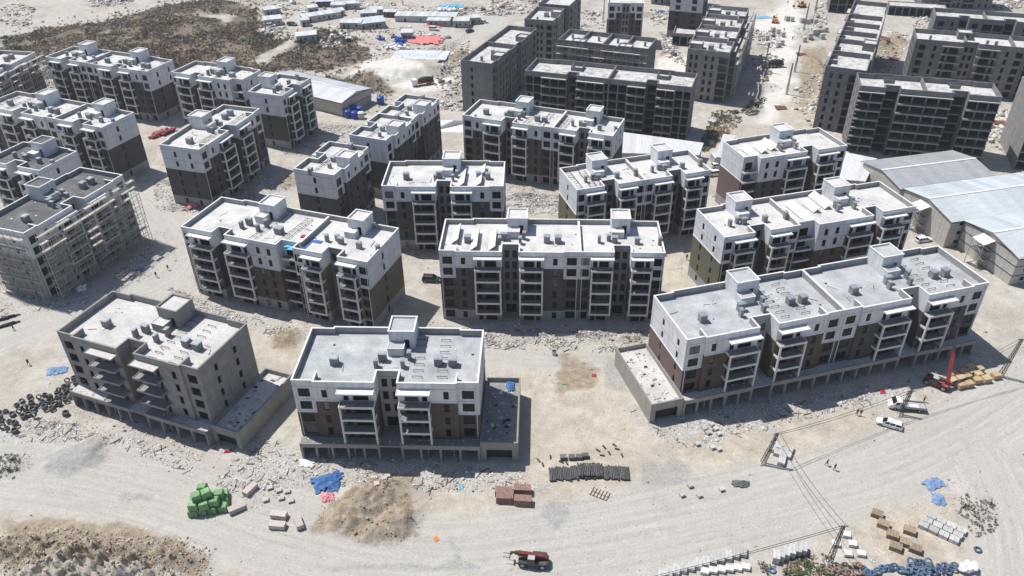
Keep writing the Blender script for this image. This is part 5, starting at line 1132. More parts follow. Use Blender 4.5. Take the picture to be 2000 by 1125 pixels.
car('white off road car in front of the far white roofed cabin', 530, 55, 8, L=4.6, W=1.9, H=1.9, kind='suv')
car('white van standing in the builders yard by the red sheets', 848, 61, -12, L=4.8, W=1.9, H=2.0, kind='van')
car('black car at the right side of the builders yard', 918, 63, 45, 'car_dark', L=4.5, H=1.6, kind='suv')
car('white car behind the grey box cabin at the yard end', 945, 45, 5, L=4.4)
def pickup(label, u, v, head):
    x, y = at(u, v); t = thing('pickup_truck', label, 'truck', (x, y, gz(x, y)), R(head)); m = MB()
    m.loft([ring(a, b, c, d) for a, b, c, d in ((-2.6, .85, .5, 1.2), (-.3, .9, .4, 1.2), (.5, .9, .4, 1.15), (2.2, .85, .45, 1.0), (2.5, .7, .55, .9))], 'car_dark'); obj('body', m, t)
    m = MB(); m.hexa([(-.4, -.85, 1.18), (1.3, -.85, 1.12), (1.3, .85, 1.12), (-.4, .85, 1.18), (-.2, -.7, 1.75), (.7, -.7, 1.75), (.7, .7, 1.75), (-.2, .7, 1.75)], 'car_glass'); obj('windows', m, t)
    m = MB(); m.box(-2.55, -.5, -.85, .85, 1.2, 1.7, 'machine_dark'); obj('load_cover', m, t)
    for sx in (-1.6, 1.6):
        for s in (-1, 1): wheel(t, sx, s*.8, .38, .24)
pickup('dark pickup with covered load on the far track', 572, 54, -15)
def flatbed(label, u, v, head, scale=1.0):
    x, y = at(u, v); t = thing('flatbed_truck', label, 'truck', (x, y, gz(x, y)), R(head))
    m = MB(); m.loft([ring(a, b, c, d, .05, .14) for a, b, c, d in ((1.2, .98, .45, 2.25), (1.5, 1.0, .42, 2.35), (2.3, 1.0, .4, 2.3), (2.9, 1.0, .4, 1.55), (3.45, .95, .42, 1.3), (3.6, .8, .5, 1.05))], 'car_white'); obj('cab', m, t)
    m = MB(); m.hexa([(2.24, -.84, 2.22), (2.86, -.88, 1.60), (2.86, .88, 1.60), (2.24, .84, 2.22), (2.36, -.84, 2.32), (2.98, -.88, 1.66), (2.98, .88, 1.66), (2.36, .84, 2.32)], 'car_glass'); obj('windscreen', m, t)
    for s in (-1, 1): p = MB(); p.box(1.75, 2.45, s*1.0 - .02, s*1.0 + .02, 1.45, 2.0, 'car_glass'); obj('side_window', p, t)
    m = MB(); m.box(-3.5, 2.0, -.4, .4, .5, .72, 'machine_dark'); obj('chassis', m, t)
    m = MB(); m.box(-3.5, .95, -1.08, 1.08, .82, .92, 'dust_grey')
    b_ = obj('bed', m, t)
    for a in ((-3.5, .95, -1.08, -1.03), (-3.5, .95, 1.03, 1.08), (-3.5, -3.45, -1.02, 1.02), (.9, .95, -1.02, 1.02)): p = MB(); p.box(*a, .922, 1.32, 'galv'); obj('side_board', p, b_)
    p = MB(); p.hexa([(-2.4, -.5, .925), (-.6, -.4, .925), (-.4, .5, .925), (-2.2, .6, .925), (-2.0, -.3, 1.05), (-.9, -.2, 1.1), (-.8, .3, 1.05), (-1.9, .4, 1.0)], 'pvc_white'); obj('bed_load', p, b_)
    for sx in (-2.3, 2.3):
        for s in (-1, 1): wheel(t, sx, s*.9, .38, .26)
    for s in (-1, 1): p = MB(); p.box(3.5, 3.62, s*.62 - .16, s*.62 + .16, .78, .95, 'lamp_clear'); obj('headlight', p, t)
flatbed('white cab flatbed truck with grey drop sides behind the lattice pole', 1769, 797, 170)
def telehandler(label, u, v, head, boom_az, boom_el, boom_len, ext, group='red telehandlers', body='machine_red', boomm='machine_red'):
    x, y = at(u, v); t = thing('telehandler', label, 'telehandler', (x, y, gz(x, y)), R(head), group)
    m = MB(); m.loft([ring(a, b, c, d, .05, .1) for a, b, c, d in ((-2.6, .8, .6, 1.35), (-2.3, .95, .5, 1.5), (-.5, .95, .5, 1.15), (1.6, .95, .5, 1.15), (2.4, .8, .55, 1.05))], body); obj('chassis', m, t)
    m = MB(); m.box(-2.2, .1, -1.12, -.35, 1.16, 1.75, 'machine_dark'); obj('engine_hood', m, t)
    m = MB(); m.hexa([(-.5, .3, 1.0), (1.1, .3, 1.0), (1.1, 1.15, 1.0), (-.5, 1.15, 1.0), (-.3, .34, 2.35), (.7, .34, 2.35), (.7, 1.1, 2.35), (-.3, 1.1, 2.35)], 'car_glass'); c = obj('cab', m, t)
    p = MB(); p.box(-.36, .78, .3, 1.14, 2.352, 2.45, 'dust_grey'); obj('cab_roof', p, c); p = MB()
    for a, b_ in (((-.5, .3), (-.3, .34)), ((1.1, .3), (.7, .34)), ((1.1, 1.15), (.7, 1.1)), ((-.5, 1.15), (-.3, 1.1))): p.bar((*a, 1.0), (*b_, 2.35), .09, 'machine_dark')
    obj('cab_frame', p, c)
    for sx in (-1.65, 1.65):
        for s in (-1, 1): wheel(t, sx, s*1.0, .62, .42); f = MB(); f.box(sx - .62, sx + .62, s*1.0 - .24, s*1.0 + .24, 1.27, 1.33, 'machine_dark'); obj('mudguard', f, t)
    piv = Vector((-1.9, -.02, 1.95)); az = R(boom_az); el = R(boom_el); d = Vector((math.cos(az)*math.cos(el), math.sin(az)*math.cos(el), math.sin(el)))
    m = MB(); m.box(-2.25, -1.5, -.32, .3, 1.3, 2.15, boomm); obj('boom_mount', m, t)
    m = MB(); m.bar(piv, piv + d*boom_len, .62, boomm, .7); bo = obj('boom', m, t)
    m = MB(); m.bar(piv + d*(boom_len*.9), piv + d*(boom_len + ext*.55), .46, 'machine_dark', .5); m.bar(piv + d*(boom_len + ext*.5), piv + d*(boom_len + ext), .26, 'machine_dark', .3); obj('boom_extension', m, bo)
    tip = piv + d*(boom_len + ext); h = Vector((math.cos(az), math.sin(az), 0)); s = Vector((-h.y, h.x, 0)); m = MB()
    m.bar(tip, tip + h*.35 - Vector((0, 0, .5)), .3, 'machine_dark'); q = tip + h*.4 - Vector((0, 0, .75)); m.bar(q - s*.6, q + s*.6, .12, 'machine_dark', .5)
    for k in (-.4, .4): m.bar(q + s*k - Vector((0, 0, .2)), q + s*k + h*1.2 - Vector((0, 0, .2)), .1, 'machine_dark', .06)
    obj('fork', m, bo)
telehandler('red telehandler with its boom raised to a balcony of the longest block', 1827, 752, 140, -67, 60, 6.2, 6.0)
telehandler('dusty dark telehandler with lowered maroon boom on the road at the bottom', 1041, 1100, 172, 0, 4, 4.4, .9, body='machine_dusty', boomm='machine_maroon')
def heavy_truck(label, u, v, head, cabm, bodym, dark):
    x, y = at(u, v); t = thing('heavy_truck', label, 'truck', (x, y, gz(x, y)), R(head))
    m = MB(); m.loft([ring(a, b, c, d, .05, .12) for a, b, c, d in ((2.4, 1.15, .6, 2.7), (2.8, 1.2, .55, 2.85), (4.2, 1.2, .5, 2.8), (4.5, 1.1, .6, 1.8))], cabm); c = obj('cab', m, t)
    p = MB(); p.box(4.3, 4.46, -1.0, 1.0, 1.75, 2.5, 'car_glass'); obj('windscreen', p, c)
    m = MB(); m.box(-4.5, 3.0, -.5, .5, .7, 1.0, 'machine_dark'); obj('chassis', m, t)
    m = MB(); m.box(-4.5, 2.2, -1.2, 1.2, 1.0, 1.6, bodym); obj('deck', m, t); m = MB()
    m.loft([[(xx, r_*math.cos(2*math.pi*i/10), 2.3 + r_*math.sin(2*math.pi*i/10)) for i in range(10)] for xx, r_ in ((-4.2, .45), (-3, .9), (-.5, 1.1), (1.2, .8), (1.9, .3))], dark); obj('drum', m, t)
    m = MB(); m.bar((-4.2, .8, 1.6), (-4.2, .8, 3.2), .2, bodym); m.bar((-4.2, -.8, 1.6), (-4.2, -.8, 3.2), .2, bodym); m.bar((-4.2, -.9, 3.2), (-4.2, .9, 3.2), .3, bodym); obj('rear_frame', m, t)
    for sx in (-3.4, -2.1, 3.3):
        for s in (-1, 1): wheel(t, sx, s*1.0, .52, .35)
heavy_truck('white cab concrete truck with red body on the white sand', 826, 166, 200, 'car_white', 'machine_red', 'machine_dark')
heavy_truck('dark dusty truck standing on the far dirt road beside a pole', 1508, 131, 185, 'dust_grey', 'machine_dark', 'machine_dark')
def loader(label, u, v, head, mat):
    x, y = at(u, v); t = thing('excavator', label, 'excavator', (x, y, gz(x, y)), R(head)); m = MB(); m.box(-1.6, 1.4, -1.2, 1.2, .9, 2.0, mat); obj('body', m, t)
    for s in (-1, 1): m = MB(); m.loft([[(xx, s*1.0 - .3, zz), (xx, s*1.0 + .3, zz), (xx, s*1.0 + .3, .0), (xx, s*1.0 - .3, .0)] for xx, zz in ((-2.0, .45), (-1.6, .85), (1.6, .85), (2.0, .45))], 'machine_dark'); obj('track', m, t)
    m = MB(); m.box(.1, 1.3, .2, 1.15, 2.0, 3.0, 'car_glass'); obj('cab', m, t); m = MB(); m.bar((1.2, -.3, 1.6), (3.4, -.3, 3.6), .35, mat); m.bar((3.4, -.3, 3.6), (4.8, -.3, 1.4), .28, mat); b_ = obj('arm', m, t)
    m = MB(); m.hexa([(4.4, -.8, .4), (5.2, -.8, .5), (5.2, .2, .5), (4.4, .2, .4), (4.5, -.8, 1.3), (5.3, -.8, 1.3), (5.3, .2, 1.3), (4.5, .2, 1.3)], 'machine_dark'); obj('bucket', m, b_)
loader('small orange and dark excavator on the far dirt crossing', 1513, 44, 70, 'machine_orange')
loader('yellow orange machine near the top edge beside concrete blocks', 1566, 14, 200, 'machine_orange')

# ---------------------------------------------------------------- people
for k, c in dict(skin=(.36, .22, .15), hair=(.02, .016, .013), cloth_dark=(.035, .037, .042), cloth_grey=(.12, .12, .125), cloth_red=(.30, .04, .04), cloth_green=(.07, .10, .045), cloth_blue=(.05, .08, .16), hivis=(.55, .52, .06), shoe=(.03, .028, .026)).items(): flat('p_' + k, c, scale=8, rough=.9)
def person_mesh(pose):
    """one skinned body grown from a posed skeleton"""
    st = .30 if pose == 'walk' else .08; bd = .42 if pose == 'bend' else .04
    J = {'pel': (0, 0, .96), 'wst': (bd*.25, 0, 1.12), 'chs': (bd*.7, 0, 1.34), 'nck': (bd, 0, 1.50), 'hed': (bd + .03, 0, 1.60), 'top': (bd + .03, 0, 1.73)}
    for s, nm, f in ((1, 'l', 1), (-1, 'r', -1)):
        J.update({nm+'hip': (0, s*.10, .90), nm+'kne': (f*st*.45 + .04, s*.11, .50), nm+'ank': (f*st - .02, s*.11, .09), nm+'toe': (f*st + .15, s*.13, .04), nm+'sho': (bd*.75, s*.19, 1.43), nm+'elb': (bd*.8 - f*st*.5 - .03, s*.26, 1.14), nm+'wri': (bd*.9 - f*st*.5 + .10, s*.25, .90), nm+'hnd': (bd*.9 - f*st*.5 + .14, s*.24, .80)})
    E = [('pel', 'wst'), ('wst', 'chs'), ('chs', 'nck'), ('nck', 'hed'), ('hed', 'top')]
    for n in 'lr': E += [('pel', n+'hip'), (n+'hip', n+'kne'), (n+'kne', n+'ank'), (n+'ank', n+'toe'), ('chs', n+'sho'), (n+'sho', n+'elb'), (n+'elb', n+'wri'), (n+'wri', n+'hnd')]
    rad = dict(pel=.15, wst=.135, chs=.155, nck=.055, hed=.095, top=.075, hip=.10, kne=.065, ank=.045, toe=.04, sho=.065, elb=.05, wri=.036, hnd=.04)
    ks = list(J); me = bpy.data.meshes.new('person_skeleton'); me.from_pydata([J[k] for k in ks], [(ks.index(a), ks.index(b)) for a, b in E], [])
    o = bpy.data.objects.new('person_tmp', me); COL.objects.link(o); md = o.modifiers.new('s', 'SKIN'); sv = me.skin_vertices[0].data
    for i, k in enumerate(ks): r = rad.get(k, rad.get(k[1:], .05)); sv[i].radius = (r, r)
    sv[0].use_root = True; sb = o.modifiers.new('d', 'SUBSURF'); sb.levels = 1
    dg = bpy.context.evaluated_depsgraph_get(); dg.update(); out = bpy.data.meshes.new_from_object(o.evaluated_get(dg)); bpy.data.objects.remove(o); return out
POSE = {p: person_mesh(p) for p in ('walk', 'stand', 'bend')}
def person(label, u, v, head, pose, shirt, legs, cap='p_hair'):
    x, y = at(u, v); me = POSE[pose].copy(); me.name = 'person'; me.materials.clear()
    for k in (legs, shirt, 'p_skin', cap, 'p_shoe'): me.materials.append(MAT[k])
    for p in me.polygons:
        c = p.center; ay = abs(c.y)
        p.material_index = 4 if c.z < .1 else (2 if (ay > .2 and c.z < .92) else (0 if c.z < .98 else (1 if c.z < 1.49 else (3 if c.z > 1.66 or c.x < -.02 else 2))))
        p.use_smooth = True
    o = obj('person', me, None, (x, y, gz(x, y)), R(head)); o.scale = (1.05, 1.05, 1.05); tag(o, label, 'person', 'people on the site')
PEOPLE = [('person in dark clothes walking on the dirt at the far left', 57, 713, 150, 'walk', 'p_cloth_dark', 'p_cloth_dark'), ('person in dark clothes walking beside the scaffolded block, nearer of two', 306, 542, -40, 'walk', 'p_cloth_dark', 'p_cloth_dark'),
 ('person in dark clothes walking beside the scaffolded block, farther of two', 329, 528, -30, 'walk', 'p_cloth_dark', 'p_cloth_grey'), ('person in greenish clothes at the roadside, left of a pair', 1614, 909, -60, 'walk', 'p_cloth_green', 'p_cloth_dark'),
 ('person in dark greenish clothes at the roadside, right of a pair', 1629, 918, -60, 'stand', 'p_cloth_dark', 'p_cloth_green'), ('person in red top standing near the flatbed truck, left of a pair', 1673, 811, 100, 'stand', 'p_cloth_red', 'p_cloth_dark'), ('person in red top standing near the flatbed truck, right of a pair', 1680, 812, 60, 'stand', 'p_cloth_red', 'p_cloth_dark'),
 ('person in a yellow safety vest at the rear of the flatbed truck', 1804, 784, 200, 'stand', 'p_hivis', 'p_cloth_dark'), ('person in dark clothes between two white blocks', 1341, 507, -90, 'stand', 'p_cloth_dark', 'p_cloth_dark'), ('person bending beside the black pipe bundles at the left edge', 28, 645, 160, 'bend', 'p_cloth_dark', 'p_cloth_dark'),
 ('person near the stair of the long white gable shed', 719, 219, 30, 'stand', 'p_cloth_grey', 'p_cloth_dark'), ('person in dark clothes walking on the far dirt road, upper one', 1531, 62, -90, 'walk', 'p_cloth_dark', 'p_cloth_dark'), ('person in dark clothes walking on the far dirt road, lower one', 1547, 79, -90, 'walk', 'p_cloth_dark', 'p_cloth_dark'), ('person far up the dirt road at the top edge', 1538, 8, 80, 'walk', 'p_cloth_dark', 'p_cloth_blue'), ('person walking on the far road behind the builders yard', 765, 13, 10, 'walk', 'p_cloth_dark', 'p_cloth_dark')]
for p in PEOPLE: person(*p)
# ---------------------------------------------------------------- loose goods
ramp_mat('green_wrap', (0.10, 0.25, 0.085), (0.24, 0.42, 0.20), scale=1.3, rough=0.6, rand=0.18, fine=0.12)
ramp_mat('brick', (0.22, 0.135, 0.11), (0.33, 0.215, 0.18), scale=2, rough=0.9, fine=0.12, rand=0.12)
ramp_mat('tile_pale', (0.46, 0.40, 0.37), (0.58, 0.52, 0.48), scale=2, rough=0.9, fine=0.1, rand=0.1)
ramp_mat('wood_tan', (0.40, 0.29, 0.165), (0.55, 0.42, 0.26), scale=2, rough=0.85, fine=0.1, rand=0.15)
ramp_mat('wood_old', (0.24, 0.19, 0.13), (0.36, 0.29, 0.21), scale=2, rough=0.9, rand=0.15)
ramp_mat('cement', (0.40, 0.395, 0.385), (0.54, 0.53, 0.515), scale=1.5, rough=0.95, fine=0.08, rand=0.14)
ramp_mat('cement_white', (0.58, 0.56, 0.54), (0.70, 0.69, 0.67), scale=1.5, rough=0.9, fine=0.06, rand=0.1)
ramp_mat('black_plastic', (0.028, 0.028, 0.029), (0.055, 0.055, 0.055), scale=3, rough=0.55, rand=0.2)
ramp_mat('grey_plastic', (0.085, 0.086, 0.088), (0.16, 0.158, 0.155), scale=3, rough=0.7, rand=0.25)
ramp_mat('pipe_dusty', (0.055, 0.055, 0.056), (0.13, 0.13, 0.128), scale=3, rough=0.8, rand=0.2)
ramp_mat('coil_blue', (0.045, 0.085, 0.145), (0.10, 0.165, 0.25), scale=2, rough=0.6, rand=0.3)
ramp_mat('coil_brown', (0.24, 0.17, 0.13), (0.36, 0.27, 0.22), scale=2, rough=0.7, rand=0.3)
ramp_mat('tank_blue', (0.015, 0.06, 0.32), (0.03, 0.10, 0.42), scale=1.5, rough=0.4)
ramp_mat('pink_bag', (0.42, 0.13, 0.16), (0.60, 0.28, 0.31), scale=1.5, rough=0.7, rand=0.2)
ramp_mat('red_sheet', (0.56, 0.15, 0.14), (0.72, 0.26, 0.24), scale=1.2, rough=0.7)
ramp_mat('white_bag', (0.66, 0.66, 0.66), (0.78, 0.78, 0.78), scale=1.5, rough=0.7, rand=0.1)
ramp_mat('rust', (0.13, 0.06, 0.04), (0.22, 0.11, 0.075), scale=3, rough=0.9)
ramp_mat('orange_plastic', (0.6, 0.17, 0.05), (0.7, 0.24, 0.08), scale=2, rough=0.6)
def place(name, label, cat, me, u, v, rz=0.0, group=None, dz=0.0, zz=None):
    x, y = at(u, v); o = obj(name, me, None, (x, y, (gz(x, y) if zz is None else zz) + dz), rz if isinstance(rz, tuple) else R(rz)); tag(o, label, cat, group); return o
ORD = ['first', 'second', 'third', 'fourth', 'fifth', 'sixth', 'seventh', 'eighth', 'ninth', 'tenth', 'eleventh', 'twelfth', 'thirteenth', 'fourteenth'] + [f'{i}th' for i in range(15, 21)] + ['21st', '22nd', '23rd'] + [f'{i}th' for i in range(24, 31)] + ['31st', '32nd', '33rd'] + [f'{i}th' for i in range(34, 41)] + ['41st', '42nd', '43rd'] + [f'{i}th' for i in range(44, 50)]
def pack(w, d, h, mat, rows=3, cols=4, pallet=True, jitter=.02):
    """a pallet with layered goods: one mesh of its layers"""
    def mk(seed):
        rd = random.Random(seed); m = MB(); z = 0
        if pallet:
            for i in (-1, 0, 1): m.box(-w/2, w/2, i*(d/2 - .06) - .05, i*(d/2 - .06) + .05, 0, .1, 'wood_old')
            m.box(-w/2, w/2, -d/2, d/2, .1, .14, 'wood_old'); z = .142
        lh = (h - z)/rows
        for r_ in range(rows):
            for c in range(cols):
                x0 = -w/2 + w*c/cols; j = rd.uniform(-jitter, jitter); m.box(x0 + .015, x0 + w/cols - .015, -d/2 + .02 + j, d/2 - .02 + j, z + r_*lh, z + (r_+1)*lh - .02, mat)
        return m.mesh('goods_pack')
    return [cached(('pack', w, d, h, mat, rows, cols, s), lambda s=s: mk(s)) for s in (1, 2, 3)]
def packs(name, label, cat, meshes, spots, rz, group, stack=None):
    for i, s in enumerate(spots):
        lab = label[i] if isinstance(label, list) else label
        if not isinstance(label, list) and len(spots) <= 14: lab = f"{label}, {ORD[sorted(spots).index(s)]} from the left"
        place(name, lab, cat, meshes[i % len(meshes)], s[0], s[1], (s[2] if len(s) > 2 else rz) + random.uniform(-4, 4), group, dz=s[3] if len(s) > 3 else 0)
# green wrapped packs, three courses high
def gp():
    m = MB(); m.loft([[(-a, -b, z), (a, -b, z), (a, b, z), (-a, b, z)] for z, a, b in ((0, .74, .66), (.08, .8, .72), (.62, .78, .70), (1.2, .76, .68), (1.33, .66, .58))], 'green_wrap'); m.bar((-.82, 0, .7), (.82, 0, .7), .06, 'green_wrap', 1.25); m.bar((0, -.74, .7), (0, .74, .7), .06, 'green_wrap', 1.25); return m.mesh('wrapped_pack')
gm = gp(); x0, y0 = at(408, 1000); c_, s_ = math.cos(R(12)), math.sin(R(12)); k_ = 0
for lev, spots in enumerate(([(i - 1.5, j) for j in range(3) for i in range(4)], [(-1.3, 0.2), (-.3, .1), (.8, .3), (-.9, 1.2), (.2, 1.3), (1.2, 1.4)], [(-.9, .7), (.1, .9), (-.4, 1.8)])):
    for i_, j_ in spots:
        q = (i_*1.68 + random.uniform(-.12, .12), j_*1.5 + random.uniform(-.12, .12)); x, y = x0 + q[0]*c_ - q[1]*s_, y0 + q[0]*s_ + q[1]*c_; k_ += 1
        o = obj('wrapped_pack', gm, None, (x, y, gz(x, y) + lev*1.36), (random.uniform(-.06, .06), random.uniform(-.06, .06), R(12) + random.uniform(-.35, .35))); tag(o, ['bright green wrapped pack at the bottom of the green heap', 'bright green wrapped pack in the middle course of the green heap', 'bright green wrapped pack on top of the green heap'][lev], 'pack', 'green wrapped packs')
# brick and tile packs near the road
bk = pack(3.1, 1.5, 1.45, 'brick', 5, 10); bt = pack(2.8, 1.3, 1.05, 'tile_pale', 3, 9)
packs('brick_pack', ['red brick pack at the back of the roadside group of four', 'red brick pack beside the right end of the roadside group', 'red brick pack at the left of the roadside group of four', 'low red brick pack at the front of the roadside group'], 'pack', bk, [(984, 966), (1020, 962), (986, 978), (1021, 983)], -2, 'red brick packs by the road')
packs('tile_pack', ['brownish tile pack set on a pale one near the road', 'pale tile pack with another pack behind it', 'pale tile pack turned lengthwise near the blue sheet', 'pale tile pack right of the green heap', 'white panel pack above the green heap'], 'pack', bt, [(546, 1010, -8), (543, 1030, -8), (584, 1024, -60), (463, 997, 28), (490, 960, 60)], 0, 'tile packs in front of the middle block')
packs('tile_pack', 'small pale tile stack before the middle block', 'pack', pack(1.0, .9, .5, 'tile_pale', 2, 3), [(733, 942), (752, 946), (757, 932), (738, 960), (520, 978), (562, 962), (545, 960), (528, 955), (569, 980), (550, 975)], 20, 'small tile stacks')
# tan pallets by the telehandler and at lower right
wt = pack(1.75, 1.45, 1.2, 'wood_tan', 5, 3)
packs('pallet_stack', 'tan pallet stack beside the raised red telehandler', 'pallet stack', wt, [(1874, 757), (1890, 754), (1906, 747), (1924, 745), (1943, 738), (1858, 748), (1874, 744), (1889, 742), (1862, 735), (1880, 732), (1896, 731), (1908, 736), (1894, 723), (1910, 726)], 14, 'tan pallet stacks by the telehandler')
wo = pack(1.9, 1.5, .95, 'wood_old', 5, 4)
packs('pallet_stack', 'brown pallet stack on the dirt at the lower right', 'pallet stack', wo, [(1712, 1008), (1724, 1028), (1742, 1049), (1748, 1072), (1767, 1064), (1786, 1076), (1775, 1040)], -30, 'brown pallet stacks at lower right')
# concrete kerb and block packs
cw = pack(1.5, 1.3, .8, 'cement', 2, 2, False); cc = pack(1.35, 1.15, .7, 'cement_white', 3, 2)
gx, gy = at(1802, 1030); ang = R(-38)
for i in range(4):
    for j in range(3):
        x = gx + 1.62*(i*math.cos(ang)) + 1.5*(j*.72); y = gy + 1.62*(i*math.sin(ang)) + 1.5*(j*.62)
        o = obj('block_pack', cw[(i + j) % 3], None, (x, y, gz(x, y)), ang + random.uniform(-.04, .04)); tag(o, 'grey concrete block pack in the tight grid at the lower right', 'pack', 'grid of grey block packs')
packs('block_pack', 'pale block pack beside the front lattice pole', 'pack', cc, [(1632, 1064), (1652, 1047), (1664, 1065), (1655, 1084), (1681, 1084)], -12, 'pale block packs by the front pole')
packs('block_pack', 'grey pack in the row left of the front lattice pole', 'pack', pack(1.1, 2.0, 1.5, 'cement', 3, 2, False), [(1514, 1092), (1524, 1089), (1534, 1085), (1545, 1082), (1556, 1079), (1567, 1077)], -15, 'tall grey packs in a row')
packs('block_pack', 'pale pack in the long bottom edge row', 'pack', pack(1.2, 1.9, .8, 'cement', 2, 2, False), [(1262 + i*14.5, 1131 - i*3.9) for i in range(14)], -14, 'long row of pale packs at the bottom edge')
packs('block_pack', 'pale block pack in the second row at the bottom edge', 'pack', cc, [(1376 + i*16, 1118 - i*1.6) for i in range(6)], -14, 'second row of pale packs at the bottom edge')
packs('block_pack', 'pale kerb stone pack under the leaning cable pole', 'pack', pack(1.3, 1.6, .8, 'cement', 2, 2), [(1508, 878), (1518, 886), (1528, 894), (1520, 874), (1530, 884), (1538, 891), (1526, 904), (1542, 880)], -25, 'kerb packs under the leaning pole')
packs('block_pack', 'small cement stack on bare ground right of centre', 'pack', pack(.9, .9, .6, 'cement', 2, 2), [(1362, 868), (1391, 875), (1404, 878), (1383, 846), (1398, 838), (1376, 838), (1390, 830), (1404, 848), (1332, 968), (1366, 969), (1409, 957), (1348, 950)], 25, 'small cement stacks')
packs('block_pack', 'dark plastic crate in the line above the black pipes', 'crate', pack(1.2, 1.0, .8, 'grey_plastic', 1, 1, False), [(1100, 896), (1117, 896), (1131, 895), (1143, 893)], 0, 'dark crates above the pipes')
packs('block_pack', 'grey concrete block standing beside the far dirt road', 'block', pack(1.8, 1.8, 2.2, 'cement', 1, 1, False), [(1536, 40), (1546, 41), (1566, 44), (1576, 46), (1584, 44), (1592, 46), (1528, 72), (1519, 66), (1509, 62), (1497, 78), (1526, 88), (1520, 92), (1580, 78), (1588, 74), (1596, 72), (1604, 66), (1612, 62), (1600, 58), (1592, 66), (1570, 82), (1605, 76)], 10, 'grey blocks by the far road')
# pipes lying side by side
pm_ = MB(); pm_.tube((0, -1.5, .16), (0, 1.5, .16), .155, 'pipe_dusty', 9); pm_.tube((0, -1.66, .17), (0, -1.42, .17), .2, 'black_plastic', 9); pm_.tube((0, 1.42, .17), (0, 1.55, .17), .17, 'black_plastic', 9); pm_ = pm_.mesh('pipe')
for i in range(46):
    u = 1074 + i*3.42; v = 927 - 4*min(1, i/22) + (1.4*(i > 30)*(i - 30)/8) + random.uniform(-2, 2); place('pipe', f'black drain pipe in the long side by side row, {ORD[i]} from the left', 'pipe', pm_, u, v, random.uniform(-3, 3), 'black pipes in a row')
for i in range(14):
    place('pipe', f'black drain pipe on top of the side by side row, {ORD[i]} from the left', 'pipe', pm_, 1130 + i*3.5, 921 + random.uniform(-1, 1), random.uniform(-4, 4), 'black pipes in a row', dz=.33)
pb = MB(); pb.tube((0, -1.4, .2), (0, 1.4, .2), .2, 'black_plastic', 9); pb = pb.mesh('pipe')
ps = MB(); ps.tube((0, -.45, .15), (0, .45, .15), .15, 'black_plastic', 9); pshort = ps.mesh('pipe')
for i in range(12): place('pipe', 'black pipe in the bundle at the left edge', 'pipe', pb, 4 + (i % 6)*4.6, 640 - (i // 6)*14 - (i % 6)*1.6, -62 + random.uniform(-4, 4), 'black pipe bundles at the left edge', dz=(i % 3 == 0)*.35)
for u, v, r_ in ((1052, 900, 30), (1060, 908, 10), (1075, 894, 0), (1096, 903, 60), (1107, 905, 20), (1168, 880, 50), (1180, 874, 30), (1190, 886, 20), (1205, 878, 70), (1215, 890, 10), (1200, 870, 40), (1176, 890, 80)):
    place('pipe', 'short black pipe piece scattered near the pipe row', 'pipe', pshort, u, v, r_, 'scattered pipe pieces')
# open plastic chamber rings
def rg(r_, h, n=18):
    m = MB(); R_ = [[(rr*math.cos(2*math.pi*i/n), rr*math.sin(2*math.pi*i/n), z) for i in range(n)] for rr, z in ((r_*.72, .02), (r_*.95, 0), (r_, h*.12), (r_*.93, h*.5), (r_*.96, h*.9), (r_*.8, h), (r_*.62, h*.96), (r_*.6, h*.25))]
    m.loft(R_, 'grey_plastic', cap=False); return m.mesh('chamber_ring')
RG = [rg(.62, .75), rg(.55, .6), rg(.66, .9)]
RINGS = [(5, 818), (20, 826), (33, 832), (26, 812), (40, 806), (48, 816), (56, 812), (36, 796), (52, 798), (62, 790), (44, 785), (66, 802), (70, 815), (76, 795), (84, 790), (60, 778), (78, 778), (90, 800), (96, 786), (88, 774), (102, 778), (108, 792), (114, 782), (104, 801), (120, 790), (112, 770), (124, 776), (130, 785), (118, 764), (132, 768), (140, 778), (142, 766), (136, 758), (126, 758), (148, 770), (129, 811), (8, 836), (16, 842), (30, 845), (0, 828), (133, 745), (146, 742), (150, 752), (12, 806), (0, 808)]
for i, (u, v) in enumerate(RINGS):
    t_ = (random.uniform(-.3, .3), random.uniform(-.3, .3), random.uniform(0, 6)) if i % 4 else (1.2, random.uniform(-.2, .2), random.uniform(-.6, .6))
    place('chamber_ring', 'dark grey plastic ring in the heap left of the bare concrete block', 'ring', RG[i % 3], u, v, t_, 'heap of dark plastic rings', dz=.1 + (.45 if i % 4 == 0 else 0) + (.35 if i % 5 == 2 else 0))
# pipe coils at the bottom right
def coil(mat, r_=.5):
    n, k = 16, 6; m = MB()
    m.loft([[((r_ + .17*math.cos(2*math.pi*j/k))*math.cos(2*math.pi*i/n), (r_ + .17*math.cos(2*math.pi*j/k))*math.sin(2*math.pi*i/n), .17 + .17*math.sin(2*math.pi*j/k)) for j in range(k)] for i in range(n + 1)], mat, cap=False); return m.mesh('pipe_coil')
cb_, cr_ = coil('coil_blue'), coil('coil_brown')
for i in range(22):
    u = 1776 + (i % 9)*11 + random.uniform(-3, 3); v = 1122 - (i // 9)*9 + random.uniform(-3, 3) - max(0, (i % 9) - 4)*1.2
    place('pipe_coil', 'dusty blue pipe coil in the heap at the bottom right', 'coil', cb_, u, v, (random.uniform(-.6, .6), random.uniform(-.6, .6), 0), 'blue pipe coils', dz=.25 + .3*(i % 3 == 0))
for i in range(14): place('pipe_coil', 'dusty blue pipe coil in the loose heap at the bottom edge', 'coil', cb_, 1678 + i*7 + random.uniform(-3, 3), 1118 + random.uniform(-9, 5), (random.uniform(-.5, .5), random.uniform(-.5, .5), 0), 'loose blue coils', dz=.2)
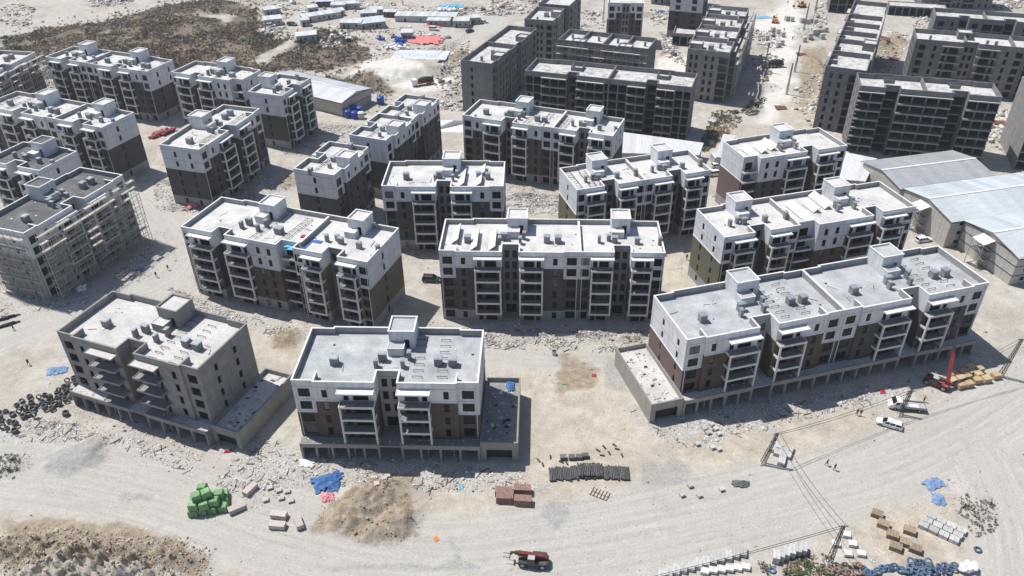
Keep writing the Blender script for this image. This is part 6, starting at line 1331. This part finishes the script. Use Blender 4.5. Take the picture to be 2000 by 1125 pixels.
for i in range(18): place('pipe_coil', 'brownish pipe coil beside the foot of the front lattice pole', 'coil', cr_, 1622 + (i % 9)*7.5 + random.uniform(-3, 3), 1118 - (i // 9)*8 + random.uniform(-4, 4), (random.uniform(-.6, .6), random.uniform(-.6, .6), 0), 'brown pipe coils', dz=.2)
place('pipe_coil', 'single blue black coil lying alone near the bottom right', 'coil', cb_, 1909, 1075, 0, None, dz=.05); place('pipe_coil', 'single blue black coil at the bottom left of the tall grey packs', 'coil', cb_, 1508, 1115, 0, None, dz=.05)
# crumpled sheets
def sheet(w, d, h, mat, seed, n=12):
    rd = np.random.default_rng(seed); X, Y = np.meshgrid(np.linspace(-1, 1, n), np.linspace(-1, 1, n)); Xw = X*w/2*(1 + .18*(fbm(Y*2 + seed, X, seed, 2) - .5)*2); Yw = Y*d/2*(1 + .25*(fbm(X*2 + seed, Y, seed + 3, 2) - .5)*2)
    Z = h*fbm(X*2.2 + seed, Y*2.2, seed, 3)*np.clip(1.25 - np.hypot(X, Y), .05, 1) + .35*h*np.abs(fbm(X*5, Y*5 + seed, seed + 9, 2) - .5)
    v = np.stack([Xw, Yw, Z + .03], -1).reshape(-1, 3); m = MB(); m.v = [tuple(p) for p in v]
    for i in range(n - 1):
        for j in range(n - 1):
            if (i in (0, n-2) or j in (0, n-2)) and rd.random() < .35: continue
            a = i*n + j; m.f.append((a, a+1, a+n+1, a+n)); m.m.append(m.mi(mat))
    return m.mesh('crumpled_sheet')
flat('cloth_tarp', (.12, .14, .13), scale=2)
SHEETS = [('crumpled bright blue sheet on the rubble in front of the middle block', 640, 943, 20, 5.6, 4.0, 1.6, 'tarp_blue', 1), ('small crumpled blue sheet beside the big blue one', 650, 952, 0, 2.6, 2.4, .8, 'tarp_blue', 2), ('red and white crumpled sacks below the blue sheet', 640, 972, 10, 2.4, 2.0, .9, 'pink_bag', 3), ('crumpled blue sheet on the dirt left of the bare concrete block', 111, 724, 15, 4.2, 2.6, .9, 'tarp_faded', 4),
 ('blue sheet on the waste heap at the right, upper one', 1823, 945, 20, 3.8, 2.4, .8, 'tarp_faded', 5), ('blue sheet on the waste heap at the right, lower one', 1832, 975, 70, 2.8, 2.2, .7, 'tarp_faded', 6), ('small red plastic sheet on the dirt near the longest block', 1723, 766, 0, 1.3, 1.3, .4, 'red_paint', 7),
 ('salmon red sheet spread in the builders yard', 823, 80, -8, 22, 11, 1.6, 'red_sheet', 8), ('small salmon red sheet before the dark porch in the yard', 846, 53, -6, 9, 5, 1.0, 'red_sheet', 9), ('light blue sheet on the far crossing beside the long concrete block', 1487, 34, 5, 10, 4, .8, 'tarp_lightblue', 10), ('blue sheet heap between far blocks at the top', 1291, 24, 20, 5, 3.5, 1.6, 'tarp_blue', 11), ('light blue sheet heap at the top edge above the storage shed', 882, 12, 0, 13, 5, 1.5, 'tarp_lightblue', 12),
 ('small light blue plastic piece near the brick packs', 901, 952, 0, .9, .9, .3, 'tarp_lightblue', 13), ('small orange plastic piece at the road edge', 852, 1052, 40, .8, 1.1, .25, 'orange_plastic', 14), ('small green plastic piece on the bare ground right of the middle block', 1103, 750, 0, 1.2, .7, .3, 'green_wrap', 15), ('small red plastic piece on the bare ground right of the middle block', 1160, 734, 0, 1.0, 1.0, .4, 'red_paint', 16), ('red box like sheet beside the podium corner of the bare concrete block', 446, 882, 10, 1.5, 1.0, .7, 'red_paint', 17), ('grey green sheet over scrap near the leaning pole', 1447, 945, 0, 3.2, 1.6, .9, 'cloth_tarp', 18),
 ('light blue sheet beside the scaffolded block', 273, 527, 20, 2.2, 1.2, .2, 'tarp_blue', 19), ('blue sheet lying inside the annex of the middle block', 997, 783, 90, 3.0, 1.6, .5, 'tarp_blue', 20), ('white sheet scraps on the rubble right of the bare block', 600, 905, 0, 3, 2, .5, 'white_bag', 21)]
flat('cloth_tarp', (.12, .14, .13), scale=2)
for lab, u, v, rz, w, d, h, mt_, sd in SHEETS: place('crumpled_sheet', lab, 'sheet', sheet(w, d, h, mt_, sd), u, v, rz, None, dz=(3.9 if 'inside the annex' in lab else 0))
# bags
bg = MB(); bg.loft([[(a*math.cos(2*math.pi*i/8), b_*math.sin(2*math.pi*i/8), z) for i in range(8)] for z, a, b_ in ((0, .42, .25), (.12, .55, .33), (.26, .5, .3), (.34, .3, .18))], 'pink_bag'); bgp = bg.mesh('bag'); bg2 = bgp.copy(); bg2.materials.clear(); bg2.materials.append(MAT['white_bag']); bg3 = bgp.copy(); bg3.materials.clear(); bg3.materials.append(MAT['tank_blue']); bg4 = bgp.copy(); bg4.materials.clear(); bg4.materials.append(MAT['bag_crimson'])
def bags(label, me, spots, n, su, sv, group, sc=1.0, hz=.9, name='bag', cat='bag'):
    for i in range(n):
        u = spots[0] + random.gauss(0, su*.5); v = spots[1] + random.gauss(0, sv*.5) - (u - spots[0])*spots[2]; o = place(name, label, cat, me, u, v, (random.uniform(-.4, .4), random.uniform(-.4, .4), random.uniform(0, 6)), group, dz=random.uniform(0, hz)); o.scale = (sc*1.3, sc*1.5, sc*1.4)
bags('pink bag in the heap below the end wall of the charcoal block', bgp, (381, 402, .1), 60, 16, 6, 'pink bags in a heap')
bags('dark red bag in the heap near the far charcoal block', bg4, (318, 262, .28), 60, 20, 4, 'dark red bags in a heap', 1.25)
bags('white bag in the spread below the blue drums', bg2, (771, 98, .0), 46, 24, 5, 'white bags in the yard', 1.3)
bags('white bag at the bottom right beside the blue coils', bg2, (1890, 1116, .0), 14, 12, 6, 'white bags at bottom right', 1.1)
bags('white bag on the dirt below the scaffolded block', bg2, (158, 566, .2), 9, 10, 4, 'white bags by the scaffolded block', 1.2)
bags('white bag heap in the yard behind the storage shed', bg2, (872, 22, .0), 40, 24, 3, 'white bags behind the storage shed', 1.5)
# blue drums and tanks
def drum(r_, h, mat, n=14):
    m = MB(); m.loft([[(rr*math.cos(2*math.pi*i/n), rr*math.sin(2*math.pi*i/n), z) for i in range(n)] for rr, z in ((r_*.96, 0), (r_, .08*h), (r_, .3*h), (r_*.96, .33*h), (r_, .36*h), (r_, .62*h), (r_*.96, .65*h), (r_, .68*h), (r_*.98, .86*h), (r_*.6, .97*h), (r_*.22, h))], mat); return m.mesh('water_tank')
tk = drum(1.25, 2.9, 'tank_blue'); tb_ = drum(1.45, 3.2, 'tank_blue')
for lab, u, v, me in (('blue water tank of the group of four, front left', 680, 229, tk), ('blue water tank of the group of four, front right', 693, 231, tk), ('blue water tank of the group of four, back left', 692, 219, tk), ('blue water tank of the group of four, back right', 704, 222, tk), ('large blue water tank standing alone right of the white gable shed', 744, 203, tb_)): place('water_tank', lab, 'tank', me, u, v, 0, 'blue water tanks')
m = MB(); m.box(-1, 1, -.9, .9, 0, 2.2, 'cabin_wall'); m.hexa([(-1.1, -1, 2.2), (1.1, -1, 2.2), (1.1, 1, 2.2), (-1.1, 1, 2.2), (-.6, -.5, 2.6), (.6, -.5, 2.6), (.6, .5, 2.6), (-.6, .5, 2.6)], 'coping'); place('pump_box', 'small white box hut beside the four blue tanks', 'cabin', m.mesh('pump_box'), 706, 231, 10)
dr = MB(); dr.tube((0, -1.4, .5), (0, 1.4, .5), .5, 'tank_blue', 10); dr = dr.mesh('blue_roll')
for i in range(20): place('blue_roll', 'bright blue roll in the larger blue heap of the yard', 'roll', dr, 782 + random.gauss(0, 7), 88 + random.gauss(0, 3), (random.uniform(-.2, .2), 0, random.uniform(0, 6)), 'blue rolls in the yard', dz=random.uniform(0, 1.8))
for i in range(6): place('blue_roll', 'bright blue roll in the smaller blue heap of the yard', 'roll', dr, 747 + random.gauss(0, 3), 82 + random.gauss(0, 1.5), (random.uniform(-.2, .2), 0, random.uniform(0, 6)), 'blue rolls of the small heap', dz=random.uniform(0, 1.0))
# white membrane tent, flat slab, lone items
x, y = at(878, 247); m = MB(); m.quad([(-7, -5, .1), (6, -6, .1), (8, 4, .1), (1.5, .5, 2.0)], 'white_bag'); m.quad([(-7, -5, .1), (1.5, .5, 2.0), (8, 4, .1), (-6, 5, .1)], 'white_bag'); tag(obj('tent_sheet', m, None, (x, y, gz(x, y))), 'white stretched sheet pitched low beside the brown and white block', 'tent')
x, y = at(822, 112); m = MB(); m.box(-12, 12, -6, 6, 0, .35, 'cabin_roof'); tag(obj('slab', m, None, (x, y, gz(x, y) + .6), R(-6)), 'flat pale grey slab on the slope above the white sand', 'slab')
place('pallet', 'empty rusty pallet frame lying on the dirt near the road', 'pallet', (lambda m: ([m.box(-1.6 + i*.62, -1.52 + i*.62, -1, 1, .08, .16, 'rust') for i in range(6)], [m.box(-1.6, 1.6, y_ - .05, y_ + .05, 0, .079, 'rust') for y_ in (-.9, 0)], m.mesh('pallet'))[-1])(MB()), 1172, 965, -28)
# steel plates in the excavations at the upper right
for lab, u, v, rz in (('rusty plate left of a pair on the sand at the right', 1931, 248, 20), ('rusty plate right of a pair on the sand at the right', 1954, 242, -20), ('rusty plate on the earth bank beside the long dark block', 1565, 108, 0), ('small rusty plate beside the dirt road', 1525, 212, 10), ('rusty plate below the excavated bank right of the long block', 1746, 116, -10), ('rusty plate leaning on the bank at the upper right', 1726, 86, -40)):
    m = MB(); m.box(-2.2, 2.2, -1.5, 1.5, 0, .12, 'rust'); m.bar((-2.2, 0, .15), (2.2, 0, .15), .12, 'rust'); place('steel_plate', lab, 'plate', m.mesh('steel_plate'), u, v, (.12, .1, R(rz)), None, dz=.3)
# concrete pipe in the ground, round heap of debris
m = MB(); m.tube((0, 0, 0), (0, 0, 1.1), .55, 'cement', 14, .45, caps=False); m.tube((0, 0, 0), (0, 0, 1.05), .4, 'machine_dark', 14, .33); place('manhole', 'grey manhole neck standing in the sand between the blocks', 'manhole', m.mesh('manhole'), 1082, 693, 0)
# ---------------------------------------------------------------- lattice poles and cables
def pole(label, ub, vb, h, lean=(0, 0), w=.75, group='lattice cable poles', cross=True):
    x, y = at(ub, vb); t = thing('lattice_pole', label, 'pole', (x, y, gz(x, y)), 0, group); n = max(6, int(h / 1.0)); m = MB()
    def P(i, cx, cy): f = i/n; s = w/2*(1 - .55*f); return (lean[0]*f + cx*s, lean[1]*f + cy*s, h*f)
    C = ((-1, -1), (1, -1), (1, 1), (-1, 1))
    for c in C: m.bar(P(0, *c), P(n, *c), .09, 'steel')
    for i in range(n):
        for k in range(4): a, b_ = C[k], C[(k+1) % 4]; m.bar(P(i, *a), P(i+1, *b_), .05, 'steel'); m.bar(P(i, *a), P(i, *b_), .05, 'steel')
    obj('lattice_mast', m, t)
    if cross: m = MB(); m.bar((lean[0] - .8, lean[1], h - .1), (lean[0] + .8, lean[1], h - .1), .1, 'steel'); obj('cross_arm', m, t)
    m = MB(); m.box(-.55, .55, -.55, .55, -.3, .25, 'cement'); obj('footing', m, t)
    return (x + lean[0], y + lean[1], gz(x, y) + h - .1)
P1 = pole('steel lattice pole beside the tan pallet stacks', 1953, 735, 10.0, (1.2, 0)); P2 = pole('steel lattice pole in front of the flatbed truck', 1757, 811, 6.0, (1.0, .6)); P3 = pole('leaning steel lattice pole beside the kerb packs', 1489, 905, 7.5, (1.6, .3)); P4 = pole('front steel lattice pole at the bottom right among packs and coils', 1618, 1101, 8.5, (.9, .8))
def cable(label, a, b_, sag, r_=.03):
    n = 14; pts = [Vector(a).lerp(Vector(b_), i/n) - Vector((0, 0, sag*4*(i/n)*(1 - i/n))) for i in range(n + 1)]; o0 = Vector(a); m = MB()
    for p, q in zip(pts[:-1], pts[1:]): m.bar(p - o0, q - o0, r_*2, 'steel')
    tag(obj('cable', m, None, a), label, 'cable', 'overhead cables')
off = Vector((.5, 0, 0))
for k, s in enumerate((-.6, .6)):
    o_ = Vector((s, 0, 0)); pairs = [('between the leaning pole and the front pole', P3, P4, .9), ('between the leaning pole and the pole by the truck', P3, P2, .7), ('from the truck side pole to the pallet side pole', P2, P1, .7)]
    for nm, a, b_, sg_ in pairs: cable(f'dark overhead cable {nm}, ' + ('left strand' if k == 0 else 'right strand'), Vector(a) + o_, Vector(b_) + o_, sg_ + .2*k)
    x, y = at(1180, 1150, 6.5); cable('dark overhead cable running off the bottom edge from the front pole, ' + ('left strand' if k == 0 else 'right strand'), Vector(P4) + o_, Vector((x, y, 6.5)) + o_, .5)
    x, y = at(1000, 1150, 6); 
for lab, u, v, h in (('thin lattice mast at the right end of the builders yard', 963, 28, 16), ('thin lattice mast behind the builders yard shed', 787, 12, 16), ('thin lattice mast behind the concrete blocks at the top', 1178, 40, 14), ('thin mast beside the dark truck on the far road', 1492, 140, 12), ('thin mast on the excavated bank, upper one', 1568, 68, 12), ('thin mast on the excavated bank, lower one', 1552, 140, 11), ('thin lattice mast at the top edge right of the far crossing', 1592, 22, 16), ('thin leaning mast beside the far dirt road', 1536, 184, 12)):
    pole(lab, u, v, h, (.3, .2), .6, 'thin masts', False)
# fence posts of the yard
fp = MB(); fp.bar((0, 0, -.3), (0, 0, 2.0), .09, 'galv'); fp = fp.mesh('fence')
def fence(label, pts, gap=3.0):
    w = [at(*p) for p in pts]; t = thing('wire_fence', label, 'fence', (*w[0], gz(*w[0])), 0, 'wire fences of the yard'); m = MB(); prev_ = None
    for a, b_ in zip(w[:-1], w[1:]):
        n = max(1, int(math.hypot(b_[0]-a[0], b_[1]-a[1]) / gap))
        for i in range(n + 1):
            x, y = a[0]+(b_[0]-a[0])*i/n, a[1]+(b_[1]-a[1])*i/n; z = gz(x, y); p = Vector((x - w[0][0], y - w[0][1], z - gz(*w[0]))); obj('post', fp, t, p)
            if prev_ is not None:
                for hh in (.6, 1.2, 1.85): m.bar(prev_ + Vector((0, 0, hh)), p + Vector((0, 0, hh)), .03, 'galv')
            prev_ = p
    obj('wire', m, t)
fence('wire fence with thin posts along the slope above the white sand', [(752, 112), (800, 113), (850, 117)]); fence('wire fence with thin posts running up to the right of the yard', [(850, 117), (880, 95), (912, 72)])

# ---------------------------------------------------------------- uncounted stuff: rubble, stones, scrub
def chunks(name, label, cat, xs, ys, size, mats, weights, flat_=.55, lift=0.0, elong=1.0, tilt=.35):
    n = len(xs); zs_ = terrain(xs, ys) + lift
    base = np.array([(-1, -1, -1), (1, -1, -1), (1, 1, -1), (-1, 1, -1), (-1, -1, 1), (1, -1, 1), (1, 1, 1), (-1, 1, 1)], float)
    V = np.repeat(base[None], n, 0) * (1 + rng.uniform(-.38, .12, (n, 8, 3)))
    sc = np.stack([size*rng.uniform(.6, 1.3, n)*elong, size*rng.uniform(.6, 1.2, n), size*rng.uniform(.3, 1, n)*flat_], -1) / 2
    V *= sc[:, None]
    tx = rng.normal(0, tilt, n); c, s = np.cos(tx), np.sin(tx); Y = V[..., 1]*c[:, None] - V[..., 2]*s[:, None]; Z = V[..., 1]*s[:, None] + V[..., 2]*c[:, None]; V[..., 1], V[..., 2] = Y, Z
    a = rng.uniform(0, 2*np.pi, n); c, s = np.cos(a), np.sin(a); X = V[..., 0]*c[:, None] - V[..., 1]*s[:, None]; Y = V[..., 0]*s[:, None] + V[..., 1]*c[:, None]; V[..., 0], V[..., 1] = X, Y
    V += np.stack([xs, ys, zs_ + sc[:, 2]*.5], -1)[:, None]
    F = np.array([(0, 3, 2, 1), (4, 5, 6, 7), (0, 1, 5, 4), (1, 2, 6, 5), (2, 3, 7, 6), (3, 0, 4, 7)]); F = (np.arange(n)[:, None, None]*8 + F[None]).reshape(-1, 4)
    me = bpy.data.meshes.new(name); me.vertices.add(n*8); me.vertices.foreach_set('co', V.ravel()); me.loops.add(F.size); me.loops.foreach_set('vertex_index', F.ravel().astype(np.int32)); me.polygons.add(len(F)); me.polygons.foreach_set('loop_start', np.arange(0, F.size, 4)); me.polygons.foreach_set('loop_total', np.full(len(F), 4))
    for k in mats: me.materials.append(MAT[k])
    me.polygons.foreach_set('material_index', np.repeat(rng.choice(len(mats), n, p=np.array(weights)/sum(weights)), 6).astype(np.int32)); me.update(calc_edges=True)
    return tag(obj(name, me), label, cat, kind='stuff')
for k, c1, c2 in (('r_white', (.62, .61, .59), (.76, .75, .73)), ('r_grey', (.28, .275, .265), (.42, .41, .40)), ('r_tan', (.36, .315, .26), (.50, .45, .38)), ('r_red', (.34, .19, .15), (.44, .28, .23)), ('r_dark', (.07, .068, .065), (.13, .127, .12)), ('r_blue', (.08, .22, .45), (.14, .32, .56)), ('r_brown', (.20, .155, .11), (.30, .245, .185))): ramp_mat(k, c1, c2, scale=1.5, rough=.95)
def in_poly_pts(poly, n):
    p = np.array(poly); lo, hi = p.min(0), p.max(0); xs = rng.uniform(lo[0], hi[0], n*3); ys = rng.uniform(lo[1], hi[1], n*3); k = inpoly(xs, ys, poly)
    w = fbm(xs*.25, ys*.25, 77, 3); k &= rng.uniform(.25, .72, len(xs)) < w; return xs[k][:n], ys[k][:n]
XS, YS = [], []
for p in RUB_D: a, b_ = in_poly_pts(p, 4600); XS.append(a); YS.append(b_)
for o in list(COL.objects):   # a fringe of building waste at the foot of every block
    if o.parent is None and o.get('category') == 'building' and o.location.y < 262 and '_L' in o:
        L_ = o['_L']; n = 1000; u = rng.uniform(-4, L_ + 4, n); v = np.where(rng.random(n) < .6, -rng.gamma(1.6, 1.7, n) - 1.0, 15 + rng.gamma(1.5, 1.4, n)); ca, sa = math.cos(o.rotation_euler.z), math.sin(o.rotation_euler.z)
        XS.append(o.location.x + u*ca - v*sa); YS.append(o.location.y + u*sa + v*ca)
xs, ys = np.concatenate(XS), np.concatenate(YS)
chunks('rubble', 'pale building rubble strewn around the blocks', 'rubble', xs, ys, np.minimum(np.exp(rng.normal(-1.9, .55, len(xs))), .65), ['r_white', 'r_grey', 'r_tan', 'r_red', 'r_dark', 'r_blue'], [.30, .30, .24, .05, .09, .01], .42)
n = 9000; ys = 70 + 330*rng.random(n)**1.7; xs = (rng.random(n) - .5)*(60 + 1.28*ys); k = rng.uniform(.3, .7, n) < fbm(xs*.06, ys*.06, 91, 4); xs, ys = xs[k], ys[k]
d_, _ = segdist(xs, ys, ROAD[0]); k = d_ > 6; xs, ys = xs[k], ys[k]
chunks('litter', 'scattered small stones and scraps on the dirt', 'litter', xs, ys, np.exp(rng.normal(-1.85, .45, len(xs))), ['r_white', 'r_grey', 'r_tan', 'r_dark', 'r_red'], [.28, .3, .3, .08, .04])
n = 1500; sel = rng.integers(0, len(RUB_D), n); P_ = [in_poly_pts(p, 160) for p in RUB_D]; xs = np.concatenate([p[0] for p in P_]); ys = np.concatenate([p[1] for p in P_])
chunks('scrap_bars', 'scattered planks, pipes and bars on the rubble', 'scrap', xs, ys, np.full(len(xs), .12), ['r_dark', 'r_grey', 'r_brown', 'r_white'], [.3, .3, .25, .15], 1.0, .1, 14.0, .12)
MP = []
for u, v, rx, ry, hh, ro in MOUNDS:
    if ro >= .6:
        cx, cy = at(u, v); n = int(rx*ry*((14 if u < 500 else 4) if v > 900 else 6)); a = rng.uniform(0, 2*np.pi, n); r_ = np.sqrt(rng.random(n))*1.05; MP.append((cx + rx*r_*np.cos(a), cy + ry*r_*np.sin(a)))
xs = np.concatenate([p[0] for p in MP]); ys = np.concatenate([p[1] for p in MP])
chunks('stones', 'tan stones lying on the spoil heaps', 'stones', xs, ys, np.minimum(np.exp(rng.normal(-2.0, .6, len(xs))), .6), ['r_tan', 'r_brown', 'r_grey'], [.45, .45, .1], .8)
# the yard at the back: bigger scrap, blocks, stacks that blur into one mass
Y_ = [G((720, 60), (800, 55), (900, 80), (850, 110), (740, 90)), G((760, 20), (980, 5), (985, 30), (780, 30)), G((860, 95), (920, 80), (925, 150), (880, 200), (850, 170)), G((500, 0), (720, 0), (700, 30), (640, 30), (500, 25)), G((500, 55), (560, 58), (540, 72), (500, 70)), G((620, 80), (680, 70), (690, 90), (630, 100)), G((890, 15), (1020, 5), (1010, 30), (900, 30)), G((1470, 60), (1530, 60), (1520, 100), (1450, 90)), G((1540, 180), (1600, 140), (1600, 250), (1560, 240)), G((0, 10), (70, 5), (60, 55), (0, 55)), G((165, 0), (270, 0), (250, 10), (170, 14)), G((1780, 30), (1840, 40), (1830, 70), (1790, 70)), G((1890, 210), (1990, 215), (1960, 300), (1900, 290)), G((1290, 60), (1320, 80), (1340, 130), (1290, 110))]
Y_ += [G((960, 0), (1060, 0), (1050, 25), (970, 30)), G((1105, 20), (1180, 20), (1180, 105), (1110, 60)), G((1470, 100), (1520, 110), (1500, 160), (1470, 150)), G((1700, 60), (1790, 70), (1740, 150), (1690, 150)), G((1600, 0), (1620, 0), (1615, 60), (1570, 60)), G((1940, 0), (2000, 0), (2000, 15), (1940, 20)), G((1270, 20), (1370, 22), (1330, 50), (1275, 50)), G((540, 0), (760, 0), (800, 25), (700, 30)), G((860, 150), (930, 140), (905, 220), (860, 215))]
P_ = [in_poly_pts(p, 520) for p in Y_]; xs = np.concatenate([p[0] for p in P_]); ys = np.concatenate([p[1] for p in P_])
chunks('yard_scrap', 'jumble of stacked scrap and blocks in the far yards', 'scrap', xs, ys, np.minimum(np.exp(rng.normal(-.75, .6, len(xs))), 2.2), ['r_white', 'r_grey', 'r_tan', 'r_dark', 'r_red', 'r_brown'], [.3, .33, .15, .12, .04, .06], .7)
# rubble on the unfinished roofs belongs to the roof material; bushes next
for k, c1, c2 in (('bush_brown', (.18, .13, .098), (.27, .20, .15)), ('bush_olive', (.135, .13, .092), (.20, .188, .138)), ('bush_tan', (.30, .225, .14), (.42, .325, .21)), ('bush_green', (.085, .115, .055), (.15, .18, .095)), ('bush_grey', (.20, .19, .165), (.29, .27, .235))): ramp_mat(k, c1, c2, scale=.8, rough=.95)
def bushes(name, label, xs, ys, rad, mats, weights, leaves=16, cat='scrub', leaf=.42):
    n = len(xs); zs_ = terrain(xs, ys); w = np.array(weights)/sum(weights)
    ph = rng.uniform(0, 2*np.pi, (n, leaves)); th = np.arccos(rng.uniform(0, 1, (n, leaves))); rr = rad[:, None]*rng.uniform(.35, 1, (n, leaves))
    C = np.stack([xs[:, None] + rr*np.sin(th)*np.cos(ph), ys[:, None] + rr*np.sin(th)*np.sin(ph), zs_[:, None] + rr*np.cos(th)*.75 + .05], -1)
    d1 = rng.normal(0, 1, (n, leaves, 3)); d1 /= np.linalg.norm(d1, axis=-1, keepdims=True); d2 = np.cross(d1, rng.normal(0, 1, (n, leaves, 3))); d2 /= np.linalg.norm(d2, axis=-1, keepdims=True)
    s1 = (rad[:, None]*leaf*rng.uniform(.6, 1.3, (n, leaves)))[..., None]; s2 = s1*.55
    V = np.stack([C - d1*s1, C + d2*s2, C + d1*s1, C - d2*s2], 2).reshape(-1, 3); N_ = n*leaves
    me = bpy.data.meshes.new(name); me.vertices.add(N_*4); me.vertices.foreach_set('co', V.ravel()); me.loops.add(N_*4); me.loops.foreach_set('vertex_index', np.arange(N_*4, dtype=np.int32)); me.polygons.add(N_); me.polygons.foreach_set('loop_start', np.arange(0, N_*4, 4)); me.polygons.foreach_set('loop_total', np.full(N_, 4))
    for k in mats: me.materials.append(MAT[k])
    f = fbm(xs*.035, ys*.035, 55, 3); q = np.clip((f - .3)/.4 + rng.normal(0, .13, n), 0, .999); cum = np.cumsum(w); mi = np.searchsorted(cum, q); mi = np.clip(mi, 0, len(mats)-1)
    me.polygons.foreach_set('material_index', np.repeat(mi, leaves).astype(np.int32)); me.update(calc_edges=True); return tag(obj(name, me), label, cat, kind='stuff')
P_ = []
for p, n in zip(SCRUB, (21000, 1300)):
    pp = np.array(p); lo, hi = pp.min(0) - 16, pp.max(0) + 16; xs = rng.uniform(lo[0], hi[0], n*3); ys = rng.uniform(lo[1], hi[1], n*3); wx = xs + 10*(fbm(xs*.12, ys*.12, 31, 3) - .5); wy = ys + 10*(fbm(xs*.12, ys*.12, 47, 3) - .5); k = inpoly(wx, wy, p) | (inpoly(wx + 9*rng.normal(0, 1, len(xs)), wy + 9*rng.normal(0, 1, len(xs)), p) & (rng.random(len(xs)) < .5))
    for q in BARE: k &= ~inpoly(wx, wy, q)
    k &= rng.uniform(.22, .62, len(xs)) < fbm(xs*.09, ys*.09, 88, 3); P_.append((xs[k], ys[k]))
xs = np.concatenate([p[0] for p in P_]); ys = np.concatenate([p[1] for p in P_]); bushes('scrub', 'dry brown and olive scrub covering the hillside at the upper left', xs, ys, np.exp(rng.normal(-.62, .42, len(xs))), ['bush_olive', 'bush_brown', 'bush_brown', 'bush_tan', 'bush_grey'], [.26, .3, .16, .2, .08], 12)
P_ = [in_poly_pts(G(*p), n) for p, n in ((((1390, 222), (1440, 215), (1450, 235), (1425, 265), (1375, 300), (1365, 290)), 1500), (((1465, 195), (1500, 190), (1480, 225), (1440, 228)), 300))]; xs = np.concatenate([p[0] for p in P_]); ys = np.concatenate([p[1] for p in P_])
bushes('green_scrub', 'green bushes on the bank beside the dirt road', xs, ys, np.exp(rng.normal(-1.0, .4, len(xs))), ['bush_green', 'bush_olive', 'bush_green', 'bush_tan'], [.4, .2, .15, .25], 14)
P_ = [in_poly_pts(G(*p), n) for p, n in ((((1880, 965), (1940, 985), (1950, 1030), (1900, 1055), (1870, 1010)), 120), (((1540, 1085), (1620, 1080), (1640, 1125), (1530, 1125)), 240), (((1480, 1100), (1520, 1105), (1500, 1125)), 30), (((0, 895), (40, 880), (40, 925), (0, 925)), 60))]; xs = np.concatenate([p[0] for p in P_]); ys = np.concatenate([p[1] for p in P_])
bushes('weeds', 'dusty grey green weeds at the roadside heaps', xs, ys, np.exp(rng.normal(-1.2, .4, len(xs))), ['bush_grey', 'bush_green', 'bush_tan', 'bush_grey'], [.35, .3, .15, .2], 14)

# ---------------------------------------------------------------- small left-overs on the roofs
for o in [q for q in COL.objects if q.parent is None and q.get('category') == 'building' and '_zr' in q and q.location.y < 300]:
    L_, z_, m = o['_L'], o['_zr'], MB()
    for i in range(int(L_ * .7)):
        cx, cy = random.uniform(1, L_ - 1), random.uniform(3.6, 12); a = random.uniform(0, 3.1); l = random.choice((.25, .3, .4, .5, 1.6, 2.4)); w = .06 if l > 1 else l*random.uniform(.4, .9); d = Vector((math.cos(a), math.sin(a))); n_ = Vector((-d.y, d.x))
        P_ = [Vector((cx, cy)) + d*sx*l/2 + n_*sy*w/2 for sx, sy in ((-1, -1), (1, -1), (1, 1), (-1, 1))]; h_ = random.uniform(.03, .2)
        m.hexa([(p.x, p.y, z_ + .003) for p in P_] + [(p.x, p.y, z_ + h_) for p in P_], random.choice(('r_grey', 'r_white', 'r_dark', 'r_brown', 'r_white', 'pvc_white')))
    q = obj('roof_clutter', m, o); q['kind'] = 'stuff'
# ---------------------------------------------------------------- thin dusty air
hz = bpy.data.materials.new('haze'); hz.use_nodes = True; N = hz.node_tree.nodes; N.remove(N['Principled BSDF'])
pv = N.new('ShaderNodeVolumePrincipled'); pv.inputs['Color'].default_value = (.86, .91, 1.0, 1); pv.inputs['Density'].default_value = .00018; pv.inputs['Anisotropy'].default_value = .2
hz.node_tree.links.new(pv.outputs[0], N['Material Output'].inputs['Volume'])
MAT['haze'] = hz; m = MB(); m.box(-4300, 4300, -4300, 5300, -12, 116, 'haze'); h_ = obj('haze', m); h_['kind'] = 'stuff'; h_['label'] = 'thin pale dusty air over the whole site'; h_['category'] = 'haze'
